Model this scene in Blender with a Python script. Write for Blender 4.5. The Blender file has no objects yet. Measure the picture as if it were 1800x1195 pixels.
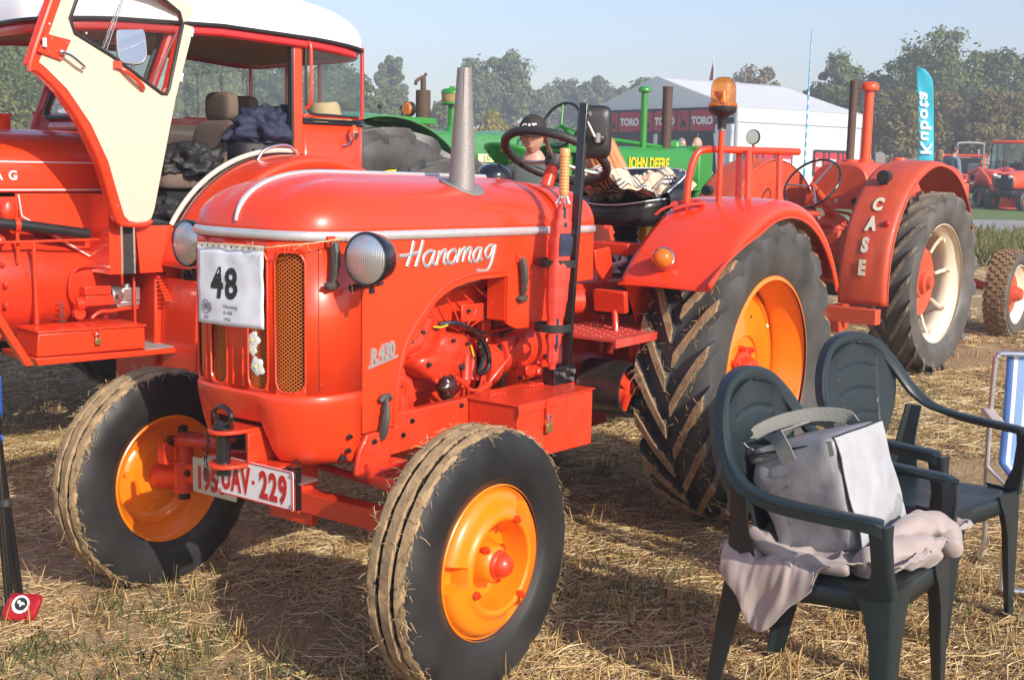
import bpy, bmesh, math, random
import numpy as np
from mathutils import Vector, Matrix, Euler, noise
PI = math.pi
rnd = random.Random(7)
npr = np.random.RandomState(5)
scene = bpy.context.scene
col = scene.collection

# ---------------------------------------------------------------- camera
CAM = Vector((4.795, 2.885, 1.5454))
cR = Vector((-0.58859893, 0.80819686, 0.01921269))
cU = Vector((-0.10680455, -0.10129765, 0.98910645))
cF = Vector((-0.80133893, -0.580135, -0.14594279))
cd = bpy.data.cameras.new('camera')
cam = bpy.data.objects.new('camera', cd)
col.objects.link(cam)
cam.matrix_world = Matrix(((cR.x, cU.x, -cF.x, CAM.x), (cR.y, cU.y, -cF.y, CAM.y), (cR.z, cU.z, -cF.z, CAM.z), (0, 0, 0, 1)))
cd.sensor_fit = 'HORIZONTAL'
cd.sensor_width = 36.0
cd.lens = 2096.9 / 1800 * 36.0
cd.clip_start = 0.05
cd.clip_end = 2000
scene.camera = cam

# ---------------------------------------------------------------- daylight
SUN_EL = 29.5
SUN_AZ = math.atan2(0.27, 1.0)                 # clockwise from +Y
world = bpy.data.worlds.new('World')
scene.world = world
world.use_nodes = True
wn = world.node_tree
wn.nodes.clear()
w_out = wn.nodes.new('ShaderNodeOutputWorld')
w_bg = wn.nodes.new('ShaderNodeBackground')
w_sky = wn.nodes.new('ShaderNodeTexSky')
w_sky.sky_type = 'NISHITA'
w_sky.sun_disc = False
w_sky.sun_elevation = math.radians(SUN_EL)
w_sky.sun_rotation = SUN_AZ
w_sky.air_density = 1.1
w_sky.dust_density = 1.2
w_sky.ozone_density = 2.5
w_bg.inputs['Strength'].default_value = 0.15
w_t = wn.nodes.new('ShaderNodeVectorMath')
w_t.operation = 'MULTIPLY'
w_t.inputs[1].default_value = (0.91, 0.835, 0.89)
wn.links.new(w_sky.outputs[0], w_t.inputs[0])
wn.links.new(w_t.outputs[0], w_bg.inputs['Color'])
wn.links.new(w_bg.outputs[0], w_out.inputs['Surface'])
sd = bpy.data.lights.new('sun', 'SUN')
sd.energy = 3.7
sd.angle = math.radians(0.55)
sd.color = (1.0, 0.93, 0.82)
sun = bpy.data.objects.new('sun', sd)
col.objects.link(sun)
sv = Vector((math.sin(SUN_AZ) * math.cos(math.radians(SUN_EL)), math.cos(SUN_AZ) * math.cos(math.radians(SUN_EL)), math.sin(math.radians(SUN_EL))))
sun.rotation_euler = sv.to_track_quat('Z', 'Y').to_euler()
sun.location = (6, 20, 14)
scene.view_settings.view_transform = 'Standard'
scene.view_settings.look = 'None'
scene.view_settings.gamma = 1.0
scene.view_settings.exposure = 0.57
scene.view_settings.use_curve_mapping = False
scene.cycles.max_bounces = 8
scene.cycles.transparent_max_bounces = 24

# ---------------------------------------------------------------- mesh toolkit
def V(*a):
  return Vector(a)

def catmull(pts, k=6):
  P = [Vector(p) for p in pts]
  if len(P) < 3:
    return P
  out = []
  for i in range(len(P) - 1):
    a = P[i - 1] if i else P[0] * 2 - P[1]
    b, c = P[i], P[i + 1]
    d = P[i + 2] if i + 2 < len(P) else P[-1] * 2 - P[-2]
    for j in range(k):
      t = j / k
      out.append(0.5 * ((2 * b) + (c - a) * t + (2 * a - 5 * b + 4 * c - d) * t * t + (3 * b - a - 3 * c + d) * t ** 3))
  out.append(P[-1])
  return out

class MB:
  """collects shapes for one mesh object"""
  def __init__(s):
    s.v = []
    s.f = []
  def add(s, vs, fs):
    n = len(s.v)
    s.v += [tuple(p) for p in vs]
    s.f += [tuple(i + n for i in f) for f in fs]
    return s
  def box(s, c, d, rot=None):
    x, y, z = d[0] / 2, d[1] / 2, d[2] / 2
    vs = [Vector((i, j, k)) for i in (-x, x) for j in (-y, y) for k in (-z, z)]
    if rot is not None:
      m = Euler(rot).to_matrix()
      vs = [m @ p for p in vs]
    c = Vector(c)
    return s.add([p + c for p in vs], [(0, 1, 3, 2), (4, 6, 7, 5), (0, 4, 5, 1), (2, 3, 7, 6), (0, 2, 6, 4), (1, 5, 7, 3)])
  def bb(s, x0, x1, y0, y1, z0, z1):
    return s.box(((x0 + x1) / 2, (y0 + y1) / 2, (z0 + z1) / 2), (abs(x1 - x0), abs(y1 - y0), abs(z1 - z0)))
  def prism(s, pts, plane, a, b):
    """polygon pts in 'xz','xy' or 'yz', extruded from a to b along the third axis"""
    def P(p, h):
      return {'xz': (p[0], h, p[1]), 'xy': (p[0], p[1], h), 'yz': (h, p[0], p[1])}[plane]
    n = len(pts)
    vs = [P(p, a) for p in pts] + [P(p, b) for p in pts]
    fs = [tuple(range(n)), tuple(range(2 * n - 1, n - 1, -1))] + [(i, i + n, (i + 1) % n + n, (i + 1) % n) for i in range(n)]
    return s.add(vs, fs)
  def tube(s, pts, r, n=10, caps=True, closed=False, flat=None):
    pts = [Vector(p) for p in pts]
    k = len(pts)
    rs = r if isinstance(r, (list, tuple)) else [r] * k
    vs = []
    prev = None
    for i, p in enumerate(pts):
      if closed:
        t = pts[(i + 1) % k] - pts[i - 1]
      else:
        t = pts[min(i + 1, k - 1)] - pts[max(i - 1, 0)]
      if t.length < 1e-9:
        t = Vector((0, 0, 1))
      t.normalize()
      if prev is None:
        a = Vector((0, 0, 1)) if abs(t.z) < 0.9 else Vector((1, 0, 0))
        u = t.cross(a).normalized()
      else:
        u = (prev - t * prev.dot(t))
        u = u.normalized() if u.length > 1e-6 else t.orthogonal().normalized()
      prev = u
      w = t.cross(u)
      for j in range(n):
        a = 2 * PI * j / n
        fx = 1.0 if flat is None else flat
        vs.append(p + (u * math.cos(a) + w * math.sin(a) * fx) * rs[i])
    fs = []
    for i in range(k if closed else k - 1):
      for j in range(n):
        a, b = i * n + j, i * n + (j + 1) % n
        c, d = ((i + 1) % k) * n + (j + 1) % n, ((i + 1) % k) * n + j
        fs.append((a, b, c, d))
    if caps and not closed:
      fs.append(tuple(range(n - 1, -1, -1)))
      fs.append(tuple((k - 1) * n + j for j in range(n)))
    return s.add(vs, fs)
  def cyl(s, a, b, r, n=16):
    return s.tube([a, b], r, n)
  def lathe(s, prof, c=(0, 0, 0), axis='z', n=32, a0=0.0, a1=2 * PI, cap=False):
    """prof: (radius, height) pairs round an axis through c"""
    full = abs(a1 - a0 - 2 * PI) < 1e-6
    m = n if full else n + 1
    vs = []
    for (r, h) in prof:
      for j in range(m):
        a = a0 + (a1 - a0) * j / n
        x, y = r * math.cos(a), r * math.sin(a)
        p = {'z': (x, y, h), 'y': (x, h, y), 'x': (h, x, y)}[axis]
        vs.append((p[0] + c[0], p[1] + c[1], p[2] + c[2]))
    fs = []
    for i in range(len(prof) - 1):
      for j in range(n):
        j2 = (j + 1) % m
        fs.append((i * m + j, i * m + j2, (i + 1) * m + j2, (i + 1) * m + j))
    if cap:
      fs.append(tuple(range(m)))
      fs.append(tuple((len(prof) - 1) * m + j for j in range(m - 1, -1, -1)))
    return s.add(vs, fs)
  def grid(s, fn, nu, nv, closed_u=False):
    vs = [fn(i / nu, j / nv) for i in range(nu + (0 if closed_u else 1)) for j in range(nv + 1)]
    m = nu if closed_u else nu + 1
    fs = []
    for i in range(nu):
      for j in range(nv):
        a, b = i, (i + 1) % m
        fs.append((a * (nv + 1) + j, b * (nv + 1) + j, b * (nv + 1) + j + 1, a * (nv + 1) + j + 1))
    return s.add(vs, fs)
  def ball(s, c, r, n=14, sc=(1, 1, 1)):
    c = Vector(c)
    def f(u, v):
      a, b = u * 2 * PI, -PI / 2 + v * PI
      return c + Vector((r * sc[0] * math.cos(a) * math.cos(b), r * sc[1] * math.sin(a) * math.cos(b), r * sc[2] * math.sin(b)))
    return s.grid(f, n, max(6, n // 2), True)
  def bolt(s, c, axis, r=0.012, h=0.01):
    c = Vector(c)
    d = {'x': V(1, 0, 0), 'y': V(0, 1, 0), 'z': V(0, 0, 1), '-x': V(-1, 0, 0), '-y': V(0, -1, 0)}[axis]
    return s.tube([c, c + d * h], r, 6)
  def xf(s, m):
    s.v = [tuple(m @ Vector(p)) for p in s.v]
    return s

def link(name, data, parent=None):
  o = bpy.data.objects.new(name, data)
  col.objects.link(o)
  if parent is not None:
    o.parent = parent
  return o

def islands(mb):
  """split a builder into groups of touching shapes"""
  n = len(mb.v)
  if n > 9000 or len(mb.f) < 2:
    return [mb]
  par = list(range(n))
  def fd(a):
    while par[a] != a:
      par[a] = par[par[a]]
      a = par[a]
    return a
  for f in mb.f:
    r = fd(f[0])
    for i in f[1:]:
      q = fd(i)
      if q != r:
        par[q] = r
  box = {}
  for i in range(n):
    r = fd(i)
    p = mb.v[i]
    b = box.get(r)
    if b is None:
      box[r] = [list(p), list(p)]
    else:
      for k in range(3):
        if p[k] < b[0][k]:
          b[0][k] = p[k]
        elif p[k] > b[1][k]:
          b[1][k] = p[k]
  ks = [k for k in box if any(True for _ in (0,))]
  if len(ks) < 2 or len(ks) > 160:
    return [mb]
  grp = {k: k for k in ks}
  def fg(a):
    while grp[a] != a:
      a = grp[a]
    return a
  e = 0.003
  for i, a in enumerate(ks):
    A = box[a]
    for b in ks[i + 1:]:
      B = box[b]
      if all(A[0][k] - e <= B[1][k] and B[0][k] - e <= A[1][k] for k in range(3)):
        ra, rb = fg(a), fg(b)
        if ra != rb:
          grp[rb] = ra
  roots = sorted(set(fg(k) for k in ks))
  if len(roots) < 2:
    return [mb]
  out = {r: MB() for r in roots}
  mp = {}
  for i in range(n):
    r = fd(i)
    g = fg(r)
    mp[i] = (g, len(out[g].v))
    out[g].v.append(mb.v[i])
  for f in mb.f:
    out[mp[f[0]][0]].f.append(tuple(mp[i][1] for i in f))
  return sorted((o for o in out.values() if o.f), key=lambda o: -len(o.f))

def obj(name, mb, mat, parent=None, smooth=35, bevel=0.0, solid=0.0, sub=0, label=None, kind=None, loc=None, seg=2, merge=True, split=True):
  if split and parent is not None and kind is None:
    parts = islands(mb)
    if len(parts) > 1:
      os_ = [obj(name, q, mat, parent, smooth, bevel, solid, sub, label, kind, loc, seg, merge, False) for q in parts]
      return os_[0]
  me = bpy.data.meshes.new(name)
  me.from_pydata(mb.v, [], mb.f)
  me.validate()
  bm = bmesh.new()
  bm.from_mesh(me)
  if merge:
    bmesh.ops.remove_doubles(bm, verts=bm.verts, dist=1e-5)
  bmesh.ops.recalc_face_normals(bm, faces=bm.faces)
  bm.to_mesh(me)
  bm.free()
  if smooth:
    me.polygons.foreach_set('use_smooth', [True] * len(me.polygons))
    me.set_sharp_from_angle(angle=math.radians(smooth))
  me.materials.append(mat)
  o = link(name, me, parent)
  if loc is not None:
    o.location = loc
  if solid:
    md = o.modifiers.new('thickness', 'SOLIDIFY')
    md.thickness = solid
    md.offset = -1
  if bevel:
    md = o.modifiers.new('bevel', 'BEVEL')
    md.width = bevel
    md.segments = seg
    md.limit_method = 'ANGLE'
    md.angle_limit = math.radians(40)
  if sub:
    md = o.modifiers.new('subdivision', 'SUBSURF')
    md.levels = sub
    md.render_levels = sub
  if label:
    o['label'] = label
  if kind:
    o['kind'] = kind
  return o

def thing(name, label, cat, loc=(0, 0, 0), rz=0.0, group=None):
  o = bpy.data.objects.new(name, None)
  col.objects.link(o)
  o.empty_display_size = 0.2
  o.location = loc
  o.rotation_euler = (0, 0, rz)
  o['label'] = label
  o['category'] = cat
  if group:
    o['group'] = group
  return o

def tag(o, label, cat, group=None):
  o['label'] = label
  o['category'] = cat
  if group:
    o['group'] = group
  return o

def copy_tree(o, parent=None):
  c = o.copy()
  col.objects.link(c)
  c.parent = parent
  for ch in list(o.children):
    copy_tree(ch, c)
  return c

def text_mb(s, size=1.0, extrude=0.001, bold=0.0, shear=0.0, sx=1.0, align='LEFT', space=1.0):
  """letters in the xy plane, x to the right"""
  cu = bpy.data.curves.new('lettering', 'FONT')
  cu.body = s
  cu.size = size
  cu.extrude = extrude
  cu.offset = bold
  cu.shear = shear
  cu.align_x = align
  cu.space_character = space
  cu.resolution_u = 3
  o = bpy.data.objects.new('lettering', cu)
  col.objects.link(o)
  dg = bpy.context.evaluated_depsgraph_get()
  dg.update()
  me = o.evaluated_get(dg).to_mesh()
  m = MB()
  m.v = [(v.co.x * sx, v.co.y, v.co.z) for v in me.vertices]
  m.f = [tuple(p.vertices) for p in me.polygons]
  o.evaluated_get(dg).to_mesh_clear()
  bpy.data.objects.remove(o)
  bpy.data.curves.remove(cu)
  return m

def frame_m(o, x, y):
  """matrix placing a flat thing with origin o, its x axis along x and y axis along y"""
  x = Vector(x).normalized()
  y = Vector(y)
  y = (y - x * y.dot(x)).normalized()
  z = x.cross(y)
  return Matrix(((x.x, y.x, z.x, o[0]), (x.y, y.y, z.y, o[1]), (x.z, y.z, z.z, o[2]), (0, 0, 0, 1)))

# ---------------------------------------------------------------- materials
def new_mat(name):
  m = bpy.data.materials.new(name)
  m.use_nodes = True
  n = m.node_tree
  return m, n, n.nodes['Principled BSDF'], n.links

def mat(name, base, rough=0.5, metal=0.0, coat=0.0, var=0.12, scale=6.0, bump=0.0, bscale=60.0, dust=0.0, dustc=(0.42, 0.33, 0.22), spec=0.5, trans=0.0, em=None, coat_rough=0.06, rvar=0.15, sheen=0.0, alpha=1.0):
  m, n, b, L = new_mat(name)
  tc = n.nodes.new('ShaderNodeTexCoord')
  no = n.nodes.new('ShaderNodeTexNoise')
  no.inputs['Scale'].default_value = scale
  no.inputs['Detail'].default_value = 6
  L.new(tc.outputs['Object'], no.inputs['Vector'])
  mx = n.nodes.new('ShaderNodeMix')
  mx.data_type = 'RGBA'
  mx.inputs['A'].default_value = tuple(c * (1 - var) for c in base) + (1,)
  mx.inputs['B'].default_value = tuple(min(1, c * (1 + var)) for c in base) + (1,)
  L.new(no.outputs['Fac'], mx.inputs['Factor'])
  out = mx.outputs['Result']
  if dust:
    n2 = n.nodes.new('ShaderNodeTexNoise')
    n2.inputs['Scale'].default_value = scale * 1.7
    n2.inputs['Detail'].default_value = 8
    n2.inputs['Roughness'].default_value = 0.7
    L.new(tc.outputs['Object'], n2.inputs['Vector'])
    rp = n.nodes.new('ShaderNodeValToRGB')
    rp.color_ramp.elements[0].position = 0.42
    rp.color_ramp.elements[1].position = 0.75
    rp.color_ramp.elements[1].color = (dust, dust, dust, 1)
    L.new(n2.outputs['Fac'], rp.inputs[0])
    m2 = n.nodes.new('ShaderNodeMix')
    m2.data_type = 'RGBA'
    m2.inputs['B'].default_value = dustc + (1,)
    L.new(rp.outputs[0], m2.inputs['Factor'])
    L.new(out, m2.inputs['A'])
    out = m2.outputs['Result']
  L.new(out, b.inputs['Base Color'])
  mr = n.nodes.new('ShaderNodeMapRange')
  mr.inputs['To Min'].default_value = max(0.02, rough * (1 - rvar))
  mr.inputs['To Max'].default_value = min(1, rough * (1 + rvar))
  L.new(no.outputs['Fac'], mr.inputs['Value'])
  L.new(mr.outputs[0], b.inputs['Roughness'])
  b.inputs['Metallic'].default_value = metal
  b.inputs['Coat Weight'].default_value = coat
  b.inputs['Coat Roughness'].default_value = coat_rough
  b.inputs['Specular IOR Level'].default_value = spec
  b.inputs['Sheen Weight'].default_value = sheen
  if trans:
    b.inputs['Transmission Weight'].default_value = trans
  if alpha < 1:
    b.inputs['Alpha'].default_value = alpha
  if em:
    b.inputs['Emission Color'].default_value = em[0] + (1,)
    b.inputs['Emission Strength'].default_value = em[1]
  if bump:
    n3 = n.nodes.new('ShaderNodeTexNoise')
    n3.inputs['Scale'].default_value = bscale
    n3.inputs['Detail'].default_value = 5
    L.new(tc.outputs['Object'], n3.inputs['Vector'])
    bp = n.nodes.new('ShaderNodeBump')
    bp.inputs['Strength'].default_value = min(1.0, bump)
    bp.inputs['Distance'].default_value = 0.004
    L.new(n3.outputs['Fac'], bp.inputs['Height'])
    L.new(bp.outputs[0], b.inputs['Normal'])
  return m

RED = (0.78, 0.050, 0.010)
M = {}
M['red'] = mat('red_paint', RED, 0.33, coat=0.45, var=0.05, scale=3, bump=0.04, bscale=25, coat_rough=0.08)
M['red_cast'] = mat('red_painted_casting', (0.66, 0.040, 0.010), 0.34, coat=0.4, var=0.15, scale=14, bump=0.5, bscale=90, coat_rough=0.15)
M['red_dusty'] = mat('dusty_red_floor_paint', (0.55, 0.045, 0.03), 0.5, var=0.1, dust=0.25, bump=0.2)
M['red_chassis'] = mat('red_chassis_paint', (0.70, 0.042, 0.010), 0.34, coat=0.35, var=0.08, scale=8, bump=0.15, bscale=60, dust=0.08)
M['red_deep'] = mat('deep_red_and_shaded_paint', (0.52, 0.016, 0.016), 0.3, coat=0.5, var=0.06)  # darker red; on the scuttle its darkness is shade put into the colour
M['case_red'] = mat('flambeau_orange_red_paint', (0.58, 0.065, 0.02), 0.5, coat=0.08, var=0.14, scale=7, dust=0.12, bump=0.1)
M['orange'] = mat('orange_rim_paint', (0.86, 0.215, 0.004), 0.3, coat=0.5, var=0.05, scale=5, bump=0.06, bscale=40)
M['orange_red'] = mat('orange_machine_paint', (0.80, 0.075, 0.015), 0.35, coat=0.3)
M['trim'] = mat('dull_aluminium_trim', (0.66, 0.66, 0.65), 0.32, metal=0.5, var=0.12, scale=30, bump=0.2)
M['chrome'] = mat('polished_trim', (0.74, 0.74, 0.74), 0.24, metal=1.0, var=0.08, scale=30, bump=0.1)
M['alu'] = mat('aluminium', (0.62, 0.62, 0.62), 0.36, metal=0.9, var=0.1, scale=25, bump=0.2)
M['silver'] = mat('silver_lettering', (0.50, 0.50, 0.49), 0.4, metal=0.55, var=0.06)
M['exhaust'] = mat('silver_painted_exhaust', (0.27, 0.255, 0.24), 0.5, metal=0.35, var=0.14, scale=12, bump=0.35, bscale=140)
M['rust'] = mat('rusty_exhaust_steel', (0.10, 0.062, 0.045), 0.75, metal=0.2, var=0.4, scale=9, dust=0.35, dustc=(0.17, 0.09, 0.05), bump=0.5)
M['black'] = mat('black_enamel', (0.012, 0.012, 0.013), 0.18, coat=0.6, var=0.1)
M['blackm'] = mat('black_satin', (0.02, 0.02, 0.021), 0.42, var=0.25, scale=12, bump=0.1)
M['rubber'] = mat('black_rubber', (0.028, 0.027, 0.027), 0.55, var=0.2, bump=0.2)
M['latch'] = mat('worn_rubber_latch', (0.045, 0.04, 0.038), 0.6, var=0.25, bump=0.2, dust=0.2)
M['vinyl'] = mat('black_seat_vinyl', (0.016, 0.016, 0.018), 0.32, coat=0.2, var=0.15, bump=0.3, bscale=120)
M['void'] = mat('dark_metal_and_shade', (0.018, 0.014, 0.013), 0.8, var=0.3)  # dark metal, and the near-black that stands in for shade in engine gaps
M['white'] = mat('white_enamel', (0.82, 0.82, 0.80), 0.3, coat=0.3, var=0.03)
M['roof'] = mat('white_cab_roof_paint', (0.86, 0.86, 0.84), 0.28, coat=0.4, var=0.02)
M['plate'] = mat('white_plate', (0.78, 0.78, 0.76), 0.35, coat=0.3, var=0.04, dust=0.06)
M['platered'] = mat('plate_red_print', (0.50, 0.02, 0.02), 0.4, var=0.05)
M['paper'] = mat('laminated_paper', (0.74, 0.76, 0.82), 0.3, coat=0.5, var=0.02, scale=4, bump=0.06, bscale=9)
M['ink'] = mat('black_print', (0.02, 0.02, 0.02), 0.5)
M['grey_ink'] = mat('grey_print', (0.22, 0.22, 0.24), 0.5)
M['reflector'] = mat('beacon_reflector_painted_glow', (0.95, 0.55, 0.06), 0.3, metal=0.3)  # yellow paint stands in for the sunlit glow inside the dome
M['brass'] = mat('brass', (0.52, 0.36, 0.14), 0.35, metal=0.8, var=0.15)
M['brown'] = mat('brown_knob', (0.045, 0.012, 0.01), 0.2, coat=0.5)
M['cream'] = mat('cream_door_board', (0.70, 0.60, 0.46), 0.42, coat=0.1, var=0.04, scale=3)
M['creampaint'] = mat('cream_rim_paint', (0.80, 0.74, 0.56), 0.45, var=0.08, scale=5, dust=0.12)
M['gold'] = mat('orange_gold_grille_mesh', (0.66, 0.18, 0.03), 0.35, metal=0.3, var=0.1)
M['wood'] = mat('varnished_wood', (0.62, 0.33, 0.10), 0.32, coat=0.4, var=0.15, scale=25)
M['navy'] = mat('navy_cloth', (0.018, 0.024, 0.055), 0.75, var=0.25, bump=0.4)
M['umbred'] = mat('red_umbrella_cloth', (0.62, 0.045, 0.025), 0.6, var=0.12, bump=0.4, bscale=45)
M['strap'] = mat('black_strap', (0.016, 0.016, 0.016), 0.65, bump=0.3)
M['green_jd'] = mat('green_tractor_paint', (0.05, 0.24, 0.06), 0.4, coat=0.2, var=0.1, dust=0.4, dustc=(0.25, 0.35, 0.25))
M['green_jd2'] = mat('bright_green_tractor_paint', (0.03, 0.24, 0.03), 0.34, coat=0.3, var=0.1)
M['yellow'] = mat('yellow_paint', (0.80, 0.60, 0.01), 0.35, coat=0.3, var=0.05)
M['steel'] = mat('bare_steel', (0.42, 0.42, 0.42), 0.35, metal=0.8, var=0.2)
M['chair'] = mat('dark_green_plastic', (0.012, 0.021, 0.024), 0.36, var=0.15, scale=5, bump=0.12, bscale=220, spec=0.5, dust=0.05, dustc=(0.1, 0.1, 0.09))
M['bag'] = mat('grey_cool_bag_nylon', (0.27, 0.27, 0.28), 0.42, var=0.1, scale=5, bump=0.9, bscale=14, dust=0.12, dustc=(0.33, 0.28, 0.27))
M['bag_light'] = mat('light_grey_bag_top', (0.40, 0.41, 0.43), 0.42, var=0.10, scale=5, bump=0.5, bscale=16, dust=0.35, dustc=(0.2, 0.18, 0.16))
M['webbing'] = mat('grey_webbing', (0.22, 0.22, 0.20), 0.7, bump=0.6, bscale=180)
M['blanket'] = mat('pinkish_beige_cloth', (0.35, 0.285, 0.26), 0.6, var=0.06, bump=0.35, bscale=25, sheen=0.3)
M['skin'] = mat('skin', (0.58, 0.31, 0.22), 0.5, var=0.08, scale=14)
M['hair_red'] = mat('auburn_hair', (0.48, 0.17, 0.045), 0.45, var=0.35, scale=40)
M['hair_dark'] = mat('dark_hair', (0.03, 0.02, 0.014), 0.5, var=0.3, scale=40)
M['cap'] = mat('dark_brown_cap', (0.03, 0.02, 0.018), 0.8, var=0.2)
M['shirt_grey'] = mat('grey_green_jacket', (0.09, 0.115, 0.105), 0.8, var=0.2, bump=0.3)
M['shirt_white'] = mat('white_tshirt', (0.75, 0.75, 0.77), 0.8, var=0.05, bump=0.2)
M['shirt_blue'] = mat('blue_grey_shirt', (0.15, 0.19, 0.24), 0.8, var=0.1)
M['jeans'] = mat('dark_jeans', (0.035, 0.045, 0.07), 0.85, var=0.2)
M['suede'] = mat('brown_grey_jacket', (0.10, 0.085, 0.07), 0.85, var=0.2)
M['tent'] = mat('white_tent_pvc', (0.80, 0.81, 0.83), 0.5, var=0.03, scale=0.5, bump=0.3, bscale=2)
def cloth_mat(name, c, trl):
  m, n, b, L = new_mat(name)
  b.inputs['Base Color'].default_value = c + (1,)
  b.inputs['Roughness'].default_value = 0.5
  t = n.nodes.new('ShaderNodeBsdfTranslucent')
  t.inputs[0].default_value = c + (1,)
  ms = n.nodes.new('ShaderNodeMixShader')
  ms.inputs[0].default_value = trl
  L.new(b.outputs[0], ms.inputs[1])
  L.new(t.outputs[0], ms.inputs[2])
  L.new(ms.outputs[0], n.nodes['Material Output'].inputs[0])
  return m
M['tent'] = cloth_mat('white_translucent_tent_pvc', (0.90, 0.91, 0.93), 0.32)
M['banner_red'] = mat('banner_red', (0.52, 0.02, 0.045), 0.5, var=0.04)
M['banner_black'] = mat('banner_black', (0.02, 0.02, 0.02), 0.5)
M['turq'] = mat('turquoise_flag', (0.01, 0.42, 0.55), 0.6, var=0.06)
M['seatcloth'] = mat('brown_woven_seat_cloth', (0.15, 0.11, 0.085), 0.85, var=0.25, scale=60, bump=0.4)
M['bagblack'] = mat('black_nylon', (0.02, 0.02, 0.022), 0.6, var=0.2, bump=0.4)
M['strawhat'] = mat('straw_hat_weave', (0.58, 0.43, 0.22), 0.7, var=0.2, scale=50, bump=0.5)
M['bluecloth'] = mat('blue_camp_cloth', (0.02, 0.12, 0.55), 0.6, var=0.1, bump=0.3)
M['can'] = mat('red_can', (0.62, 0.015, 0.02), 0.25, metal=0.5, coat=0.5, var=0.05)
M['petal'] = mat('white_petal', (0.80, 0.78, 0.72), 0.6, var=0.05)
M['twine'] = mat('sisal_twine', (0.58, 0.44, 0.24), 0.8, var=0.2, scale=60)
M['plastic_white'] = mat('white_plastic_bag', (0.75, 0.74, 0.76), 0.3, var=0.05, bump=0.8, bscale=18)
M['board'] = mat('belt_pulley_drum', (0.018, 0.018, 0.019), 0.3, coat=0.3, var=0.3, dust=0.1)

def tinted_glass(name, color, rough=0.02, alpha=0.3):
  m, n, b, L = new_mat(name)
  n.nodes.remove(b)
  o = n.nodes['Material Output']
  tr = n.nodes.new('ShaderNodeBsdfTransparent')
  tr.inputs[0].default_value = color + (1,)
  gl = n.nodes.new('ShaderNodeBsdfGlossy')
  gl.inputs['Roughness'].default_value = rough
  lw = n.nodes.new('ShaderNodeFresnel')
  ge = n.nodes.new('ShaderNodeNewGeometry')
  io = n.nodes.new('ShaderNodeMapRange')
  io.inputs['To Min'].default_value = 1.5
  io.inputs['To Max'].default_value = 1 / 1.5
  L.new(ge.outputs['Backfacing'], io.inputs['Value'])
  L.new(io.outputs[0], lw.inputs['IOR'])
  ma = n.nodes.new('ShaderNodeMath')
  ma.operation = 'ADD'
  ma.inputs[1].default_value = alpha
  ma.use_clamp = True
  L.new(lw.outputs[0], ma.inputs[0])
  mx = n.nodes.new('ShaderNodeMixShader')
  L.new(ma.outputs[0], mx.inputs[0])
  L.new(tr.outputs[0], mx.inputs[1])
  L.new(gl.outputs[0], mx.inputs[2])
  L.new(mx.outputs[0], o.inputs[0])
  return m
M['glass'] = tinted_glass('window_glass', (0.86, 0.90, 0.89), alpha=0.03)
M['amber'] = mat('amber_lens', (0.85, 0.20, 0.01), 0.12, coat=0.7, var=0.15, scale=30, alpha=0.78)
M['beaconglass'] = tinted_glass('beacon_glass', (1.0, 0.58, 0.14), alpha=0.05)
M['redlens'] = mat('red_lens', (0.5, 0.01, 0.01), 0.12, coat=0.7)
M['mirror'] = mat('mirror_glass', (0.85, 0.87, 0.88), 0.03, metal=1.0, var=0.0)

def lamp_glass():
  m, n, b, L = new_mat('ribbed_headlamp_glass')
  tc = n.nodes.new('ShaderNodeTexCoord')
  w = n.nodes.new('ShaderNodeTexWave')
  w.bands_direction = 'Y'
  w.inputs['Scale'].default_value = 48
  w.inputs['Distortion'].default_value = 0.6
  L.new(tc.outputs['Object'], w.inputs['Vector'])
  bp = n.nodes.new('ShaderNodeBump')
  bp.inputs['Strength'].default_value = 0.45
  bp.inputs['Distance'].default_value = 0.003
  L.new(w.outputs['Fac'], bp.inputs['Height'])
  L.new(bp.outputs[0], b.inputs['Normal'])
  b.inputs['Base Color'].default_value = (0.60, 0.62, 0.64, 1)
  b.inputs['Metallic'].default_value = 0.75
  b.inputs['Roughness'].default_value = 0.2
  b.inputs['Coat Weight'].default_value = 0.8
  return m
M['lampglass'] = lamp_glass()

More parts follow.
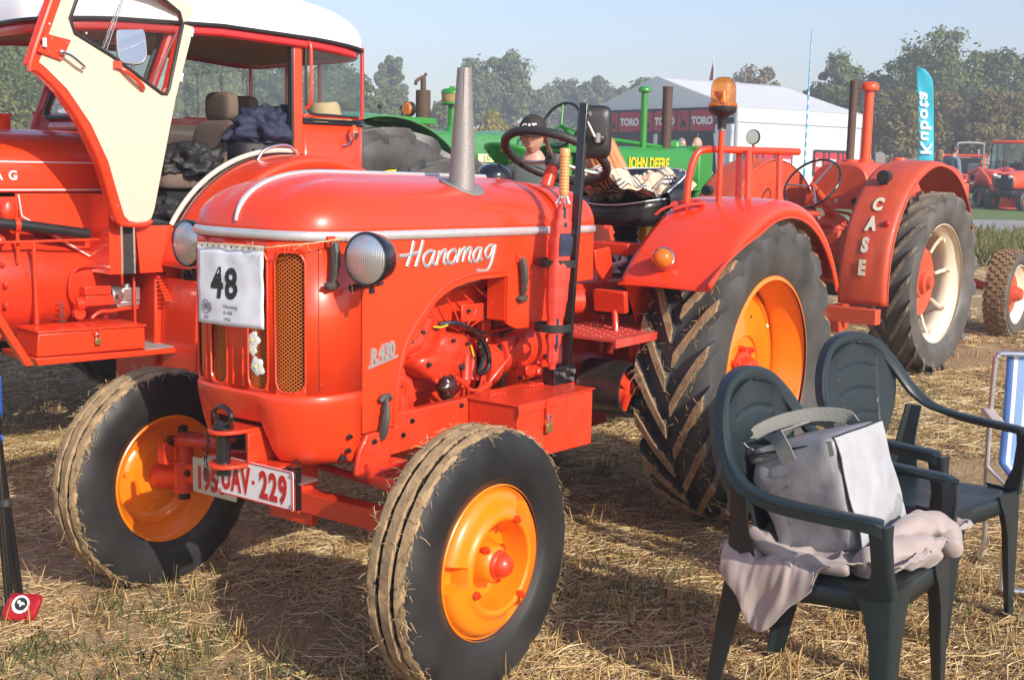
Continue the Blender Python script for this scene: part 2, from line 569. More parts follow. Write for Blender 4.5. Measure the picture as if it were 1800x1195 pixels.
def tyre_mat(name, r_in, r_out, mud=(0.30, 0.20, 0.105), amount=0.6, rub=(0.022, 0.021, 0.021)):
  """rubber, with dried mud where the tread stands out from the carcass (radius round the object's y axis)"""
  m, n, b, L = new_mat(name)
  tc = n.nodes.new('ShaderNodeTexCoord')
  sx = n.nodes.new('ShaderNodeSeparateXYZ')
  L.new(tc.outputs['Object'], sx.inputs[0])
  cb = n.nodes.new('ShaderNodeCombineXYZ')
  L.new(sx.outputs[0], cb.inputs[0])
  L.new(sx.outputs[2], cb.inputs[2])
  ln = n.nodes.new('ShaderNodeVectorMath')
  ln.operation = 'LENGTH'
  L.new(cb.outputs[0], ln.inputs[0])
  mr = n.nodes.new('ShaderNodeMapRange')
  mr.inputs['From Min'].default_value = r_in
  mr.inputs['From Max'].default_value = r_out
  L.new(ln.outputs['Value'], mr.inputs['Value'])
  no = n.nodes.new('ShaderNodeTexNoise')
  no.inputs['Scale'].default_value = 26
  no.inputs['Detail'].default_value = 8
  no.inputs['Roughness'].default_value = 0.72
  L.new(tc.outputs['Object'], no.inputs['Vector'])
  ad = n.nodes.new('ShaderNodeMath')
  ad.operation = 'MULTIPLY_ADD'
  ad.inputs[1].default_value = 1.5
  L.new(no.outputs['Fac'], ad.inputs[0])
  ad.inputs[2].default_value = -0.75 - (1 - amount)
  a2 = n.nodes.new('ShaderNodeMath')
  a2.operation = 'ADD'
  L.new(ad.outputs[0], a2.inputs[0])
  L.new(mr.outputs[0], a2.inputs[1])
  rp = n.nodes.new('ShaderNodeValToRGB')
  rp.color_ramp.elements[0].position = 0.30
  rp.color_ramp.elements[1].position = 0.42
  L.new(a2.outputs[0], rp.inputs[0])
  n4 = n.nodes.new('ShaderNodeTexNoise')
  n4.inputs['Scale'].default_value = 5
  n4.inputs['Detail'].default_value = 8
  L.new(tc.outputs['Object'], n4.inputs['Vector'])
  rc = n.nodes.new('ShaderNodeValToRGB')
  rc.color_ramp.elements[0].color = rub + (1,)
  rc.color_ramp.elements[1].color = tuple(c * 2.3 + 0.004 for c in rub) + (1,)
  rc.color_ramp.elements[0].position = 0.35
  rc.color_ramp.elements[1].position = 0.75
  L.new(n4.outputs['Fac'], rc.inputs[0])
  mc = n.nodes.new('ShaderNodeValToRGB')
  mc.color_ramp.elements[0].color = tuple(c * 0.6 for c in mud) + (1,)
  mc.color_ramp.elements[1].color = tuple(c * 1.45 for c in mud) + (1,)
  mc.color_ramp.elements[0].position = 0.3
  mc.color_ramp.elements[1].position = 0.7
  L.new(no.outputs['Fac'], mc.inputs[0])
  mx = n.nodes.new('ShaderNodeMix')
  mx.data_type = 'RGBA'
  L.new(rp.outputs[0], mx.inputs['Factor'])
  L.new(rc.outputs[0], mx.inputs['A'])
  L.new(mc.outputs[0], mx.inputs['B'])
  L.new(mx.outputs['Result'], b.inputs['Base Color'])
  r2 = n.nodes.new('ShaderNodeMapRange')
  r2.inputs['To Min'].default_value = 0.46
  r2.inputs['To Max'].default_value = 0.95
  L.new(rp.outputs[0], r2.inputs['Value'])
  L.new(r2.outputs[0], b.inputs['Roughness'])
  bp = n.nodes.new('ShaderNodeBump')
  bp.inputs['Distance'].default_value = 0.012
  L.new(rp.outputs[0], bp.inputs['Strength'])
  L.new(no.outputs['Fac'], bp.inputs['Height'])
  L.new(bp.outputs[0], b.inputs['Normal'])
  return m

def island_mat(name, cols, rough=0.8, spec=0.3, trl=0.0, noise_scale=0.0):
  """one colour per blade or leaf, drawn from a ramp"""
  m, n, b, L = new_mat(name)
  g = n.nodes.new('ShaderNodeNewGeometry')
  rp = n.nodes.new('ShaderNodeValToRGB')
  cr = rp.color_ramp
  while len(cr.elements) < len(cols):
    cr.elements.new(0.5)
  for i, c in enumerate(cols):
    cr.elements[i].position = i / (len(cols) - 1)
    cr.elements[i].color = tuple(c) + (1,)
  src = g.outputs['Random Per Island']
  if noise_scale:
    tc = n.nodes.new('ShaderNodeTexCoord')
    no = n.nodes.new('ShaderNodeTexNoise')
    no.inputs['Scale'].default_value = noise_scale
    no.inputs['Detail'].default_value = 3
    L.new(tc.outputs['Object'], no.inputs['Vector'])
    ma = n.nodes.new('ShaderNodeMath')
    ma.operation = 'MULTIPLY_ADD'
    L.new(src, ma.inputs[0])
    ma.inputs[1].default_value = 0.45
    mb = n.nodes.new('ShaderNodeMath')
    mb.operation = 'MULTIPLY_ADD'
    L.new(no.outputs['Fac'], mb.inputs[0])
    mb.inputs[1].default_value = 1.3
    mb.inputs[2].default_value = -0.38
    L.new(mb.outputs[0], ma.inputs[2])
    src = ma.outputs[0]
  L.new(src, rp.inputs[0])
  L.new(rp.outputs[0], b.inputs['Base Color'])
  b.inputs['Roughness'].default_value = rough
  b.inputs['Specular IOR Level'].default_value = spec
  if trl:
    o = n.nodes['Material Output']
    t = n.nodes.new('ShaderNodeBsdfTranslucent')
    L.new(rp.outputs[0], t.inputs[0])
    ms = n.nodes.new('ShaderNodeMixShader')
    ms.inputs[0].default_value = trl
    L.new(b.outputs[0], ms.inputs[1])
    L.new(t.outputs[0], ms.inputs[2])
    L.new(ms.outputs[0], o.inputs[0])
  return m
# ---------------------------------------------------------------- terrain
hF = Vector((cF.x, cF.y, 0)).normalized()      # horizontal view direction, used only as the axis along which the field climbs
hR = Vector((hF.y, -hF.x, 0))

def terr(x, y):
  s = (x - CAM.x) * hF.x + (y - CAM.y) * hF.y
  t = s - 7.0
  if t <= 0:
    return 0.0
  return 0.0205 * (t * t / (t + 2.0))

def st(s, t):
  return CAM.x + hF.x * s + hR.x * t, CAM.y + hF.y * s + hR.y * t

def bumpz(x, y):
  d = math.hypot(x - 2, y - 1)
  k = max(0.0, 1 - d / 30)
  return k * (0.030 * noise.noise((x * 1.1, y * 1.1, 0)) + 0.016 * noise.noise((x * 4, y * 4, 3)) + 0.008 * noise.noise((x * 13, y * 13, 7))) - 0.012 * k

def gz(x, y):
  return terr(x, y) + bumpz(x, y)

def field_mat():
  m, n, b, L = new_mat('stubble_field_soil')
  tc = n.nodes.new('ShaderNodeTexCoord')
  a = n.nodes.new('ShaderNodeTexNoise')
  a.inputs['Scale'].default_value = 1.1
  a.inputs['Detail'].default_value = 9
  a.inputs['Roughness'].default_value = 0.65
  L.new(tc.outputs['Object'], a.inputs['Vector'])
  mp = n.nodes.new('ShaderNodeMapping')
  mp.inputs['Scale'].default_value = (14, 60, 14)
  mp.inputs['Rotation'].default_value = (0, 0, 0.5)
  L.new(tc.outputs['Object'], mp.inputs['Vector'])
  f = n.nodes.new('ShaderNodeTexNoise')
  f.inputs['Scale'].default_value = 1.0
  f.inputs['Detail'].default_value = 7
  f.inputs['Roughness'].default_value = 0.7
  L.new(mp.outputs[0], f.inputs['Vector'])
  r1 = n.nodes.new('ShaderNodeValToRGB')
  e = r1.color_ramp.elements
  e[0].position, e[0].color = 0.30, (0.33, 0.205, 0.10, 1)
  e[1].position, e[1].color = 0.72, (0.62, 0.425, 0.235, 1)
  L.new(a.outputs['Fac'], r1.inputs[0])
  r2 = n.nodes.new('ShaderNodeValToRGB')
  e = r2.color_ramp.elements
  e[0].position, e[0].color = 0.42, (0.13, 0.10, 0.05, 1)
  e[1].position, e[1].color = 0.62, (0.50, 0.37, 0.19, 1)
  L.new(f.outputs['Fac'], r2.inputs[0])
  mx = n.nodes.new('ShaderNodeMix')
  mx.data_type = 'RGBA'
  mx.inputs['Factor'].default_value = 0.35
  L.new(r1.outputs[0], mx.inputs['A'])
  L.new(r2.outputs[0], mx.inputs['B'])
  L.new(mx.outputs['Result'], b.inputs['Base Color'])
  b.inputs['Roughness'].default_value = 0.95
  b.inputs['Specular IOR Level'].default_value = 0.15
  g = n.nodes.new('ShaderNodeTexNoise')
  g.inputs['Scale'].default_value = 70
  g.inputs['Detail'].default_value = 6
  g.inputs['Roughness'].default_value = 0.7
  L.new(tc.outputs['Object'], g.inputs['Vector'])
  bp = n.nodes.new('ShaderNodeBump')
  bp.inputs['Strength'].default_value = 0.8
  bp.inputs['Distance'].default_value = 0.02
  L.new(g.outputs['Fac'], bp.inputs['Height'])
  L.new(bp.outputs[0], b.inputs['Normal'])
  return m

ss = [-30, -12, -5, -1] + list(np.arange(0, 12, 0.07)) + list(np.geomspace(12, 600, 70))
ts = sorted(set(list(np.round(np.arange(-7, 7.01, 0.07), 3)) + [-x for x in np.geomspace(7.3, 500, 34)] + list(np.geomspace(7.3, 500, 34))))
gv = []
for s_ in ss:
  for t_ in ts:
    x, y = st(s_, t_)
    gv.append((x, y, gz(x, y)))
nt = len(ts)
gf = [(i * nt + j, i * nt + j + 1, (i + 1) * nt + j + 1, (i + 1) * nt + j) for i in range(len(ss) - 1) for j in range(nt - 1)]
gm = MB()
gm.v, gm.f = gv, gf
ground = obj('ground', gm, field_mat(), smooth=180, kind='structure', merge=False)

def strip(name, s0, s1, t0, t1, lift, material, kind='structure', n=40):
  m = MB()
  def f(u, v):
    x, y = st(s0 + (s1 - s0) * v, t0 + (t1 - t0) * u)
    return (x, y, gz(x, y) + lift)
  m.grid(f, n, 12)
  return obj(name, m, material, kind=kind, smooth=180)

M['grass_base'] = mat('verge_grass', (0.16, 0.155, 0.05), 0.9, var=0.45, scale=1.5, bump=0.6, bscale=30)
M['lawn'] = mat('mown_grass', (0.12, 0.17, 0.04), 0.9, var=0.3, scale=2, bump=0.5, bscale=30)
M['asphalt'] = mat('pale_worn_asphalt', (0.30, 0.29, 0.28), 0.8, var=0.12, scale=3, bump=0.3)
strip('grass_verge', 18.0, 22.0, -30, 60, 0.03, M['grass_base'])
strip('road', 23.2, 28.4, -60, 80, 0.05, M['asphalt'])
strip('lawn', 28.5, 58.0, -60, 90, 0.04, M['lawn'])

# ---------------------------------------------------------------- straw, stubble and grass
def blades(name, n, area, length, width, up, material, seed, keep=None, curve=0.25, zoff=0.004, clump=0.0, gzf=gz):
  """n narrow bent three-sided straws; area = (s0, s1, t0, t1) along and across the field"""
  R = np.random.RandomState(seed)
  s0, s1, t0, t1 = area
  # equal numbers per unit of 1/s so the near field is denser
  u = R.rand(n)
  s = 1.0 / (1.0 / s0 + u * (1.0 / s1 - 1.0 / s0)) if s0 > 0 else s0 + u * (s1 - s0)
  half = 0.50 * s + 0.9
  t = (R.rand(n) * 2 - 1) * half
  if clump:
    k = max(1, int(n / clump))
    idx = R.randint(0, k, n)
    s = s[idx] + R.normal(0, 0.035, n)
    t = t[idx] + R.normal(0, 0.035, n)
  x = CAM.x + hF.x * s + hR.x * t
  y = CAM.y + hF.y * s + hR.y * t
  mask = (t > t0) & (t < t1)
  if keep is not None:
    mask &= np.array([keep(a, b) for a, b in zip(x, y)])
  s, t, x, y = s[mask], t[mask], x[mask], y[mask]
  n = len(x)
  z = np.array([gzf(a, b) for a, b in zip(x, y)]) + zoff * (0.3 + R.rand(n) * 2)
  ln = length * (0.45 + R.rand(n) * 1.1)
  az = R.rand(n) * 2 * PI
  if up[1] < 0.9:                          # lying straw: mostly combed one way by the combine
    sel = R.rand(n) < 0.45
    az = np.where(sel, R.normal(0.5, 0.45, n), az)
  el = up[0] + (up[1] - up[0]) * R.rand(n)
  d = np.stack([np.cos(az) * np.cos(el), np.sin(az) * np.cos(el), np.sin(el)], 1)
  p0 = np.stack([x, y, z], 1)
  side = np.stack([-np.sin(az), np.cos(az), 0 * az], 1)
  w = width * (0.6 + 0.8 * R.rand(n))
  w = w * np.maximum(1.0, s / 6.0)
  bend = R.normal(0, curve, (n, 1)) * side + np.stack([0 * az, 0 * az, R.normal(0, curve * 0.4, n)], 1)
  mid = p0 + d * (ln * 0.5)[:, None] + bend * (ln * 0.35)[:, None]
  end = p0 + d * ln[:, None]
  upv = np.array([0, 0, 1.0])
  rise = np.abs(d[:, 2:3])
  o2 = upv * (1 - rise) + np.stack([np.cos(az), np.sin(az), 0 * az], 1) * rise
  V_ = np.zeros((n, 9, 3))
  for k, (c, q) in enumerate(((p0, 1.0), (mid, 1.0), (end, 0.45))):
    V_[:, k * 3 + 0] = c + side * (w * q)[:, None] * 0.5
    V_[:, k * 3 + 1] = c - side * (w * q)[:, None] * 0.5
    V_[:, k * 3 + 2] = c + o2 * (w * q)[:, None] * 0.6
  fc = []
  for k in (0, 3):
    for a, b in ((0, 1), (1, 2), (2, 0)):
      fc.append((k + a, k + b, k + b + 3, k + a + 3))
  fc = np.array(fc)
  F_ = (fc[None] + (np.arange(n) * 9)[:, None, None]).reshape(-1, 4)
  me = bpy.data.meshes.new(name)
  me.vertices.add(n * 9)
  me.vertices.foreach_set('co', V_.reshape(-1))
  nf = len(F_)
  me.loops.add(nf * 4)
  me.loops.foreach_set('vertex_index', F_.reshape(-1))
  me.polygons.add(nf)
  me.polygons.foreach_set('loop_start', np.arange(nf) * 4)
  me.polygons.foreach_set('loop_total', np.full(nf, 4))
  me.update()
  me.validate()
  me.materials.append(material)
  o = link(name, me)
  o['kind'] = 'stuff'
  return o

STRAW = [(0.20, 0.11, 0.045), (0.42, 0.26, 0.10), (0.62, 0.42, 0.18), (0.72, 0.53, 0.26), (0.80, 0.65, 0.38), (0.46, 0.36, 0.21)]
M['straw'] = island_mat('dry_straw', STRAW, 0.55, 0.4)
M['stub'] = island_mat('standing_stubble', [(0.36, 0.21, 0.07), (0.62, 0.40, 0.14), (0.74, 0.53, 0.23), (0.50, 0.31, 0.11)], 0.55, 0.4, trl=0.15)
M['blade'] = island_mat('green_weed_blades', [(0.07, 0.11, 0.025), (0.12, 0.17, 0.045), (0.20, 0.22, 0.07), (0.30, 0.27, 0.11)], 0.6, 0.3, trl=0.25)

def patchy(x, y):
  v = noise.noise((x * 0.9 + 7, y * 0.9, 1.5)) + 0.5 * noise.noise((x * 2.7, y * 2.7, 4))
  return noise.noise((x * 91, y * 57, 2)) * 0.5 < v + 0.14

def greeny(x, y):
  return noise.noise((x * 1.3, y * 1.3, 9)) > 0.02

lim = (2.0, 14.0, -99, 99)
blades('lying_straw', 95000, (2.0, 9.0, -99, 99), 0.135, 0.0044, (-0.05, 0.16), M['straw'], 1, patchy)
blades('fine_chaff', 110000, (2.0, 8.0, -99, 99), 0.040, 0.0030, (-0.1, 0.4), M['straw'], 2, lambda x, y: patchy(x, y) or noise.noise((x * 77, y * 43, 5)) > 0.12)
blades('far_straw', 45000, (6.0, 18.2, -99, 99), 0.16, 0.0050, (-0.02, 0.22), M['straw'], 3, patchy)
blades('standing_stubble', 11000, (2.0, 12.0, -99, 99), 0.075, 0.0046, (0.6, 1.4), M['stub'], 4, None, 0.12, 0.0, 9)
blades('weeds', 24000, (2.0, 12.0, -99, 99), 0.07, 0.0040, (0.3, 1.3), M['blade'], 5, greeny, 0.5, 0.0, 12)
blades('verge_grass_blades', 42000, (17.6, 22.5, -99, 99), 0.24, 0.006, (0.8, 1.5), island_mat('rough_grass', [(0.10, 0.11, 0.03), (0.18, 0.19, 0.055), (0.30, 0.27, 0.10), (0.36, 0.32, 0.14)], 0.7, 0.2, trl=0.2), 6, None, 0.4, 0.02)
# ---------------------------------------------------------------- wheels
def ribbed_tyre(r, w, bead):
  h = w / 2
  prof = [(bead - 0.006, -h * 0.72), (bead + 0.012, -h * 0.86), (bead + (r - bead) * 0.3, -h * 1.0), (bead + (r - bead) * 0.6, -h * 1.02),
      (r - 0.030, -h * 0.94), (r - 0.016, -h * 0.86), (r - 0.004, -h * 0.80), (r, -h * 0.70), (r + 0.001, -h * 0.42), (r - 0.017, -h * 0.38), (r - 0.017, -h * 0.25),
      (r + 0.003, -h * 0.20), (r + 0.004, h * 0.20), (r - 0.017, h * 0.25), (r - 0.017, h * 0.38), (r + 0.001, h * 0.42), (r, h * 0.70), (r - 0.004, h * 0.80),
      (r - 0.016, h * 0.86), (r - 0.030, h * 0.94), (bead + (r - bead) * 0.6, h * 1.02), (bead + (r - bead) * 0.3, h * 1.0), (bead + 0.028, h * 0.955), (bead + 0.024, h * 0.915), (bead + 0.012, h * 0.86), (bead - 0.006, h * 0.72)]
  m = MB()
  m.lathe(prof, axis='y', n=120)
  out = []
  for v in m.v:                                  # mud caked unevenly on the ribs
    rr = math.hypot(v[0], v[2])
    if rr > r - 0.02 and abs(v[1]) < h * 0.9:
      a = math.atan2(v[2], v[0])
      k = 0.007 * noise.noise((a * 9, v[1] * 30, r * 5)) + 0.004 * noise.noise((a * 30, v[1] * 60, 2))
      out.append((v[0] * (1 + k / rr), v[1] + k * 0.5, v[2] * (1 + k / rr)))
    else:
      out.append(v)
  m.v = out
  return m

def lug_tyre(r, w, bead, nl, lug=0.035, sweep=0.40, sgn=1, wang=0.036, cen=0.05):
  """open centred tractor tyre, bars in a chevron; sgn sets which way the chevrons point"""
  h = w / 2
  rc = r - lug
  carc = [(bead - 0.004, h * 0.80), (bead + 0.014, h * 0.90), (bead + (rc - bead) * 0.35, h * 1.02), (bead + (rc - bead) * 0.65, h * 1.04),
      (bead + (rc - bead) * 0.88, h * 0.97), (rc - 0.012, h * 0.82), (rc - 0.003, h * 0.55), (rc, 0.0)]
  prof = [(a, -b) for a, b in carc] + [(a, b) for a, b in carc[::-1][1:]]
  m = MB()
  m.lathe(prof, axis='y', n=96)
  def rc_at(t):                                  # path over the carcass: t 0 centre .. 1 shoulder .. 1.35 down the sidewall
    if t <= 1:
      return rc - 0.012 * t * t, h * 0.93 * t
    k = (t - 1) / 0.4
    return rc - 0.012 - (rc - bead) * 0.32 * k, h * (0.93 + 0.08 * k)
  for side in (-1, 1):
    for i in range(nl):
      a0 = 2 * PI * (i + (0.5 if side > 0 else 0.0)) / nl
      vs, fs = [], []
      T = [cen / h * 0.4, 0.3, 0.55, 0.8, 0.98, 1.12, 1.32]
      T[0] = 0.08
      for j, t in enumerate(T):
        rr, yy = rc_at(t)
        ang = a0 + sgn * sweep * min(t, 1.15) + sgn * 0.03 * max(0, t - 1.0)
        if t <= 1:
          rt, yt = r - 0.004 * t, h * 0.93 * t
          if t > 0.9:
            yt = h * 0.97
        else:
          k = (t - 1) / 0.4
          rt, yt = (r - lug * 0.55 - (rc - bead) * 0.30 * k), h * (1.06 - 0.01 * k)
          if t > 1.25:
            rt, yt = rr + 0.003, yy + 0.004
        wb = wang * (1.25 if t < 1.2 else 0.7)
        wt = wang * (0.84 if t < 1.2 else 0.4)
        jit = rnd.uniform(-0.0015, 0.0015)
        for (ra, ya, wa) in ((rr - 0.006, yy, -wb), (rt + jit, yt, -wt), (rt + jit, yt, wt), (rr - 0.006, yy, wb)):
          vs.append((ra * math.cos(ang + wa), side * ya, ra * math.sin(ang + wa)))
        if j:
          b = (j - 1) * 4
          for q in range(3):
            fs.append((b + q, b + q + 1, b + q + 5, b + q + 4))
      fs.append((0, 1, 2, 3))
      e = (len(T) - 1) * 4
      fs.append((e, e + 1, e + 2, e + 3))
      m.add(vs, fs)
  return m

def straw_fringe(name, parent, r, w, n, seed, edges=(-1, 1), ln=0.022):
  """bits of straw and root stuck in the mud on a tread"""
  R = random.Random(seed)
  m = MB()
  for i in range(n):
    a = R.uniform(0, 2 * PI)
    sd_ = R.choice(edges)
    y = sd_ * w / 2 * R.uniform(0.55, 0.98) if R.random() < 0.75 else R.uniform(-w / 2, w / 2)
    rr = r + R.uniform(-0.014, 0.004)
    p = V(rr * math.cos(a), y, rr * math.sin(a))
    er, et, ey = V(math.cos(a), 0, math.sin(a)), V(-math.sin(a), 0, math.cos(a)), V(0, 1, 0)
    d = (er * R.uniform(-0.5, 0.6) + et * R.uniform(-1, 1) + ey * sd_ * R.uniform(0.0, 1.0)).normalized()
    L_ = ln * R.uniform(0.4, 1.7)
    q = p + d * L_ * 0.5 + er * R.uniform(-0.004, 0.004)
    e = p + d * L_ + V(0, 0, -0.3) * L_ * R.random()
    m.tube([p, q, e], [0.0013, 0.0011, 0.0005], 3, caps=False)
  return obj(name, m, M['mudstraw'], parent, kind='stuff', smooth=0, merge=False)

M['mudstraw'] = island_mat('muddy_straw', [(0.20, 0.13, 0.065), (0.36, 0.25, 0.13), (0.52, 0.38, 0.20)], 0.8, 0.2)
M['tyre_f'] = tyre_mat('front_tyre_rubber', 0.370, 0.392, amount=0.62, rub=(0.013, 0.013, 0.0135), mud=(0.37, 0.25, 0.13))
M['tyre_r'] = tyre_mat('rear_tyre_rubber', 0.630, 0.664, amount=0.66, rub=(0.040, 0.038, 0.036), mud=(0.30, 0.195, 0.105))
M['tyre_c'] = tyre_mat('dusty_rear_tyre_rubber', 0.60, 0.70, amount=0.42, rub=(0.060, 0.054, 0.048), mud=(0.22, 0.155, 0.09))
M['tyre_cf'] = tyre_mat('muddy_turf_tyre_rubber', 0.34, 0.42, amount=0.62, rub=(0.06, 0.05, 0.04), mud=(0.27, 0.18, 0.09))
M['tyre_far'] = tyre_mat('far_tyre_rubber', 0.80, 0.92, amount=0.30, rub=(0.05, 0.048, 0.045))
# ================================================================ the red tractor in the middle
T = thing('tractor', 'glossy red narrow-nosed tractor with orange rims, white number sheet on its grille and amber beacon', 'tractor', (0, 0.055, 0))

def ztr(x):
  return 1.297 + 0.024 * (x - 0.77) / 1.56
NX, NA, NB, NN = 2.05, 0.285, 0.31, 3.2

def nose(th, k=0.0):
  c, s = math.cos(th), math.sin(th)
  return (NX + (NA + k) * abs(c) ** (2 / NN), (NB + k) * (1 if s > 0 else -1) * abs(s) ** (2 / NN))

def outline(x0=0.80, k=0.0, nn=44):
  pts = [(x0 + (NX - x0) * i / 16, NB + k) for i in range(16)]
  pts += [nose(PI / 2 - PI * i / nn, k) for i in range(nn + 1)]
  pts += [(NX - (NX - x0) * (i + 1) / 16, -NB - k) for i in range(16)]
  return pts

# --- bonnet top: a long dome with a raised centre band
def hoodz(x, y):
  """height of the bonnet surface above the trim line"""
  w = NB
  e = 2.4
  if x <= 1.93:
    q = abs(y) / w
  else:
    q = (abs(y / w) ** e + abs((x - 1.93) / 0.405) ** e) ** (1 / e)
  q = min(1, q)
  return 0.182 * (1 - q ** e) ** (1 / e)
ol = outline(1.02)
m = MB()
rows = 18
vs = []
for i, (ox, oy) in enumerate(ol):
  sx = min(ox, 1.93)
  sy = 0.0
  for j in range(rows + 1):
    ph = PI / 2 * j / rows
    c, s = max(0.0, math.cos(ph)) ** 0.833, max(0.0, math.sin(ph)) ** 0.833
    x, y = sx + (ox - sx) * c, sy + (oy - sy) * c
    z = ztr(x) + 0.182 * s
    k = max(0.0, min(1.0, (0.085 - abs(y)) / 0.02))
    k = k * k * (3 - 2 * k)
    fade = max(0.0, min(1.0, (s - 0.25) * 4))
    z += 0.007 * k * fade
    k2 = max(0.0, min(1.0, (0.024 - abs(abs(y) - 0.115)) / 0.012))
    z -= 0.004 * k2 * fade * (1 if x > 1.9 else 0)
    vs.append((x, y, z))
fs = []
for i in range(len(ol) - 1):
  for j in range(rows):
    a, b = i * (rows + 1) + j, (i + 1) * (rows + 1) + j
    fs.append((a, b, b + 1, a + 1))
m.add(vs, fs)
obj('bonnet', m, M['red'], T, smooth=60, solid=0.004)

def tank(u, v):                                   # rounded cowl in front of the steering wheel
  x = 1.022 - 0.35 * u
  k = 1.0 if u < 0.55 else math.sqrt(max(0, 1 - ((u - 0.55) / 0.45) ** 2.6))
  th = PI * v
  c, s = math.cos(th), math.sin(th)
  y = (NB + 0.004) * (0.35 + 0.65 * k) * (1 if c > 0 else -1) * abs(c) ** 0.75
  z = ztr(1.0) - 0.005 + (0.186 - 0.02 * u) * (0.05 + 0.95 * k) * s ** 0.75
  return (x, y, z)
obj('cowl', MB().grid(tank, 20, 28), M['red'], T, smooth=60, solid=0.004)
m = MB()
def dshell(u, v):
  x = 1.0 - 0.35 * u
  k = 1.0 if u < 0.45 else math.sqrt(max(0, 1 - ((u - 0.45) / 0.55) ** 3.0))
  y = (NB - 0.002) * (0.35 + 0.65 * k) * (1 - 2 * v)
  return (x, y, ztr(1.0) - 0.004)
m.grid(dshell, 20, 2)
obj('dashboard', m, M['red_cast'], T)
# instruments behind the wheel, on the cowl's rear slope
m = MB().ball((0.87, -0.12, 1.49), 0.075, 18, (1, 1, 0.75))
obj('air_cleaner_cap', m, M['black'], T)

# --- trim strip round the bonnet edge
m = MB()
def trimf(u, v):
  ol2 = trimf.ol
  f = u * (len(ol2) - 1)
  i = min(int(f), len(ol2) - 2)
  t = f - i
  x = ol2[i][0] + (ol2[i + 1][0] - ol2[i][0]) * t
  y = ol2[i][1] + (ol2[i + 1][1] - ol2[i][1]) * t
  ia, ib = max(0, i - 1), min(len(ol2) - 1, i + 2)
  dx, dy = ol2[ib][0] - ol2[ia][0], ol2[ib][1] - ol2[ia][1]
  L_ = math.hypot(dx, dy)
  nx, ny = -dy / L_ * -1, dx / L_ * -1
  a = -PI / 2 + PI * v
  o = 0.010 * math.cos(a) + 0.002
  sg = 1
  nx, ny = (dy / L_, -dx / L_)
  if nx * (x - 1.5) + ny * y < 0:
    nx, ny = -nx, -ny
  return (x + nx * o, y + ny * o, ztr(x) + 0.0155 * math.sin(a))
trimf.ol = outline(0.78)
m.grid(trimf, 110, 8)
obj('trim_strip', m, M['trim'], T, smooth=60, solid=0.002)
# centre bead of the bonnet
pts = []
for i in range(60):
  x = 2.338 - 0.0 if i == 0 else 2.335 - 1.25 * ((i - 1) / 58) ** 1.6
  q = hoodz(x, 0)
  pts.append((x + 0.002, 0, ztr(x) + q + 0.009))
pts = [p for p in pts if p[2] > ztr(2.3) + 0.035]
m = MB().tube(pts, [0.005 + 0.0045 * min(1, i / 5) for i in range(len(pts))], 8, flat=1.0)
obj('centre_bead', m, M['trim'], T)

# --- nose with four grille slots
SLOTS = [(-0.245, -0.158), (-0.130, -0.048), (0.048, 0.130), (0.158, 0.245)]
def th_of_y(y):
  s = (abs(y) / NB) ** (NN / 2)
  return math.copysign(math.asin(min(1, s)), y)
cols = []
yy = [0.31]
ths = sorted(set([th_of_y(y) for y in np.linspace(-0.24, 0.24, 33)] + [th_of_y(e) for s_ in SLOTS for e in np.linspace(s_[0], s_[1], 9)] + list(np.linspace(th_of_y(0.246), 1.18, 10)) + list(-np.linspace(th_of_y(0.246), 1.18, 10))))
ths = [-PI / 2] + ths + [PI / 2]
def slot_at(y):
  for a, b in SLOTS:
    if a - 1e-6 <= y <= b + 1e-6:
      return (y - a) / (b - a)
  return None
ZB, ZT = 0.845, 1.272
def rnd_end(t):
  k = min(t, 1 - t) * 0.087
  r = 0.03
  return r - math.sqrt(max(0, r * r - max(0, r - k) ** 2))
m = MB()
def npt(th, z, k=0.0):
  x, y = nose(th, k)
  if abs(abs(th) - PI / 2) < 1e-6:
    x = 2.112
  return (x, y, z)
for i in range(len(ths) - 1):
  a, b = ths[i], ths[i + 1]
  ya, yb = nose(a)[1], nose(b)[1]
  ym = (ya + yb) / 2
  A, B = npt(a, 0), npt(b, 0)
  rib = 0.0
  def q(z0a, z0b, z1a, z1b):
    m.add([(A[0], A[1], z0a), (B[0], B[1], z0b), (B[0], B[1], z1b), (A[0], A[1], z1a)], [(0, 1, 2, 3)])
  ts_ = slot_at(ym)
  top_a, top_b = ztr(A[0]) - 0.012, ztr(B[0]) - 0.012
  if ts_ is None:
    q(0.826, 0.826, top_a, top_b)
  else:
    ta, tb = slot_at(ya), slot_at(yb)
    ta = ta if ta is not None else (0 if tb is not None and tb < 0.5 else 1)
    tb = tb if tb is not None else (0 if ta < 0.5 else 1)
    ea, eb = rnd_end(ta), rnd_end(tb)
    q(0.826, 0.826, ZB + ea, ZB + eb)
    q(ZT - ea, ZT - eb, top_a, top_b)
obj('grille_surround', m, M['red'], T, smooth=50, solid=0.007)
m = MB()
for a, b in SLOTS:                                  # rolled lips of the slots
  pts = []
  N = 10
  for i in range(N + 1):
    t = i / N
    y = a + (b - a) * t
    pts.append(npt(th_of_y(y), ZB + rnd_end(t), 0.001))
  for i in range(N + 1):
    t = 1 - i / N
    y = a + (b - a) * t
    pts.append(npt(th_of_y(y), ZT - rnd_end(t), 0.001))
  m.tube(pts, 0.0035, 6, closed=True)
obj('grille_rim', m, M['red'], T)
m = MB()                                            # two pressed ribs down the middle of the nose
for y in (-0.022, 0.022):
  x = nose(th_of_y(y))[0]
  m.tube([(x - 0.003, y, 0.85), (x - 0.003, y, 1.26)], 0.006, 8)
obj('nose_rib', m, M['red'], T)
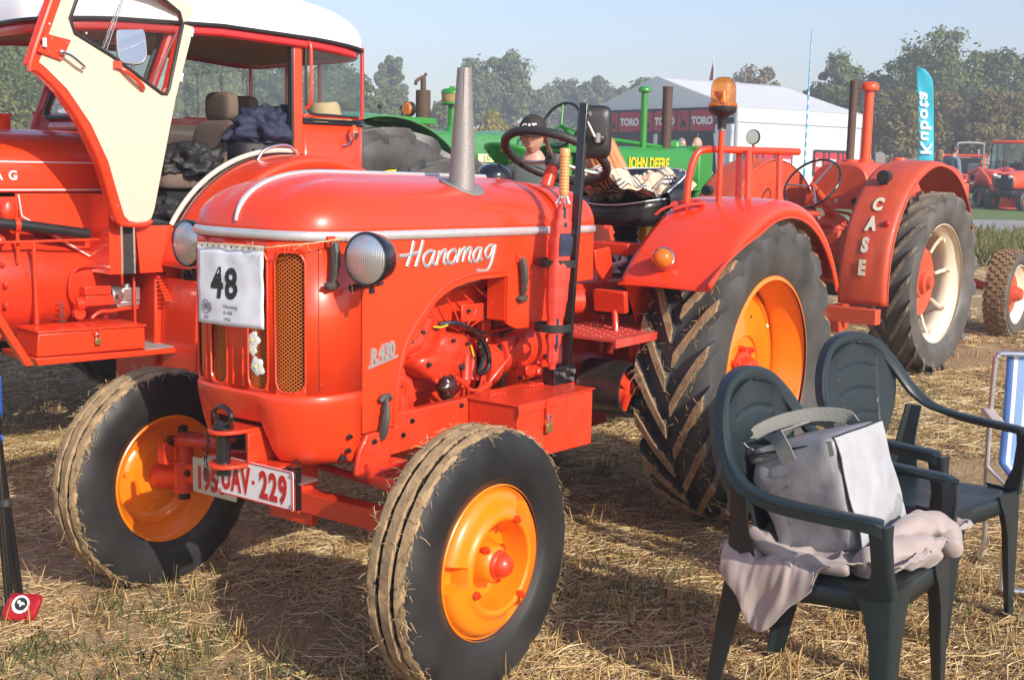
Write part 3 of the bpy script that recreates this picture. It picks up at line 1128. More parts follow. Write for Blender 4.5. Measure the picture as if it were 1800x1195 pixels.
for a, b in SLOTS:                                  # expanded metal
  m = MB()
  cw, ch = 0.0148, 0.0118
  nx_, nz_ = int((b - a + 0.012) / cw) + 1, int((ZT - ZB + 0.01) / ch) + 1
  for i in range(nx_):
    for j in range(nz_):
      y0, z0 = a - 0.006 + i * cw, ZB - 0.004 + j * ch
      c_ = []
      for (dy, dz) in ((0, ch / 2), (cw / 2, 0), (cw, ch / 2), (cw / 2, ch)):
        y_ = min(max(y0 + dy, a - 0.006), b + 0.006)
        t = nose(th_of_y(y_), -0.012)
        c_.append(V(t[0], y_, z0 + dz))
      for p, q_ in ((0, 1), (1, 2), (2, 3), (3, 0)):
        P_, Q_ = c_[p], c_[q_]
        d = (Q_ - P_)
        if d.length < 1e-4:
          continue
        n_ = V(0, -d.z, d.y).normalized() * 0.0012
        f_ = V(0.0022, 0, 0)
        m.add([P_ - n_, Q_ - n_, Q_ + n_, P_ + n_, P_ - n_ - f_, Q_ - n_ - f_, Q_ + n_ - f_, P_ + n_ - f_], [(0, 1, 2, 3), (0, 1, 5, 4), (3, 2, 6, 7)])
  obj('grille_mesh', m, M['gold'], T, smooth=0, merge=False)
obj('radiator', MB().bb(2.10, 2.175, -0.285, 0.285, 0.62, 1.29), M['void'], T)

# --- lower nose cowl with the cut-out for the hitch
def zbot(y):
  if y > 0.15 or y < -0.25:
    return 0.607
  if y > 0.085:
    return 0.607 + (0.15 - y) / 0.065 * 0.13
  if y < -0.19:
    return 0.607 + (y + 0.25) / 0.06 * 0.13
  return 0.737
ths2 = sorted(set(list(np.linspace(-1.35, 1.35, 60)) + [th_of_y(v_) for v_ in (0.15, 0.085, -0.25, -0.19)]))
ths2 = [-PI / 2] + ths2 + [PI / 2]
m = MB()
levels = [0.0, 0.02, 0.05, 0.12, 0.3, 0.5, 0.7, 0.85, 0.94, 1.0]
vs = []
for th in ths2:
  for lv in levels:
    x, y = nose(th)
    zb = zbot(y)
    z = 0.838 + (zb - 0.838) * lv
    k = 0.011 * (1 - (1 - min(1, lv / 0.1)) ** 2) - 0.028 * lv
    kk = (0.838 - z) / 0.231
    k -= 0.035 * max(0, kk - 0.25) ** 1.6
    if kk > 0.85:
      k -= 0.030 * ((kk - 0.85) / 0.15) ** 2
    if k < 0:
      k *= max(0.0, math.cos(th)) ** 0.35
    x, y = nose(th, k)
    if abs(abs(th) - PI / 2) < 1e-6:
      x = 2.112
    vs.append((x, y, z))
n_ = len(levels)
m.add(vs, [(i * n_ + j, (i + 1) * n_ + j, (i + 1) * n_ + j + 1, i * n_ + j + 1) for i in range(len(ths2) - 1) for j in range(n_ - 1)])
obj('lower_cowl', m, M['red'], T, smooth=60, solid=0.006)

# --- side panels
ARCH = [(1.938, 0.700), (1.930, 0.79), (1.912, 0.890), (1.885, 0.945), (1.842, 0.998), (1.80, 1.045), (1.757, 1.081), (1.71, 1.106), (1.646, 1.128), (1.58, 1.140), (1.50, 1.146), (1.347, 1.146)]
PANEL = [(2.105, 0.700), (2.105, 1.305), (0.778, 1.287), (0.774, 1.098), (0.925, 1.096), (1.055, 0.941), (1.29, 0.951), (1.347, 0.975)] + ARCH[::-1]
def tri_prism(pts, y0, y1):
  """concave polygon in xz, filled by ear clipping, with thickness"""
  from mathutils.geometry import tessellate_polygon
  tr = tessellate_polygon([[Vector((p[0], p[1], 0)) for p in pts]])
  m = MB()
  n = len(pts)
  vs = [(p[0], y0, p[1]) for p in pts] + [(p[0], y1, p[1]) for p in pts]
  fs = [tuple(t) for t in tr] + [tuple(i + n for i in t) for t in tr] + [(i, (i + 1) % n, (i + 1) % n + n, i + n) for i in range(n)]
  return m.add(vs, fs)
for sd_ in (1, -1):
  p = obj('side_panel', tri_prism(PANEL, sd_ * 0.300, sd_ * 0.310), M['red'], T, smooth=0)
  arc = catmull([(a, sd_ * 0.311, b) for a, b in [(x + 0.020 if z < 1.0 else x + 0.012, z + (0.0 if z < 0.9 else 0.016 if z < 1.1 else 0.022)) for x, z in ARCH]], 4)
  obj('arch_bead', MB().tube(arc, 0.007, 8), M['red'], p)
  obj('step_flange', MB().bb(1.335, 1.349, sd_ * 0.22, sd_ * 0.300, 0.985, 1.14), M['red'], p)
P_left = [o for o in T.children if o.name.startswith('side_panel')][0]

# lettering along the side: strokes of a script, laid out in panel millimetres
def stroke(m, pts, r=0.0062, y=0.3105, k=5):
  c_ = catmull([(p[0], 0, p[1]) for p in pts], k) if len(pts) > 2 else [V(p[0], 0, p[1]) for p in pts]
  t = MB().tube([(p.x, 0, p.z) for p in c_], r, 8)
  t.v = [(a, y + 0.002 + b * 0.4 + 0.0001 * (len(m.v) % 7), c) for a, b, c in t.v]
  m.add(t.v, t.f)
def lg(u, v):                                      # from a 520 x 180 layout box to the panel plane
  return (1.944 - (u - 175) / 520 * 0.524, 1.300 - (v - 62) / 133 * 0.085 - (u - 175) / 520 * 0.022)
letters = [
  [(252, 68), (240, 130), (220, 196)], [(298, 66), (283, 125), (262, 198)], [(180, 142), (215, 140), (250, 132), (290, 122)],
  [(352, 128), (332, 118), (306, 140), (300, 175), (312, 196), (332, 186), (354, 132)], [(358, 118), (350, 150), (346, 178), (358, 190)],
  [(380, 116), (376, 150), (366, 192)], [(374, 160), (390, 128), (408, 114), (414, 126), (406, 160), (404, 182), (416, 186)],
  [(456, 112), (434, 126), (424, 160), (434, 184), (456, 176), (470, 146), (464, 118), (452, 112)],
  [(490, 106), (484, 140), (474, 182)], [(484, 145), (500, 116), (514, 104), (520, 116), (510, 150), (504, 178)], [(512, 146), (530, 114), (544, 102), (550, 114), (542, 150), (540, 172), (552, 176)],
  [(604, 106), (584, 108), (566, 136), (564, 164), (576, 178), (592, 162), (606, 112)], [(610, 102), (602, 140), (600, 160), (612, 168)],
  [(672, 90), (650, 94), (632, 122), (632, 150), (646, 158), (662, 140), (678, 96)], [(690, 88), (676, 150), (660, 200), (640, 226), (610, 230), (584, 224)]]
m = MB()
for s_ in letters:
  stroke(m, [lg(*p) for p in s_], 0.0066 if s_ not in letters[:2] else 0.0078)
obj('script_lettering', m, M['silver'], P_left, smooth=40)
t = text_mb('R.430', 0.066, 0.003, bold=0.0030, shear=0.3, sx=0.74)
t.xf(frame_m((2.072, 0.3125, 0.915), (-1, 0, 0.16), (0, 0, 1)))
t.add(*(lambda q: (q.v, q.f))(MB().prism([(2.082, 0.902), (1.945, 0.925), (1.945, 0.9335), (2.080, 0.9105)], 'xz', 0.3105, 0.3155)))
obj('model_badge', t, M['silver'], P_left, smooth=0)

# rubber bonnet catches
def latch(p0, p1, parent=T):
  """tee-handled rubber strap between anchor p0 and handle p1 (x, y, z)"""
  p0, p1 = Vector(p0), Vector(p1)
  d = (p1 - p0)
  m = MB()
  q = [p0 + d * t + V(0, 0.012 + 0.010 * math.sin(t * PI), 0) for t in (0, .12, .25, .4, .55, .68, .78, .88, .95, 1)]
  m.tube(q, [0.015, 0.018, 0.018, 0.016, 0.018, 0.013, 0.016, 0.010, 0.011, 0.012], 8, flat=0.8)
  m.tube([q[-1] + V(0.026, 0, -0.002) - d.normalized() * 0.006, q[-1] + V(0.012, 0, 0) + d.normalized() * 0.004, q[-1] + V(-0.012, 0, 0) + d.normalized() * 0.004, q[-1] + V(-0.026, 0, -0.002) - d.normalized() * 0.006], [0.008, 0.012, 0.012, 0.008], 8)
  o = obj('rubber_catch', m, M['latch'], parent)
  b = MB().box(p0 + V(0, 0.004, 0), (0.04, 0.012, 0.034)).cyl(p0 + V(-0.018, 0.012, 0), p0 + V(0.018, 0.012, 0), 0.007, 8)
  obj('catch_bracket', b, M['red'], o, bevel=0.002)
latch((2.224, 0.294, 1.306), (2.232, 0.292, 1.176))
latch((1.282, 0.310, 1.210), (1.270, 0.310, 1.062))
latch((2.035, 0.312, 0.674), (2.012, 0.312, 0.802))
m = MB()
for p in ((2.16, 0.309, 0.70), (2.16, 0.303, 0.655), (2.072, 0.331, 0.672), (1.86, 0.305, 0.70), (1.60, 0.305, 0.712), (1.905, 0.305, 0.66)):
  m.tube([V(*p), V(*p) + V(0, 0.008, 0)], [0.010, 0.006], 8)
obj('cap_bolt', m, M['black'], T)

# --- chassis rails, axle, steering
for sd_ in (1, -1):
  obj('chassis_rail', MB().prism([(2.10, 0.600), (2.10, 0.690), (1.936, 0.698), (1.93, 0.735), (0.9, 0.728), (0.9, 0.61), (1.6, 0.607)], 'xz', sd_ * 0.265, sd_ * 0.303), M['red_chassis'], T, bevel=0.004)
# spring hanger on the corner
m = MB().prism([(2.150, 0.590), (2.135, 0.650), (2.10, 0.698), (2.045, 0.698), (2.035, 0.655), (1.985, 0.605), (1.975, 0.565), (2.15, 0.575)], 'xz', 0.312, 0.328)
m.cyl((2.115, 0.30, 0.578), (2.115, 0.40, 0.578), 0.020, 16).cyl((2.115, 0.40, 0.578), (2.115, 0.412, 0.578), 0.010, 8)
obj('axle_bracket', m, M['red_chassis'], T, bevel=0.004)
m = MB()
for i in range(4):
  m.box((2.03 - 0.022 * 0, 0.355, 0.585 - i * 0.012), (0.10, 0.05, 0.010))
m.cyl((1.985, 0.33, 0.59), (1.985, 0.385, 0.59), 0.016, 12)
obj('leaf_spring', m, M['red_chassis'], T, bevel=0.002)
m = MB().bb(2.075, 2.135, -0.56, 0.60, 0.405, 0.475)
m.prism([(2.09, 0.40), (2.12, 0.40), (2.12, 0.36), (2.09, 0.36)], 'xz', -0.1, 0.1)
m.tube([(2.02, -0.55, 0.50), (1.98, 0.0, 0.52), (2.02, 0.62, 0.50)], 0.014, 10)
m.bb(2.05, 2.14, -0.06, 0.06, 0.40, 0.62)
obj('front_axle', m, M['red_chassis'], T, bevel=0.004)

def front_wheel(sd_, y):
  """sd_ +1: outer face towards +y"""
  hub = MB()
  def disc(u, v):                                # cast wheel weight on the outer side
    prof = [(0.222, 0.048), (0.217, 0.070), (0.204, 0.086), (0.182, 0.093), (0.160, 0.097), (0.152, 0.106), (0.140, 0.109), (0.132, 0.103), (0.126, 0.065), (0.120, 0.022), (0.092, 0.020), (0.074, 0.024), (0.064, 0.050), (0.054, 0.084), (0.040, 0.094), (0.0, 0.094)]
    f = v * (len(prof) - 1)
    i = min(int(f), len(prof) - 2)
    t_ = f - i
    r = prof[i][0] + (prof[i + 1][0] - prof[i][0]) * t_
    h = prof[i][1] + (prof[i + 1][1] - prof[i][1]) * t_
    a = u * 2 * PI
    for na in (math.radians(2), math.radians(128), math.radians(243)):
      d = abs((a - na + PI) % (2 * PI) - PI)
      if d < 0.17 and 0.158 < r < 0.221:
        h = min(h, 0.047)
    return (r * math.cos(a), sd_ * h, r * math.sin(a))
  hub.grid(disc, 120, 28, True)
  w = obj('front_wheel', hub, M['orange'], T, smooth=42, loc=(2.105, y, 0.392))
  rim = MB()
  pr = [(0.228, 0.072), (0.232, 0.069), (0.232, 0.064), (0.222, 0.062), (0.214, 0.048), (0.196, 0.030), (0.188, 0.0), (0.190, -0.020), (0.205, -0.040), (0.214, -0.055), (0.224, -0.062), (0.232, -0.064), (0.232, -0.070), (0.227, -0.073), (0.215, -0.064), (0.206, -0.048), (0.192, -0.030), (0.180, -0.015), (0.176, 0.010), (0.160, 0.022), (0.135, 0.024), (0.120, 0.012), (0.095, 0.010), (0.090, 0.002), (0.0, 0.002)]
  rim.lathe([(r, sd_ * h) for r, h in pr], axis='y', n=72)
  for i in range(8):
    a = 2 * PI * i / 8 + 0.2
    rim.tube([(0.128 * math.cos(a), sd_ * 0.022, 0.128 * math.sin(a)), (0.128 * math.cos(a), sd_ * 0.010, 0.128 * math.sin(a))], 0.011, 10)
  obj('rim', rim, M['orange'], w, smooth=42)
  obj('tyre', ribbed_tyre(0.392, 0.168, 0.228), M['tyre_f'], w, smooth=40)
  straw_fringe('mud_straw', w, 0.392, 0.168, 900, 3 + int(sd_ > 0))
  cap = MB().lathe([(0.0, 0.138), (0.014, 0.136), (0.026, 0.129), (0.034, 0.117), (0.036, 0.104), (0.042, 0.098), (0.044, 0.090)][::-1], axis='y', n=28)
  if sd_ < 0:
    cap.v = [(a, -b, c) for a, b, c in cap.v]
  obj('hub_cap', cap, M['red'], w)
  bm_ = MB()
  for a, r in ((0.9, 0.06), (2.4, 0.055), (4.4, 0.055), (2.02, 0.100), (2.0, 0.139), (4.0, 0.10), (4.05, 0.139), (5.9, 0.140)):
    hh = 0.021 if r < 0.114 else 0.106
    if r < 0.07:
      hh = 0.066
    c = V(r * math.cos(a), sd_ * hh, r * math.sin(a))
    bm_.tube([c, c + V(0, sd_ * 0.014, 0)], 0.012, 6)
    bm_.tube([c + V(0, sd_ * 0.014, 0), c + V(0, sd_ * 0.022, 0)], 0.006, 8)
  obj('wheel_nuts', bm_, M['red'], w, smooth=0)
  return w
fw1 = front_wheel(1, 0.757)
fw2 = front_wheel(-1, -0.707)

def knuckle(y, sd_):
  m = MB()
  i = y - sd_ * 0.155                             # inner face of the wheel
  m.cyl((2.112, i, 0.375), (2.112, i, 0.545), 0.034, 18)
  m.cyl((2.112, i, 0.36), (2.112, i, 0.378), 0.038, 18).cyl((2.112, i, 0.462), (2.112, i, 0.478), 0.040, 18)
  m.tube([(2.108, i, 0.415), (2.106, i + sd_ * 0.08, 0.395), (2.105, i + sd_ * 0.15, 0.392)], [0.032, 0.040, 0.045], 14)
  m.box((2.11, i - sd_ * 0.01, 0.555), (0.11, 0.075, 0.03))
  m.tube([(2.11, i, 0.56), (2.16, i - sd_ * 0.06, 0.565), (2.15, i - sd_ * 0.20, 0.575), (2.10, i - sd_ * 0.26, 0.60)], [0.022, 0.020, 0.018, 0.020], 10)
  m.prism([(2.17, 0.47), (2.17, 0.54), (2.21, 0.56), (2.21, 0.48)], 'xz', i - 0.02, i + 0.02)
  return m
kn = knuckle(-0.707, -1)
kn2 = knuckle(0.757, 1)
kn.add(kn2.v, kn2.f)
obj('steering_knuckle', kn, M['red_chassis'], T, bevel=0.004)
m = MB()
for y in (-0.552 + 0.05, -0.44, -0.34):
  m.tube([(2.135, y, 0.44), (2.146, y, 0.44)], [0.014, 0.009], 10)
m.cyl((2.112, -0.552, 0.575), (2.112, -0.552, 0.60), 0.018, 6)
m.cyl((2.112, -0.552, 0.335), (2.112, -0.552, 0.36), 0.022, 12)
m.tube([(2.150, -0.552, 0.555), (2.17, -0.552, 0.555)], 0.02, 6)
obj('axle_bolt', m, M['black'], T)

# --- front hitch: bracket, pin, ring and chain
m = MB()
def plate_ring(z0, z1):
  pts = [(2.25, -0.062), (2.385, -0.062)] + [(2.385 + 0.058 * math.cos(a), 0.058 * math.sin(a)) for a in np.linspace(-1.4, 1.4, 9)] + [(2.385, 0.062), (2.25, 0.072)]
  m.prism(pts, 'xy', z0, z1)
plate_ring(0.708, 0.720)
plate_ring(0.600, 0.612)
m.bb(2.25, 2.36, 0.062, 0.072, 0.612, 0.708).bb(2.24, 2.25, -0.07, 0.07, 0.60, 0.72)
m.bb(2.20, 2.34, 0.072, 0.17, 0.603, 0.612)
obj('front_hitch', m, M['red_chassis'], T, bevel=0.003)
m = MB().cyl((2.398, 0.0, 0.575), (2.398, 0.0, 0.722), 0.023, 20)
m.cyl((2.398, 0, 0.722), (2.398, 0, 0.732), 0.034, 20)
rp = [(2.398 + 0.018 * math.cos(a) * 0.4, 0.048 * math.cos(a), 0.762 + 0.028 * math.sin(a)) for a in np.linspace(0, 2 * PI, 25)[:-1]]
m.tube(rp, 0.008, 8, closed=True)
obj('hitch_pin', m, M['black'], T)
m = MB()
for i in range(9):
  z = 0.69 - i * 0.017
  c_ = V(2.385 + 0.002 * i, -0.085 + 0.004 * math.sin(i), z)
  for_pts = [c_ + (V(0, 0.006, 0) if i % 2 else V(0.006, 0, 0)) * math.cos(a) + V(0, 0, 0.012) * math.sin(a) for a in np.linspace(0, 2 * PI, 11)[:-1]]
  m.tube(for_pts, 0.0018, 5, closed=True)
obj('pin_chain', m, M['blackm'], T, smooth=0)

# --- number plates
def rrect(y0, y1, z0, z1, r=0.008, n=4):
  pts = []
  for cy, cz, a0 in ((y1 - r, z1 - r, 0), (y0 + r, z1 - r, PI / 2), (y0 + r, z0 + r, PI), (y1 - r, z0 + r, 1.5 * PI)):
    for i in range(n + 1):
      a = a0 + PI / 2 * i / n
      pts.append((cy + r * math.cos(a), cz + r * math.sin(a)))
  return pts
pl = obj('number_plate', MB().prism(rrect(-0.082, 0.262, 0.495, 0.618), 'yz', 2.352, 2.355), M['plate'], T, bevel=0.001)
m = MB().tube([(2.3555, y, z) for y, z in rrect(-0.079, 0.259, 0.498, 0.615, 0.007)], 0.0022, 6, closed=True)
obj('plate_border', m, M['platered'], pl)
t = text_mb('UAV', 0.118, 0.0008, bold=0.0040, sx=0.54, space=1.10)
t.xf(frame_m((2.3562, -0.062, 0.5155), (0, 1, 0), (0, 0, 1)))
t2 = text_mb('229', 0.118, 0.0008, bold=0.0045, sx=0.62, space=1.15)
t2.xf(frame_m((2.3562, 0.115, 0.5155), (0, 1, 0), (0, 0, 1)))
t.add(t2.v, t2.f)
t.add(*(lambda q: (q.v, q.f))(MB().bb(2.3552, 2.3566, 0.082, 0.093, 0.550, 0.561)))
obj('plate_characters', t, M['platered'], pl, smooth=0)
m = MB()
for y, z in ((0.250, 0.602), (0.250, 0.508), (-0.068, 0.507)):
  m.tube([(2.355, y, z), (2.358, y, z)], [0.007, 0.004], 8)
obj('plate_screw', m, M['steel'], pl)
pl2 = obj('year_plate', MB().prism(rrect(-0.222, -0.012, 0.470, 0.585, 0.004), 'yz', 2.336, 2.338).bb(2.26, 2.336, -0.2, 0.27, 0.574, 0.580), M['alu'], T)
t = text_mb('1956', 0.10, 0.0008, bold=0.004, sx=0.72)
t.xf(frame_m((2.3385, -0.207, 0.487), (0, 1, 0), (0, 0, 1)))
obj('plate_characters', t, M['platered'], pl2, smooth=0)
obj('plate_bracket', MB().bb(2.325, 2.345, 0.262, 0.266, 0.495, 0.635).bb(2.325, 2.36, 0.235, 0.275, 0.630, 0.634).tube([(2.33, 0.22, 0.62), (2.25, 0.18, 0.62)], 0.008, 6), M['black'], T)

# --- head lamps
def headlamp(c, yaw):
  m = MB()
  R_ = 0.086
  prof = [(0.0, -0.105), (0.02, -0.104), (0.045, -0.094), (0.066, -0.075), (0.080, -0.045), (0.086, -0.010), (0.088, 0.006), (0.083, 0.012), (0.079, 0.009)]
  m.lathe(prof, axis='x', n=40)
  rim_ = MB().lathe([(0.079, 0.008), (0.081, 0.013), (0.087, 0.010), (0.0885, 0.002)], axis='x', n=40)
  gl = MB().lathe([(0.080, 0.009), (0.060, 0.017), (0.035, 0.022), (0.0, 0.024)], axis='x', n=40)
  mm = Matrix.Translation(c) @ Matrix.Rotation(yaw, 4, 'Z') @ Matrix.Scale(0.91, 4)
  m.xf(mm)
  rim_.xf(mm)
  gl.xf(mm)
  o = obj('headlamp', m, M['black'], T, smooth=50)
  obj('lamp_rim', rim_, M['black'], o, smooth=50)
  g = obj('headlamp_glass', gl, M['lampglass'], o, smooth=80)
  br = MB().tube([Vector(c) + V(-0.06, 0, -0.07), V(c[0] - 0.06, math.copysign(0.32, c[1]), c[2] - 0.10)], 0.012, 10)
  br.tube([Vector(c) + V(-0.02, 0, -0.085), Vector(c) + V(-0.02, 0, -0.103)], 0.010, 6)
  obj('lamp_bracket', br, M['black'], o)
headlamp(V(2.225, 0.442, 1.262), 0.10)
headlamp(V(2.20, -0.395, 1.262), -0.05)

# --- exhaust, filler cap
ex = MB()
bx, by = 1.455, 0.185
bz = ztr(bx) + hoodz(bx, by)
ex.tube([(bx + 0.012, by, bz - 0.03), (bx + 0.008, by, bz + 0.02), (bx + 0.004, by, bz + 0.15), (bx, by, 1.872)], [0.048, 0.046, 0.040, 0.0255], 36)
ex.tube([(bx + 0.004 + 0.033, by + 0.022, bz + 0.02), (bx + 0.018, by + 0.016, 1.868)], [0.007, 0.005], 6)
ep = obj('exhaust_pipe', ex, M['exhaust'], T, smooth=50)
fl = MB()
def flange(u, v):
  a = u * 2 * PI
  x, y = bx + 0.088 * v * math.cos(a), by - 0.006 + 0.075 * v * math.sin(a)
  return (x, y, ztr(x) + hoodz(x, y) + 0.004)
fl.grid(flange, 32, 6, True)
obj('exhaust_flange', fl, M['exhaust'], ep, solid=0.003)
obj('filler_cap', MB().lathe([(0.0, 0.028), (0.032, 0.027), (0.046, 0.020), (0.050, 0.006), (0.052, -0.01)], (1.30, -0.06, 1.478), n=28), M['alu'], T, smooth=50)

# panel seams pressed into the nose
m = MB()
for sy in (-1, 1):
  y_ = sy * 0.272
  x_ = nose(th_of_y(y_), 0.0008)[0]
  m.tube([(x_ + 0.0004, y_ + sy * 0.0004, 0.85), (x_ + 0.0004, y_ + sy * 0.0004, 1.29)], 0.0011, 5)
obj('panel_seam', m, M['void'], T)
# --- engine, seen through the arch
E = {}
E['engine_block'] = MB().bb(0.95, 1.80, -0.16, 0.09, 0.50, 0.90).bb(1.0, 1.76, -0.12, 0.05, 0.90, 1.12)
E['cylinder_head'] = MB().bb(1.02, 1.72, -0.10, 0.04, 1.12, 1.26)
m = MB()
m.prism([(1.475, 0.74), (1.475, 1.14), (1.72, 1.14), (1.86, 1.04), (1.86, 0.74)], 'xz', 0.085, 0.135)
E['radiator_shroud'] = m
tc_ = MB()
def blob(m, pts, y0, y1, r=0.02):
  """rounded cover: polygon in xz with a domed outer face"""
  n = len(pts)
  cx, cz = sum(p[0] for p in pts) / n, sum(p[1] for p in pts) / n
  rings = [(1.0, y0), (1.0, y1 - r), (0.93, y1 - r * 0.35), (0.80, y1), (0.0, y1 + r * 0.1)]
  vs, fs = [], []
  for k, y in rings:
    for (x, z) in pts:
      vs.append((cx + (x - cx) * k, y, cz + (z - cz) * k))
  for i in range(len(rings) - 1):
    for j in range(n):
      fs.append((i * n + j, i * n + (j + 1) % n, (i + 1) * n + (j + 1) % n, (i + 1) * n + j))
  m.add(vs, fs)
def rpoly(pts, k=4):
  """closed smooth polygon"""
  P = [Vector((a, 0, b)) for a, b in pts]
  out = []
  n = len(P)
  for i in range(n):
    a, b, c, d = P[i - 1], P[i], P[(i + 1) % n], P[(i + 2) % n]
    for j in range(k):
      t = j / k
      q = 0.5 * ((2 * b) + (c - a) * t + (2 * a - 5 * b + 4 * c - d) * t * t + (3 * b - a - 3 * c + d) * t ** 3)
      out.append((q.x, q.z))
  return out
blob(tc_, rpoly([(1.60, 0.955), (1.50, 0.945), (1.455, 0.925), (1.475, 0.86), (1.52, 0.795), (1.58, 0.782), (1.67, 0.80), (1.735, 0.845), (1.73, 0.885), (1.66, 0.90)]), 0.10, 0.235, 0.03)
E['timing_cover'] = tc_
m = MB()
blob(m, rpoly([(1.78, 0.98), (1.62, 0.985), (1.56, 0.96), (1.60, 0.90), (1.72, 0.875), (1.80, 0.90)]), 0.10, 0.19, 0.03)
E['upper_housing'] = m
m = MB()
m.tube([(1.80, 0.17, 0.905), (1.70, 0.18, 0.93), (1.62, 0.16, 1.00)], 0.028, 12)
m.tube([(1.84, 0.19, 0.84), (1.78, 0.20, 0.80), (1.76, 0.20, 0.74)], 0.030, 12)
m.prism([(1.86, 0.83), (1.80, 0.86), (1.775, 0.80), (1.79, 0.735), (1.85, 0.735)], 'xz', 0.17, 0.215)
m.cyl((1.80, 0.20, 0.70), (1.80, 0.20, 0.765), 0.032, 16)
E['water_pump'] = m
m = MB()
m.tube([(1.46, 0.19, 0.94), (1.44, 0.20, 0.86), (1.46, 0.21, 0.77)], [0.012, 0.016, 0.02], 10)
m.tube([(1.42, 0.18, 0.93), (1.39, 0.19, 0.85), (1.41, 0.20, 0.765)], [0.010, 0.013, 0.018], 10)
for p in ((1.462, 0.215, 0.768), (1.405, 0.212, 0.775), (1.71, 0.20, 0.875), (1.655, 0.225, 0.80), (1.29, 0.19, 0.80)):
  m.cyl(p, V(*p) + V(0, 0.014, 0), 0.011, 6)
E['injector_pipe'] = m
m = MB()
m.cyl((1.22, 0.135, 0.825), (0.90, 0.135, 0.840), 0.085, 30).cyl((1.30, 0.11, 0.80), (1.22, 0.11, 0.80), 0.10, 30)
m.cyl((1.15, 0.21, 0.745), (0.90, 0.21, 0.750), 0.026, 14)
m.bb(1.04, 1.16, 0.17, 0.225, 0.70, 0.765)
E['starter_motor'] = m
m = MB()
m.bb(1.10, 1.135, 0.20, 0.215, 0.78, 0.89).bb(1.085, 1.10, 0.205, 0.22, 0.77, 0.895)
m.tube([(1.13, 0.215, 0.885), (1.22, 0.215, 0.81), (1.31, 0.20, 0.735)], 0.008, 8)
m.cyl((1.115, 0.20, 0.765), (1.115, 0.25, 0.765), 0.022, 14)
m.cyl((1.03, 0.20, 0.745), (1.03, 0.25, 0.745), 0.024, 14)
E['throttle_linkage'] = m
m = MB()
m.prism([(1.30, 0.70), (1.30, 1.0), (1.245, 1.0), (1.245, 0.70)], 'xz', 0.13, 0.165)
m.prism([(1.36, 0.90), (1.345, 0.90), (1.24, 0.79), (1.26, 0.75), (1.285, 0.78)], 'xz', 0.165, 0.18)
m.prism([(1.47, 0.98), (1.47, 1.045), (1.20, 1.035), (1.20, 0.965)], 'xz', 0.19, 0.20)
m.prism([(1.49, 0.98), (1.49, 1.14), (1.18, 1.14), (1.18, 0.955)], 'xz', 0.13, 0.14)
E['tank_bracket'] = m
m = MB()
m.tube(catmull([(1.31, 0.19, 0.70), (1.325, 0.19, 0.80), (1.32, 0.19, 0.88), (1.28, 0.19, 0.925), (1.20, 0.19, 0.925), (1.13, 0.19, 0.94)], 5), 0.006, 8)
m.tube([(1.45, 0.19, 0.70), (1.38, 0.2, 0.71), (1.30, 0.2, 0.735)], 0.014, 10)
m.tube([(1.14, 0.17, 0.915), (0.96, 0.17, 0.905)], 0.018, 10)
E['fuel_pipe'] = m
m = MB().bb(0.35, 1.0, -0.13, 0.14, 0.42, 0.86)
m.tube([(0.98, 0.0, 0.66), (0.70, 0.0, 0.66), (0.45, 0.0, 0.62)], [0.23, 0.19, 0.20], 24)
m.tube([(0.80, 0.17, 0.66), (0.80, 0.17, 0.80), (0.80, 0.17, 0.84)], [0.075, 0.05, 0.042], 18)
m.tube([(0.79, 0.16, 0.93), (0.80, 0.18, 0.86)], 0.014, 10)
E['gearbox'] = m
for k, v in E.items():
  obj(k, v, M['red_cast'], T, bevel=0.006 if k in ('engine_block', 'tank_bracket', 'cylinder_head', 'gearbox', 'throttle_linkage', 'radiator_shroud') else 0, smooth=45)
R = random.Random(31)
m = MB()
for (x, y, z) in [(1.74, .19, .94), (1.68, .19, .965), (1.61, .19, .972), (1.70, .235, .86), (1.60, .24, .80), (1.52, .238, .83), (1.49, .238, .91), (1.57, .238, .93), (1.83, .216, .80), (1.80, .216, .75), (1.40, .14, 1.10), (1.25, .14, 1.08),
         (1.44, .202, 1.02), (1.34, .202, 1.02), (1.34, .202, .99), (1.23, .202, 1.0), (1.27, .166, .80), (1.27, .166, .74), (1.15, .226, .74), (1.06, .226, .72), (.97, .22, .80), (.95, .22, .88), (1.20, .17, .90)]:
  m.tube([(x, y, z), (x, y + 0.012, z)], R.choice([0.007, 0.009, 0.011]), 6)
obj('engine_bolt', m, M['blackm'], T, smooth=0)
m = MB()
for i in range(4):
  x = 1.66 - i * 0.10
  m.tube(catmull([(x, 0.14, 1.13), (x - 0.01, 0.19, 1.08), (x - 0.03 - 0.02 * i, 0.20, 1.02), (1.50 - 0.015 * i, 0.21, 0.955)], 5), 0.0035, 6)
m.tube(catmull([(1.86, 0.15, 0.95), (1.80, 0.22, 0.99), (1.70, 0.22, 1.03), (1.60, 0.18, 1.08)], 5), 0.013, 8)
m.tube(catmull([(1.47, 0.20, 0.75), (1.42, 0.23, 0.73), (1.36, 0.21, 0.76), (1.34, 0.2, 0.86), (1.36, 0.19, 0.93)], 5), 0.006, 6)
m.tube(catmull([(1.56, 0.24, 0.80), (1.50, 0.25, 0.76), (1.46, 0.22, 0.71)], 5), 0.009, 6)
obj('oil_pipe', m, M['red_cast'], T)
m = MB().bb(1.08, 1.20, 0.05, 0.053, 0.92, 1.08).bb(1.38, 1.44, 0.090, 0.093, 0.62, 0.76).bb(0.98, 1.05, 0.09, 0.093, 0.86, 0.90).bb(1.76, 1.84, 0.10, 0.16, 0.70, 0.735)
obj('gap_shade_patch', m, M['void'], T)  # dark patches on the block, painted shade in place of real gaps
kn_ = MB()
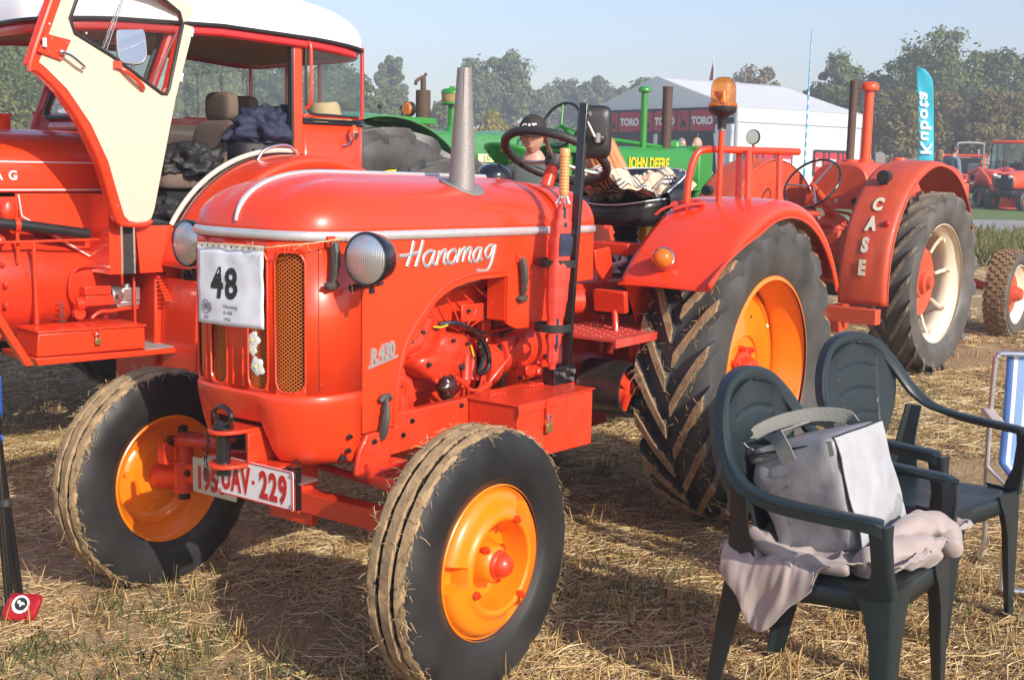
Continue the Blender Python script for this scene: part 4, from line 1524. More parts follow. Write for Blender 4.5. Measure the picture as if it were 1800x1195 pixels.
def knob(u, v):
  a, b = u * 2 * PI, -PI / 2 + PI * v
  r = 0.044 * (1 + 0.10 * math.cos(6 * a) * math.cos(b))
  return (1.595 + r * math.cos(a) * math.cos(b), 0.235 + 0.034 * math.sin(b), 0.768 + r * math.sin(a) * math.cos(b))
kn_.grid(knob, 48, 14, True)
obj('oil_filter_cover', kn_, M['brown'], T, smooth=80)
m = MB()
m.tube(catmull([(1.60, 0.20, 0.985), (1.53, 0.23, 0.985), (1.44, 0.24, 0.945), (1.385, 0.245, 0.89), (1.365, 0.245, 0.83), (1.39, 0.245, 0.795), (1.42, 0.245, 0.80), (1.40, 0.245, 0.85), (1.42, 0.24, 0.91)], 6), 0.010, 8)
m.tube(catmull([(1.44, 0.22, 0.955), (1.37, 0.22, 0.935), (1.27, 0.20, 0.915), (1.15, 0.19, 0.925), (0.98, 0.2, 0.96)], 6), 0.008, 8)
m.tube(catmull([(1.23, 0.19, 0.87), (1.20, 0.19, 0.80), (1.21, 0.19, 0.70)], 5), 0.009, 8)
obj('cable_loom', m, M['black'], T)
obj('yellow_wire', MB().tube([(1.63, 0.2, 0.98), (1.60, 0.215, 0.978), (1.58, 0.225, 0.984)], 0.003, 5).tube([(1.46, 0.235, 0.90), (1.45, 0.24, 0.86)], 0.003, 5), M['yellow'], T)
obj('exhaust_manifold', MB().tube([(1.62, 0.10, 1.10), (1.45, 0.16, 1.125), (1.36, 0.18, 1.145)], [0.03, 0.03, 0.03], 12), M['steel'], T)
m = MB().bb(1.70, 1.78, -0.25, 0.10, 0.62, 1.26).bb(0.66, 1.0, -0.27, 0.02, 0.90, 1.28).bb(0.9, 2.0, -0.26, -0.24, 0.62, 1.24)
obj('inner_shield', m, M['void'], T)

# --- tool box on the left running board
tb = MB().prism([(1.56, 0.728), (1.56, 0.535), (1.085, 0.515), (1.085, 0.722)], 'xz', 0.306, 0.520)
tbo = obj('toolbox', tb, M['red_chassis'], T, bevel=0.005)
m = MB().prism([(1.566, 0.735), (1.566, 0.729), (1.08, 0.7235), (1.08, 0.7295)], 'xz', 0.306, 0.527)
m.prism([(1.566, 0.729), (1.566, 0.690), (1.560, 0.690), (1.560, 0.729)], 'xz', 0.5205, 0.5265).bb(1.32, 1.566, 0.5205, 0.5265, 0.700, 0.728)
obj('toolbox_lid', m, M['red_chassis'], tbo, bevel=0.002)
m = MB()
for x0 in (1.50, 1.26):
  m.cyl((x0, 0.35, 0.737), (x0 - 0.09, 0.35, 0.735), 0.005, 8)
  for k in range(4):
    m.ball((x0 - 0.015 - k * 0.02, 0.363, 0.737), 0.004, 6)
m.bb(1.385, 1.405, 0.527, 0.531, 0.665, 0.728)
obj('hinge', m, M['red_chassis'], tbo)

# --- black mirror post
m = MB().bb(0.965, 0.985, 0.36, 0.395, 0.73, 1.775)
m.v = [(x + (0.085) * (1.77 - z) / 1.04, y, z) for x, y, z in m.v]
m.box((1.09, 0.37, 0.762), (0.14, 0.055, 0.07))
mpo = obj('mirror_post', m, M['black'], T, bevel=0.003)
m = MB()
for p in ((1.12, 0.40, 0.77), (1.06, 0.40, 0.745), (1.05, 0.40, 0.775)):
  m.bolt(p, 'y', 0.010, 0.014)
obj('clamp_bolt', m, M['steel'], mpo)
# mirror housing seen from behind
mi = MB()
def mir(u, v):
  a = u * 2 * PI
  n = 5.0
  c, s = math.cos(a), math.sin(a)
  k = [0.0, 0.55, 0.86, 0.97, 1.0, 1.0][int(round(v * 5))]
  d = [-0.030, -0.029, -0.024, -0.012, 0.0, 0.010][int(round(v * 5))]
  x, z = 0.066 * k * math.copysign(abs(c) ** (2 / n), c), 0.100 * k * math.copysign(abs(s) ** (2 / n), s)
  return (x, d, z)
mi.grid(mir, 48, 5, True)
mi.ball((0.02, -0.035, -0.025), 0.022, 12, (1, 0.8, 1))
mm = Matrix.Translation((0.908, 0.383, 1.670)) @ Matrix.Rotation(math.radians(127), 4, 'Z')
mi.xf(mm)
mio = obj('mirror', mi, M['blackm'], mpo, smooth=50)
gl = MB().prism([(0.062 * math.copysign(abs(math.cos(a)) ** .4, math.cos(a)), 0.095 * math.copysign(abs(math.sin(a)) ** .4, math.sin(a))) for a in np.linspace(0, 2 * PI, 33)[:-1]], 'xz', 0.006, 0.0085)
gl.xf(mm)
obj('mirror_glass', gl, M['mirror'], mio)
m = MB().tube([(0.978, 0.385, 1.72), (0.955, 0.41, 1.655), (0.945, 0.418, 1.645)], [0.005, 0.006, 0.010], 8).cyl((0.975, 0.36, 1.735), (0.975, 0.405, 1.735), 0.009, 8)
m.cyl((0.945, 0.42, 1.63), (0.945, 0.42, 1.665), 0.012, 10)
obj('mirror_arm', m, M['steel'], mpo)

# --- steering wheel
sc_ = V(0.60, 0.0, 1.578)
ax = V(-0.46, 0, 0.89).normalized()
e1 = V(0.89, 0, 0.46).normalized()
e2 = V(0, 1, 0)
m = MB().tube([sc_ + e1 * 0.222 * math.cos(a) + e2 * 0.222 * math.sin(a) for a in np.linspace(0, 2 * PI, 65)[:-1]], [0.0185 + 0.0012 * (i % 2) for i in range(64)], 10, closed=True)
sw = obj('steering_wheel', m, M['rubber'], T, smooth=60)
m = MB()
for a in (0.3, 0.3 + 2 * PI / 3, 0.3 + 4 * PI / 3):
  m.tube([sc_ - ax * 0.02 + (e1 * math.cos(a) + e2 * math.sin(a)) * 0.03, sc_ - ax * 0.015 + (e1 * math.cos(a) + e2 * math.sin(a)) * 0.12, sc_ + (e1 * math.cos(a) + e2 * math.sin(a)) * 0.215], 0.008, 8)
obj('spoke', m, M['steel'], sw)
obj('hub', MB().tube([sc_ - ax * 0.05, sc_ - ax * 0.03, sc_ + ax * 0.0, sc_ + ax * 0.008], [0.030, 0.040, 0.038, 0.022], 20), M['rubber'], sw)
obj('steering_column', MB().tube([sc_ - ax * 0.05, sc_ - ax * 0.14, sc_ - ax * 0.45], [0.026, 0.028, 0.030], 18), M['red'], T)

# --- rear axle, wheels
def rear_rim(sd_):
  pr = [(0.405, 0.140), (0.420, 0.137), (0.424, 0.130), (0.414, 0.126), (0.408, 0.108), (0.402, 0.085), (0.388, 0.060), (0.382, 0.020), (0.372, 0.0), (0.374, -0.03), (0.405, -0.09), (0.412, -0.12), (0.424, -0.132), (0.418, -0.138), (0.402, -0.125), (0.396, -0.09), (0.364, -0.04), (0.360, -0.015), (0.345, -0.012), (0.335, -0.03), (0.330, -0.055)]
  m = MB().lathe([(r, sd_ * h) for r, h in pr], axis='y', n=96)
  return m
def rear_disc(sd_):
  pr = [(0.335, -0.06), (0.330, -0.045), (0.318, -0.032), (0.296, -0.028), (0.165, -0.020), (0.160, -0.016), (0.152, -0.014), (0.148, -0.024), (0.0, -0.024)]
  m = MB().lathe([(r, sd_ * (h + 0.03)) for r, h in pr], axis='y', n=72)
  for i in range(8):
    a = 2 * PI * i / 8 + 0.3
    m.cyl((0.325 * math.cos(a), sd_ * -0.03, 0.325 * math.sin(a)), (0.345 * math.cos(a), sd_ * -0.02, 0.345 * math.sin(a)), 0.02, 8)
  return m
def rear_wheel(sd_, y, z=0.669):
  w = obj('rear_wheel', rear_disc(sd_), M['orange'], T, smooth=40, loc=(0.0, y, z))
  obj('rim', rear_rim(sd_), M['orange'], w, smooth=50)
  obj('tyre', lug_tyre(0.669, 0.315, 0.418, 21, 0.042, 0.40, 1, 0.047), M['tyre_r'], w, smooth=28, merge=False)
  straw_fringe('mud_straw', w, 0.668, 0.30, 900, 11, ln=0.03)
  hb = MB().lathe([(0.095, 0.004), (0.092, 0.02), (0.060, 0.024), (0.055, 0.06), (0.048, 0.068), (0.0, 0.07)], axis='y', n=32)
  for i in range(7):
    a = 2 * PI * i / 7 + 0.4
    c = V(0.10 * math.cos(a), 0.006, 0.10 * math.sin(a))
    hb.tube([c, c + V(0, 0.022, 0)], 0.016, 6).tube([c + V(0, 0.022, 0), c + V(0, 0.035, 0)], 0.008, 8)
  if sd_ < 0:
    hb.v = [(a, -b, c) for a, b, c in hb.v]
  obj('hub', hb, M['red'], w, smooth=35)
  m = MB()
  for a in (-0.5, 0.8, 1.9, 3.3, 4.4):
    c = V(0.24 * math.cos(a), sd_ * 0.006, 0.24 * math.sin(a))
    m.tube([c, c + V(0, sd_ * 0.002, 0)], 0.007, 8)
  obj('disc_hole', m, M['void'], w)
  c = V(0.352 * math.cos(PI - 0.25), sd_ * 0.028, -0.352 * math.sin(0.25))
  obj('tyre_valve', MB().tube([c, c + V(0.018, sd_ * 0.03, 0)], [0.008, 0.005], 8), M['steel'], w)
  return w
rear_wheel(1, 0.602)
rear_wheel(-1, -0.600)
m = MB().tube([(0, 0.55, 0.669), (0, 0.40, 0.669), (0, 0.25, 0.68), (0, 0.12, 0.69), (0, -0.12, 0.69), (0, -0.25, 0.68), (0, -0.40, 0.669), (0, -0.55, 0.669)], [0.08, 0.10, 0.13, 0.20, 0.20, 0.13, 0.10, 0.08], 28)
m.bb(-0.30, 0.45, -0.17, 0.17, 0.50, 0.98)
m.bb(-0.15, 0.30, -0.12, 0.12, 0.98, 1.04)
obj('rear_axle_housing', m, M['red_chassis'], T, bevel=0.02)
# belt pulley
pc = V(0.66, 0.44, 0.652)
m = MB().lathe([(0.108, -0.20), (0.111, -0.10), (0.108, -0.002), (0.100, 0.0), (0.098, -0.05)], pc, 'y', 40)
po = obj('belt_pulley', m, M['board'], T, smooth=50)
m = MB().lathe([(0.098, -0.055), (0.06, -0.045), (0.045, -0.03), (0.035, -0.012), (0.0, -0.012)], pc, 'y', 32)
for i in range(3):
  a = i * 2.1 + 0.6
  m.tube([pc + V(0.02 * math.cos(a), -0.02, 0.02 * math.sin(a)), pc + V(0.09 * math.cos(a), -0.03, 0.09 * math.sin(a))], [0.022, 0.012], 8)
obj('pulley_hub', m, M['red_chassis'], po)
obj('pulley_shaft', MB().tube([(0.66, 0.10, 0.652), (0.66, 0.30, 0.652)], [0.10, 0.05], 20), M['red_chassis'], po)
# footplate and pedals
m = MB().bb(0.28, 0.93, 0.12, 0.52, 0.880, 0.890).bb(0.28, 0.93, 0.512, 0.52, 0.858, 0.880)
for i in range(22):
  for j in range(9):
    m.box((0.30 + i * 0.028, 0.16 + j * 0.038, 0.8915), (0.014, 0.005, 0.003), (0, 0, 0.7 if (i + j) % 2 else -0.7))
obj('footplate', m, M['red_dusty'], T, smooth=0)
m = MB().box((0.68, 0.34, 1.005), (0.03, 0.15, 0.09), (0, 0.15, 0)).tube([(0.68, 0.36, 0.97), (0.70, 0.38, 0.885), (0.74, 0.38, 0.80)], 0.014, 8)
m.bb(0.55, 0.57, 0.36, 0.42, 0.58, 0.88)
obj('pedal', m, M['red_cast'], T, bevel=0.008)
m = MB().bb(0.22, 0.74, 0.05, 0.12, 0.92, 1.05).tube([(0.80, 0.18, 1.0), (0.72, 0.22, 1.0)], 0.05, 16).bb(0.30, 0.42, 0.05, 0.26, 1.17, 1.22)
m.prism([(0.62, 1.20), (0.50, 1.21), (0.46, 1.10), (0.52, 1.05), (0.60, 1.12)], 'xz', 0.20, 0.22)
obj('operator_platform', m, M['red_chassis'], T, bevel=0.006)
obj('battery', MB().bb(0.40, 0.56, 0.18, 0.34, 0.93, 1.03), M['blackm'], T, bevel=0.01)

# --- rear fenders
def fender(sd_):
  def f(u, v):
    a = math.radians(31 + (152 - 31) * u)       # angle round the axle, from the front lip over to the rear lip
    y0, y1 = 0.375, 0.795
    wide = 1.0
    r = 0.748
    front = max(0.0, 1 - u / 0.30)
    lipr = 0.675 + 0.125 * front ** 1.4
    y = y0 + (y1 - y0) * min(1, v / 0.86)
    if v < 0.70:
      rr = r + 0.006 * math.sin(v / 0.7 * PI)
    else:
      k = (v - 0.70) / 0.30
      rr = r + (lipr - r) * (1 - math.sqrt(max(0, 1 - k * k)))
      y = y0 + (y1 - y0) * (0.814 + 0.186 * math.sin(k * PI / 2))
    rr += 0.045 * front ** 2
    return (rr * math.cos(a), sd_ * y, 0.669 + rr * math.sin(a))
  fo = obj('rear_fender', MB().grid(f, 56, 24), M['red'], T, smooth=60, solid=0.004)
  edge = [f(u / 56, 1.0) for u in range(57)]
  obj('fender_lip', MB().tube(edge, 0.006, 8).tube([f(0, v / 20) for v in range(21)], 0.005, 8), M['red'], fo)
  # inner apron
  ap = [(0.0, 0.669)]
  pts = [(0.748 * math.cos(a), 0.669 + 0.748 * math.sin(a)) for a in np.radians(np.linspace(33, 150, 24))]
  m = MB().prism([(0.50, 0.86), (0.42, 0.80), (-0.35, 0.85)] + pts[::-1], 'xz', sd_ * 0.372, sd_ * 0.380)
  obj('fender_apron', m, M['red'], fo, smooth=0)
  return fo
F1 = fender(1)
F2 = fender(-1)
def fz(x):
  return 0.669 + math.sqrt(max(0, 0.752 ** 2 - x * x))
m = MB()
top = [(0.265, 0.445, fz(0.265) - 0.01), (0.255, 0.447, 1.50), (0.22, 0.46, 1.60), (0.16, 0.49, 1.622), (0.0, 0.57, 1.622), (-0.28, 0.705, 1.622)]
m.tube(catmull(top, 6), 0.0155, 12)
for x, y in ((-0.16, 0.650), (0.05, 0.60), (0.03, 0.545)):
  m.tube([(x + 0.01, y + 0.03, fz(x) - 0.01), (x - 0.04, y, 1.622)], 0.0145, 10)
obj('grab_rail', m, M['red'], F1)
# beacon
bx2, by2 = 0.165, 0.545
bo = obj('beacon_stalk', MB().tube([(bx2, by2, fz(bx2) - 0.01), (bx2, by2, 1.705)], 0.0125, 12), M['red'], F1)
obj('stalk_clamp', MB().cyl((bx2, by2, 1.70), (bx2, by2, 1.715), 0.017, 14).tube([(bx2 + 0.02, by2 + 0.01, 1.708), (bx2 - 0.02, by2 - 0.01, 1.708)], 0.004, 6), M['steel'], bo)
m = MB().lathe([(0.018, 1.705), (0.019, 1.745), (0.024, 1.757), (0.052, 1.772), (0.058, 1.782), (0.058, 1.800), (0.0, 1.800)], (bx2, by2, 0), n=32)
obj('beacon_base', m, M['blackm'], bo, smooth=40)
m = MB().lathe([(0.0582, 1.801), (0.0582, 1.812), (0.054, 1.816), (0.0525, 1.86), (0.051, 1.885), (0.044, 1.905), (0.028, 1.918), (0.0, 1.922)], (bx2, by2, 0), n=40)
obj('beacon_dome', m, M['beaconglass'], bo, smooth=60)
m = MB()
for i in range(36):
  a = 2 * PI * i / 36
  m.box((bx2 + 0.0585 * math.cos(a), by2 + 0.0585 * math.sin(a), 1.8065), (0.003, 0.0045, 0.011), (0, 0, a))
obj('dome_rib', m, M['amber'], bo, smooth=0)
m = MB().lathe([(0.0, 1.825), (0.016, 1.828), (0.030, 1.845), (0.034, 1.862)], (bx2 - 0.012, by2 - 0.012, 0), n=20).lathe([(0.004, 1.80), (0.02, 1.815), (0.012, 1.835), (0.006, 1.86), (0.0, 1.862)], (bx2 + 0.012, by2 + 0.008, 0), n=16)
obj('beacon_reflector', m, M['reflector'], bo)
# side lamp on the fender's front
d0 = V(0.83, 0.0, 0.56).normalized()
ca = math.atan2(0.51, 0.60)
lc = V(0.626, 0.545, 1.186)
q = lc.to_track_quat('Z', 'Y')
def lampmb(prof, n=28):
  m = MB().lathe(prof, n=n)
  rot = Matrix.Translation(lc) @ Vector((0.80, 0.22, 0.12)).to_track_quat('Z', 'Y').to_matrix().to_4x4()
  return m.xf(rot @ Matrix.Scale(1.2, 4))
lo = obj('side_lamp', lampmb([(0.0, -0.05), (0.018, -0.045), (0.032, -0.025), (0.037, 0.0), (0.037, 0.012), (0.0, 0.012)]), M['black'], F1, smooth=40)
obj('chrome_ring', lampmb([(0.0375, 0.004), (0.0385, 0.010), (0.035, 0.016)]), M['chrome'], lo)
obj('amber_lens', lampmb([(0.034, 0.013), (0.032, 0.030), (0.024, 0.042), (0.010, 0.048), (0.0, 0.049)]), M['amber'], lo, smooth=60)
ro = MB()
for i in range(16):
  a = i / 16 * 2 * PI
rb = MB().tube(catmull([(0.30, 0.40, 1.385), (0.26, 0.39, 1.395), (0.22, 0.41, 1.40), (0.20, 0.46, 1.405), (0.24, 0.50, 1.395), (0.29, 0.47, 1.39), (0.33, 0.42, 1.37)], 5), [0.016] * 31, 8, flat=0.5)
rb.tube(catmull([(0.30, 0.40, 1.385), (0.35, 0.38, 1.37), (0.38, 0.36, 1.345)], 4), [0.012] * 9, 6, flat=0.4)
obj('tied_rag', rb, M['umbred'], F1)

# --- driver's seat
m = MB()
def cush(u, v):
  a = u * 2 * PI
  n = 3.2
  c, s = math.cos(a), math.sin(a)
  ks = [(0.0, 0.030), (0.5, 0.036), (0.80, 0.046), (0.93, 0.042), (1.0, 0.020), (1.0, -0.03), (0.9, -0.055), (0.0, -0.06)]
  f = v * 7
  i = min(int(f), 6)
  t_ = f - i
  k = ks[i][0] + (ks[i + 1][0] - ks[i][0]) * t_
  h = ks[i][1] + (ks[i + 1][1] - ks[i][1]) * t_
  x, y = 0.225 * k * math.copysign(abs(c) ** (2 / n), c), 0.235 * k * math.copysign(abs(s) ** (2 / n), s)
  return (-0.02 + x, y, 1.335 + h + 0.035 * (y / 0.235) ** 2 * (1 if h > 0 else 0))
m.grid(cush, 48, 21, True)
so = obj('seat', m, M['vinyl'], T, smooth=60)
def back(u, v):
  a = -1.9 + 3.8 * u
  R1 = 0.25
  h = [1.345, 1.36, 1.42, 1.50, 1.535, 1.53, 1.50, 1.42, 1.36][int(round(v * 8))]
  o = [-0.01, 0.015, 0.02, 0.02, 0.0, -0.025, -0.045, -0.045, -0.03][int(round(v * 8))]
  k = 1 - 0.55 * abs(u * 2 - 1) ** 3
  return (-0.03 - (R1 + o) * math.cos(a), (R1 + o) * math.sin(a), 1.345 + (h - 1.345) * k)
obj('backrest', MB().grid(back, 40, 8), M['vinyl'], so, smooth=70)
pip = [V(*cush(u / 60, 3.4 / 7)) + V(0, 0, 0.003) for u in range(60)]
obj('piping', MB().tube(pip, 0.0032, 6, closed=True).tube([V(*back(u / 40, 0.5)) + V(0, 0, 0.002) for u in range(41)], 0.0035, 6), M['white'], so)
m = MB().lathe([(0.055, 1.19), (0.06, 1.20), (0.052, 1.21), (0.062, 1.225), (0.052, 1.24), (0.062, 1.255), (0.055, 1.27), (0.075, 1.285)], (0.0, 0.0, 0), n=24).bb(-0.09, 0.09, -0.09, 0.09, 1.04, 1.19)
obj('seat_spring', m, M['blackm'], so)
# ================================================================ the cab tractor on the left
KO = (0.033, -2.091, 0.0)
K = thing('tractor', 'large red tractor with white cab roof and its cream-lined door swung open', 'tractor', KO, math.radians(-9))
CW = 1.30                                          # cab width, near side at y = 0
CY = -CW / 2
# roof
def roof(u, v):
  a = u * 2 * PI
  n = 9.0
  c, s = math.cos(a), math.sin(a)
  ex, ey = 1.02, CW / 2 + 0.035
  x, y = ex * math.copysign(abs(c) ** (2 / n), c), ey * math.copysign(abs(s) ** (2 / n), s)
  ph = v * PI / 2
  k, h = max(0, math.cos(ph)) ** 0.62, 0.27 * max(0, math.sin(ph)) ** 0.72
  x, y = x * k, y * k
  X = 0.47 + x
  return (X, CY + y, 2.235 - 0.055 * ((X - 0.45) / 1.0) ** 2 + h)
ro = obj('cab_roof', MB().grid(roof, 72, 16, True), M['roof'], K, smooth=70)
edge = [roof(u / 72, 0) for u in range(72)]
obj('roof_gutter', MB().tube([(x, y, z - 0.004) for x, y, z in edge], 0.011, 8, closed=True), M['blackm'], ro)
def lining(u, v):
  p = roof(u, 0.0)
  q = V(0.47, CY, 2.20)
  return tuple(V(*p) * 0 + q + (V(p[0], p[1], p[2] - 0.035) - q) * (1 - v) * 0.96)
obj('roof_lining', MB().grid(lining, 72, 2, True), mat('brown_roof_lining', (0.30, 0.17, 0.085), 0.8), ro, smooth=70)
obj('roof_frame', MB().tube([(x * 0.965 + 0.016, CY + (y - CY) * 0.965, z - 0.03) for x, y, z in edge], 0.018, 8, closed=True, flat=1.6), M['red_deep'], ro)
# door pillar and rear quarter
m = MB()
m.bb(-0.055, 0.005, -0.05, 0.0, 1.46, 2.235)
obj('cab_pillar', m, M['red'], K, bevel=0.006)
obj('door_seal', MB().bb(0.006, 0.022, -0.04, 0.004, 1.545, 2.235), M['rubber'], K, bevel=0.004)
# quarter panel with rounded back corner, swept in plan
def qline(k):
  """near side line from the pillar round the back, k 0..1"""
  pts = catmull([(-0.055, 0.0, 0), (-0.25, -0.005, 0), (-0.44, -0.02, 0), (-0.505, -0.05, 0), (-0.53, -0.12, 0), (-0.53, -0.5, 0), (-0.53, -CW + 0.12, 0), (-0.505, -CW + 0.05, 0), (-0.44, -CW + 0.02, 0), (-0.055, -CW, 0)], 6)
  f = k * (len(pts) - 1)
  i = min(int(f), len(pts) - 2)
  return pts[i].lerp(pts[i + 1], f - i)
N = 54
def band(z0, z1, k0=0.0, k1=1.0, off=0.0, nz=2):
  def f(u, v):
    p = qline(k0 + (k1 - k0) * u)
    return (p.x - off, p.y, z0 + (z1 - z0) * v)
  return MB().grid(f, N, nz)
obj('rear_panel', band(1.28, 1.745), M['red'], K, smooth=60, solid=0.01)
m = MB()
for z in (1.752, 1.770):
  m.tube([(qline(i / N).x - (0.004 if i > 6 else 0), qline(i / N).y + 0.003, z) for i in range(N + 1)], 0.008, 6)
obj('waist_moulding', m, M['black'], K)
obj('window_frame', band(2.19, 2.225), M['red_deep'], K, smooth=60, solid=0.01)
obj('window_sill', band(1.782, 1.80), M['red'], K, smooth=60, solid=0.012)
obj('cab_window', band(1.80, 2.19, 0.02, 0.98), M['glass'], K, smooth=60)
m = MB()
for (x, y) in ((-0.515, -0.055), (-0.515, -CW + 0.055), (-0.53, -0.5), (-0.53, -0.85)):
  m.cyl((x, y, 1.79), (x, y, 2.20), 0.012, 8)
obj('window_post', m, M['red_deep'], K)
fr = catmull([(-0.075, 0.004, 2.16), (-0.075, 0.004, 1.9), (-0.08, 0.004, 1.845), (-0.115, 0.003, 1.805), (-0.25, 0.0, 1.80), (-0.46, -0.022, 1.795)], 5)
obj('window_rubber', MB().tube(fr, 0.008, 6).tube([(-0.075, 0.004, 2.16), (-0.10, 0.003, 2.19), (-0.3, 0.0, 2.19), (-0.45, -0.02, 2.19)], 0.008, 6), M['rubber'], K)
obj('grab_handle', MB().tube(catmull([(-0.075, 0.004, 2.205), (-0.085, 0.035, 2.17), (-0.085, 0.038, 2.0), (-0.085, 0.035, 1.87), (-0.075, 0.004, 1.83)], 5), 0.0095, 10), M['red'], K)
# quarter lamp
lp = obj('marker_lamp', MB().lathe([(0.0, -0.045), (0.018, -0.04), (0.028, -0.02), (0.032, 0.0)], (-0.385, 0.035, 1.705), n=24).tube([(-0.385, 0.03, 1.665), (-0.36, 0.012, 1.635), (-0.33, 0.0, 1.63)], 0.006, 6), M['chrome'], K)
obj('amber_lens', MB().lathe([(0.028, 0.0), (0.022, 0.022), (0.010, 0.042), (0.0, 0.046)], (-0.385, 0.035, 1.705), n=24), mat('orange_red_lens', (0.75, 0.10, 0.02), 0.15, coat=0.6), lp, smooth=60)
# straw hat lying in the rear window
h = MB().lathe([(0.165, 0.004), (0.168, -0.004), (0.13, 0.0), (0.095, 0.004), (0.092, 0.03), (0.086, 0.085), (0.070, 0.108), (0.035, 0.104), (0.0, 0.10)], n=40)
hat = obj('straw_hat', h, M['strawhat'], None, smooth=60, loc=None)
hat.location = Matrix.Translation(KO) @ Matrix.Rotation(math.radians(-9), 4, 'Z') @ V(-0.34, -0.17, 1.772)
hat.rotation_euler = (0.05, 0.12, 0.3)
tag(hat, 'straw sun hat lying behind the rear side window of the cab tractor', 'hat')
obj('hat_band', MB().lathe([(0.0935, 0.006), (0.0905, 0.038)], n=40), M['paper'], hat)
# front of the cab: windscreen, pillars, scuttle
def wx(z):
  return 0.93 - (z - 1.70) * 0.40
m = MB()
for y in (-0.03, -CW + 0.03):
  m.tube([(0.905, y, 1.20), (wx(1.7), y, 1.70), (wx(2.23), y, 2.23)], 0.026, 10)
obj('windscreen_pillar', m, M['red_deep'], K)
m = MB()
def wf(u, v, i):
  z = 1.75 + v * 0.44
  return (wx(z) + 0.012, -0.10 - u * (CW - 0.20), z)
m.grid(lambda u, v: (wx(1.68 + 0.07 * v), -0.05 - u * (CW - 0.1), 1.68 + 0.07 * v), 6, 1)
m.grid(lambda u, v: (wx(2.185 + 0.05 * v), -0.05 - u * (CW - 0.1), 2.185 + 0.05 * v), 6, 1)
m.grid(lambda u, v: (wx(1.75 + 0.435 * v), -0.05 - u * 0.07, 1.75 + 0.435 * v), 1, 6)
m.grid(lambda u, v: (wx(1.75 + 0.435 * v), -CW + 0.05 + u * 0.07, 1.75 + 0.435 * v), 1, 6)
obj('windscreen_frame', m, M['red_deep'], K, solid=0.02)
obj('windscreen', MB().grid(lambda u, v: (wx(1.75 + 0.435 * v) - 0.006, -0.11 - u * (CW - 0.22), 1.75 + 0.435 * v), 1, 1), M['glass'], K)
rr = [(wx(z) + 0.004, y, z) for y, z in rrect(-CW + 0.12, -0.12, 1.755, 2.18, 0.05)]
obj('windscreen_rubber', MB().tube(rr, 0.012, 6, closed=True), M['rubber'], K)
st_ = MB().lathe([(0.0, 0.0), (0.042, 0.0)], n=24)
st_.xf(frame_m((wx(1.87) + 0.004, -CW + 0.24, 1.87), (0, 1, 0), (-0.37, 0, 0.93)))
obj('round_sticker', st_, M['white'], K)
st_ = text_mb('0', 0.07, 0.0005, bold=0.002)
st_.xf(frame_m((wx(1.87) + 0.007, -CW + 0.215, 1.845), (0, 1, 0), (-0.37, 0, 0.93)))
obj('sticker_mark', st_, M['banner_red'], K, smooth=0)
# wiper arm unit at the top
obj('wiper_motor', MB().box((wx(2.17) + 0.04, -0.52, 2.16), (0.03, 0.14, 0.03)).tube([(wx(2.2) + 0.03, -0.60, 2.27), (wx(2.2) + 0.06, -0.56, 2.20), (wx(2.17) + 0.05, -0.50, 2.165)], 0.012, 8), M['red'], K, bevel=0.004)
m = MB().grid(lambda u, v: (0.93 + 0.12 * (1 - v) ** 1.5, -0.03 - u * (CW - 0.06), 1.30 + 0.39 * v), 4, 8)
obj('scuttle', m, M['red_deep'], K, solid=0.01)  # darker red stands in for the shadow below the windscreen
obj('scuttle_moulding', MB().tube([(0.96, -0.04, 1.665), (0.96, -CW + 0.04, 1.665)], 0.010, 6), M['red_deep'], K)
# bonnet
HC, HH = -0.62, 0.40
def hsec(x, t):
  """t 0..1 over the half section from the near side up and over to the far side"""
  hh = HH - 0.01 * (x - 1)
  P_ = [(hh, 1.36), (hh, 1.50), (hh - 0.004, 1.525), (hh - 0.03, 1.565), (hh - 0.09, 1.61), (hh - 0.20, 1.645), (0.06, 1.672), (0.0, 1.674)]
  Q_ = P_ + [(-a, b) for a, b in P_[::-1][1:]]
  f = t * (len(Q_) - 1)
  i = min(int(f), len(Q_) - 2)
  k = f - i
  y, z = Q_[i][0] + (Q_[i + 1][0] - Q_[i][0]) * k, Q_[i][1] + (Q_[i + 1][1] - Q_[i][1]) * k
  return (x, HC + y, z)
obj('bonnet', MB().grid(lambda u, v: hsec(0.93 + 1.75 * u, v), 12, 56), M['red'], K, smooth=60, solid=0.01)
obj('bonnet_front', MB().bb(2.60, 2.66, HC - HH, HC + HH, 0.80, 1.62), M['red'], K, bevel=0.03)
m = MB()
for z in (1.508, 1.372):
  m.tube([(0.96, HC + HH + 0.001, z), (2.6, HC + HH - 0.014, z)], 0.004, 6)
obj('coachline', m, M['white'], K)
t = text_mb('HANOMAG', 0.062, 0.001, bold=0.0016, space=1.9, align='RIGHT')
t.xf(frame_m((1.475, HC + HH + 0.001, 1.422), (-1, 0.0, 0), (0, 0, 1)))
obj('bonnet_lettering', t, M['white'], K, smooth=0)
# side of the body below the bonnet: a tapering apron with a white line
ap = [(1.49, 1.355), (0.955, 1.355), (0.955, 0.955), (1.005, 0.955), (1.47, 1.235)]
obj('side_apron', tri_prism(ap, HC + HH - 0.02, HC + HH), M['red'], K, smooth=0)
obj('coachline', MB().tube([(1.475, HC + HH + 0.002, 1.35), (1.462, HC + HH + 0.002, 1.245), (1.025, HC + HH + 0.002, 0.975)], 0.004, 6), M['white'], K)
